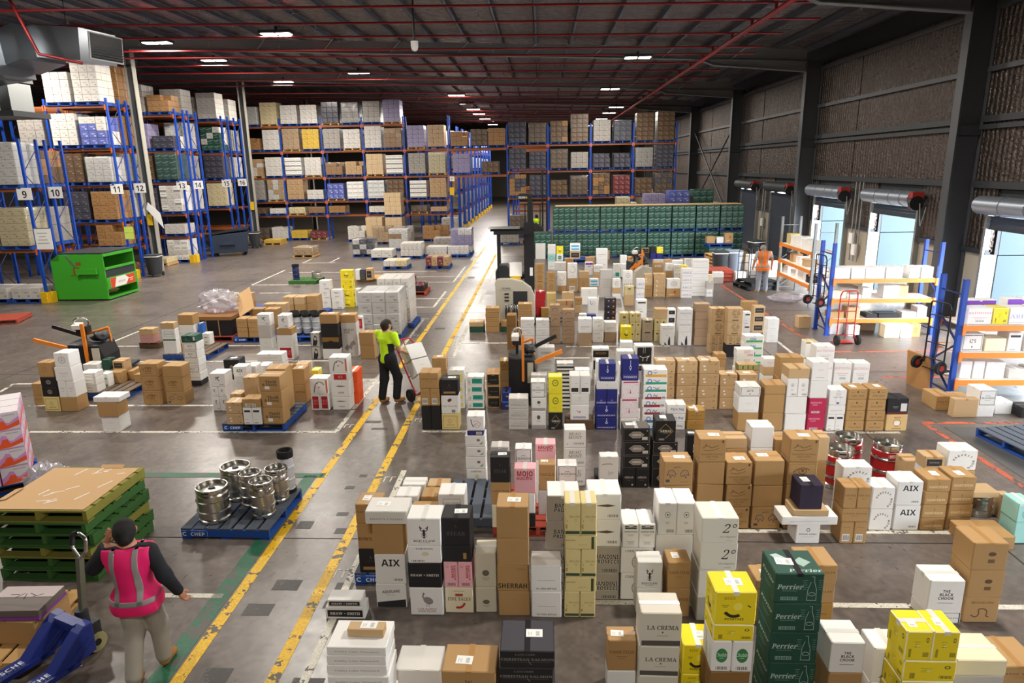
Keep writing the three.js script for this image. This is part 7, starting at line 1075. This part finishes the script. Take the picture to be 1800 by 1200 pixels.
function person(label, x, z, turn, s, J, wear) {
  const { hl, hr, kl, kr, al, ar, tl, tr, sl, sr, el, er, wl, wr, neck, head, look } = J, pel = mid(hl, hr, 0.5), chest = mid(sl, sr, 0.5);
  const spine = mid(pel, chest, 0.5);
  const torso = [[add(pel, [-0.06, 0, 0]), add(pel, [0.06, 0, 0]), 0.125, 0.125], [pel, spine, 0.13, 0.12], [spine, add(chest, [0, -0.12, 0]), 0.12, 0.13], [add(chest, [-0.07, -0.1, 0]), add(chest, [0.07, -0.1, 0]), 0.115, 0.115], [add(sl, [0.03, -0.01, 0]), add(sr, [-0.03, -0.01, 0]), 0.075, 0.075], [chest, neck, 0.08, 0.055]];
  const legs = [[hl, kl, 0.092, 0.06], [kl, al, 0.06, 0.042], [hr, kr, 0.092, 0.06], [kr, ar, 0.06, 0.042]], arms = [[sl, el, 0.056, 0.042], [el, wl, 0.042, 0.028], [sr, er, 0.056, 0.042], [er, wr, 0.042, 0.028]];
  const hd = [[neck, head, 0.052, 0.06], [add(head, [0, -0.035, 0]), add(head, [0, 0.03, 0]), 0.078, 0.092], [add(head, [0, 0.02, 0]), add(head, look.map((v) => -v * 0.03)), 0.092, 0.09], [add(head, look.map((v, i) => v * 0.085 + (i === 1 ? -0.015 : 0))), add(head, look.map((v, i) => v * 0.1 + (i === 1 ? -0.03 : 0))), 0.012, 0.014], [add(head, look.map((v, i) => v * 0.05 + (i === 1 ? -0.075 : 0))), add(head, look.map((v, i) => v * 0.06 + (i === 1 ? -0.085 : 0))), 0.04, 0.035]];
  const sideV = V(...look).cross(V(0, 1, 0)); for (const q of [-1, 1]) hd.push([add(head, [sideV.x * 0.085 * q, -0.01, sideV.z * 0.085 * q]), add(head, [sideV.x * 0.092 * q, 0.015, sideV.z * 0.092 * q]), 0.018, 0.02]);
  const lo = [-0.75, -0.02, -0.6], hi = [0.75, 1.85, 0.6];
  const box = (bones, pad = 0.03) => { const a = [9, 9, 9], b = [-9, -9, -9]; for (const [p, q, ra, rb] of bones) for (const [v, r] of [[p, ra], [q, rb]]) for (let i = 0; i < 3; i++) { a[i] = Math.min(a[i], v[i] - r - pad); b[i] = Math.max(b[i], v[i] + r + pad); } return [a, b]; };
  const mesh = (bones, k, grow, res, cut) => { const f = bonesD(bones, k, grow), [a, b] = box(bones, grow + 0.03); return meshField(cut ? (p) => Math.max(f(p), cut(p)) : f, a, b, res); };
  const body = new THREE.Mesh(join([mesh([...torso, ...legs, ...arms, [chest, neck, 0.08, 0.055], [neck, head, 0.052, 0.06]], 0.05, 0, 84), mesh(hd, 0.02, 0, 60), mesh([[mid(el, wl, 0.7), wl, 0.032, 0.027], ...handBones(wl, J.hdl ?? V(...wl).sub(V(...el)).toArray(), J.hsl ?? [0, 0, -1], wear.curl ?? 0.5)], 0.012, 0, 56), mesh([[mid(er, wr, 0.7), wr, 0.032, 0.027], ...handBones(wr, J.hdr ?? V(...wr).sub(V(...er)).toArray(), J.hsr ?? [0, 0, -1], wear.curl ?? 0.5)], 0.012, 0, 56)]), mat(wear.skin ?? 0xb98468, 0.6));
  body.name = numbered('person'); body.position.set(x, 0, z); body.rotation.y = turn; body.scale.setScalar(s); scene.add(body); tag(body, label, 'person');
  part(body, 'trousers', mesh([...legs.map((b, i) => i % 2 ? [b[0], mid(b[0], b[1], 0.93), b[2] + 0.02, b[3] + 0.026] : [b[0], b[1], b[2] + 0.014, b[3] + 0.02]), torso[0], [pel, mid(pel, spine, 0.5), 0.132, 0.128]], 0.05, 0.008, 84), mat(wear.trousers, 0.9));
  const sleeveEnd = wear.sleeve ?? 0.95; const sl_ = [], L2 = (a, b, r0, r1, q) => { if (q > 0) sl_.push([a, mid(a, b, Math.min(1, q)), r0, r1]); };
  L2(sl, el, 0.062, 0.054, sleeveEnd * 2); L2(sr, er, 0.062, 0.054, sleeveEnd * 2); if (sleeveEnd > 0.5) { L2(el, wl, 0.054, 0.04, sleeveEnd * 2 - 1); L2(er, wr, 0.054, 0.04, sleeveEnd * 2 - 1); }
  part(body, wear.topName ?? 'shirt', mesh([...torso.map((b) => [...b]), ...sl_], 0.045, 0.012, 84, (p) => Math.max(pel[1] - 0.06 - p[1], p[1] - (neck[1] + 0.0))), mat(wear.top, 0.85));
  if (wear.side) for (const q of [-1, 1]) part(body, 'side_panel', mesh(torso, 0.045, 0.02, 64, (p) => Math.max(pel[1] - 0.03 - p[1], p[1] - (chest[1] - 0.16), 0.118 - q * p[0])), mat(wear.side, 0.85));
  if (wear.vest) { const vf = torso.slice(0, 5).map((b) => [...b]); const c = (p) => Math.max(pel[1] - 0.12 - p[1], p[1] - (chest[1] + 0.06), Math.abs(p[0] - chest[0]) - 0.215);
    vf.push([add(pel, [-0.07, -0.06, 0]), add(pel, [0.07, -0.06, 0]), 0.14, 0.14]);
    part(body, 'vest', mesh(vf, 0.06, 0.036, 84, c), mat(wear.vest, 0.65));
    const st = (cut) => part(body, 'reflective_stripe', mesh(vf, 0.06, 0.041, 96, (p) => Math.max(c(p), cut(p))), mat(0x8d8a88, 0.5, 0.1)); st((p) => Math.abs(p[1] - (pel[1] + 0.02)) - 0.026); for (const q of [-0.105, 0.105]) st((p) => Math.max(Math.abs(p[0] - chest[0] * (p[1] > 1 ? 1 : 0.5) - q) - 0.026, pel[1] - p[1])); }
  for (const [a, tt] of [[al, tl], [ar, tr]]) { const sole = tt; part(body, 'boot', mesh([[add(a, [0, 0.04, 0]), add(a, [0, -0.02, 0]), 0.055, 0.052], [[a[0], Math.max(0.045, a[1] - 0.045), a[2]], tt, 0.048, 0.042]], 0.03, 0, 48, (p) => -p[1]), mat(wear.boots, 0.8)); }
  part(body, 'hair', mesh(wear.hair(head, look), 0.03, 0, 56, wear.hairCut?.(head)), mat(wear.hairColor, 0.85));
  if (wear.extra) wear.extra(body, J);
  return body;
}
const capHair = (h, l) => [[add(h, [0, 0.035, 0]), add(h, [-l[0] * 0.03, 0.015, -l[2] * 0.03]), 0.098, 0.1], [add(h, [-l[0] * 0.035, 0, -l[2] * 0.035]), add(h, [-l[0] * 0.045, -0.05, -l[2] * 0.045]), 0.09, 0.065]];
const longHair = (h, l) => [...capHair(h, l), [add(h, [-l[0] * 0.08, 0.02, -l[2] * 0.08]), add(h, [-l[0] * 0.1, -0.02, -l[2] * 0.1]), 0.06, 0.05], [add(h, [-l[0] * 0.06, -0.05, -l[2] * 0.06]), add(h, [-l[0] * 0.05, -0.1, -l[2] * 0.05]), 0.07, 0.05]];
// woman walking away, one hand raised to her ear
person('person in a pink reflective vest walking past green pallets, hand raised to head', -3.74, -5.32, 0.12, 0.94, { hl: [-0.09, 0.9, 0], hr: [0.09, 0.9, 0], kl: [-0.08, 0.5, 0.0], kr: [0.1, 0.5, -0.12], al: [-0.06, 0.1, 0.2], ar: [0.1, 0.1, -0.12], tl: [-0.07, 0.05, 0.05], tr: [0.12, 0.045, -0.28], sl: [-0.19, 1.4, 0], sr: [0.19, 1.38, 0], el: [-0.36, 1.22, -0.02], er: [0.3, 1.12, 0.02], wl: [-0.23, 1.45, -0.06], wr: [0.38, 0.9, -0.04], hdl: [0.45, 0.9, 0.0], hsl: [0, 0.2, -1], neck: [-0.01, 1.46, -0.01], head: [-0.03, 1.575, -0.04], look: [-0.3, 0, -0.95] }, { skin: 0xb07a5e, trousers: 0x9c968c, top: 0x14151c, topName: 'jumper', sleeve: 0.97, vest: 0xe8136a, boots: 0xa3713c, hair: longHair, hairColor: 0x14110f, curl: 0.7 });
// man pushing the hand truck
person('person in a bright yellow shirt and black trousers pushing a hand truck', -3.12, -13.0, -0.55, 1.0, { hl: [-0.09, 0.92, 0], hr: [0.09, 0.92, 0], kl: [-0.1, 0.5, 0.02], kr: [0.12, 0.52, -0.14], al: [-0.1, 0.1, 0.12], ar: [0.13, 0.1, -0.06], tl: [-0.11, 0.045, -0.04], tr: [0.16, 0.045, -0.22], sl: [-0.2, 1.43, 0], sr: [0.2, 1.42, -0.02], el: [-0.24, 1.16, -0.12], er: [0.26, 1.14, -0.08], wl: [-0.08, 1.06, -0.3], wr: [0.2, 1.02, -0.3], hsl: [1, 0, 0], hsr: [-1, 0, 0], neck: [0, 1.49, -0.01], head: [0.01, 1.6, -0.03], look: [0.25, 0, -0.97] }, { skin: 0xc08e72, trousers: 0x121318, top: 0xc6f01a, sleeve: 0.3, side: 0x14151a, boots: 0xa9753f, hair: capHair, hairColor: 0x2c1e16, curl: 0.9, extra: (b, J) => part(b, 'face_mask', new THREE.SphereGeometry(0.055, 16, 12).translate(J.head[0] + J.look[0] * 0.07, J.head[1] - 0.055, J.head[2] + J.look[2] * 0.07), M.black) });
// man in the orange vest by the doors
person('person in an orange reflective vest and grey trousers near the shelving', 7.95, -24.9, 0.05, 1.02, { hl: [-0.1, 0.92, 0], hr: [0.1, 0.92, 0], kl: [-0.12, 0.5, 0], kr: [0.12, 0.5, 0], al: [-0.14, 0.1, 0.02], ar: [0.14, 0.1, 0.02], tl: [-0.16, 0.045, -0.12], tr: [0.16, 0.045, -0.12], sl: [-0.21, 1.42, 0], sr: [0.21, 1.42, 0], el: [-0.31, 1.16, 0.02], er: [0.31, 1.16, 0.02], wl: [-0.32, 0.92, -0.08], wr: [0.33, 0.92, -0.06], neck: [0, 1.48, -0.04], head: [0.0, 1.56, -0.1], look: [0.1, -0.3, -0.95] }, { skin: 0xb98468, trousers: 0x8d929c, top: 0x9fa4ac, sleeve: 0.3, vest: 0xf07a17, boots: 0xa07a3a, hair: capHair, hairColor: 0x8b8480, curl: 0.5, extra: (b) => part(b, 'shoulder_strap', tube([[-0.17, 1.4, 0.1], [-0.2, 1.52, 0.02], [-0.14, 1.4, -0.1]], 0.012), M.orangeVest) });
// forklift driver seen beside the mast at the back
person('person in a bright yellow jacket driving the forklift behind the green wall', -0.35, -41.55, 0.4, 0.96, { hl: [-0.09, 1.05, 0], hr: [0.09, 1.05, 0], kl: [-0.14, 1.05, -0.36], kr: [0.14, 1.05, -0.36], al: [-0.14, 0.7, -0.4], ar: [0.14, 0.7, -0.4], tl: [-0.14, 0.65, -0.55], tr: [0.14, 0.65, -0.55], sl: [-0.2, 1.56, -0.03], sr: [0.2, 1.56, -0.03], el: [-0.26, 1.32, -0.18], er: [0.26, 1.32, -0.18], wl: [-0.12, 1.3, -0.4], wr: [0.12, 1.3, -0.4], neck: [0, 1.62, -0.04], head: [0, 1.74, -0.07], look: [0, 0, -1] }, { skin: 0xb98468, trousers: 0x1c2233, top: 0xc8f020, topName: 'jacket', boots: 0x332a22, hair: capHair, hairColor: 0x201815 });
scene.traverse((o) => { if (o.isMesh) { o.castShadow = true; o.receiveShadow = true; } });
renderer.render(scene, camera);
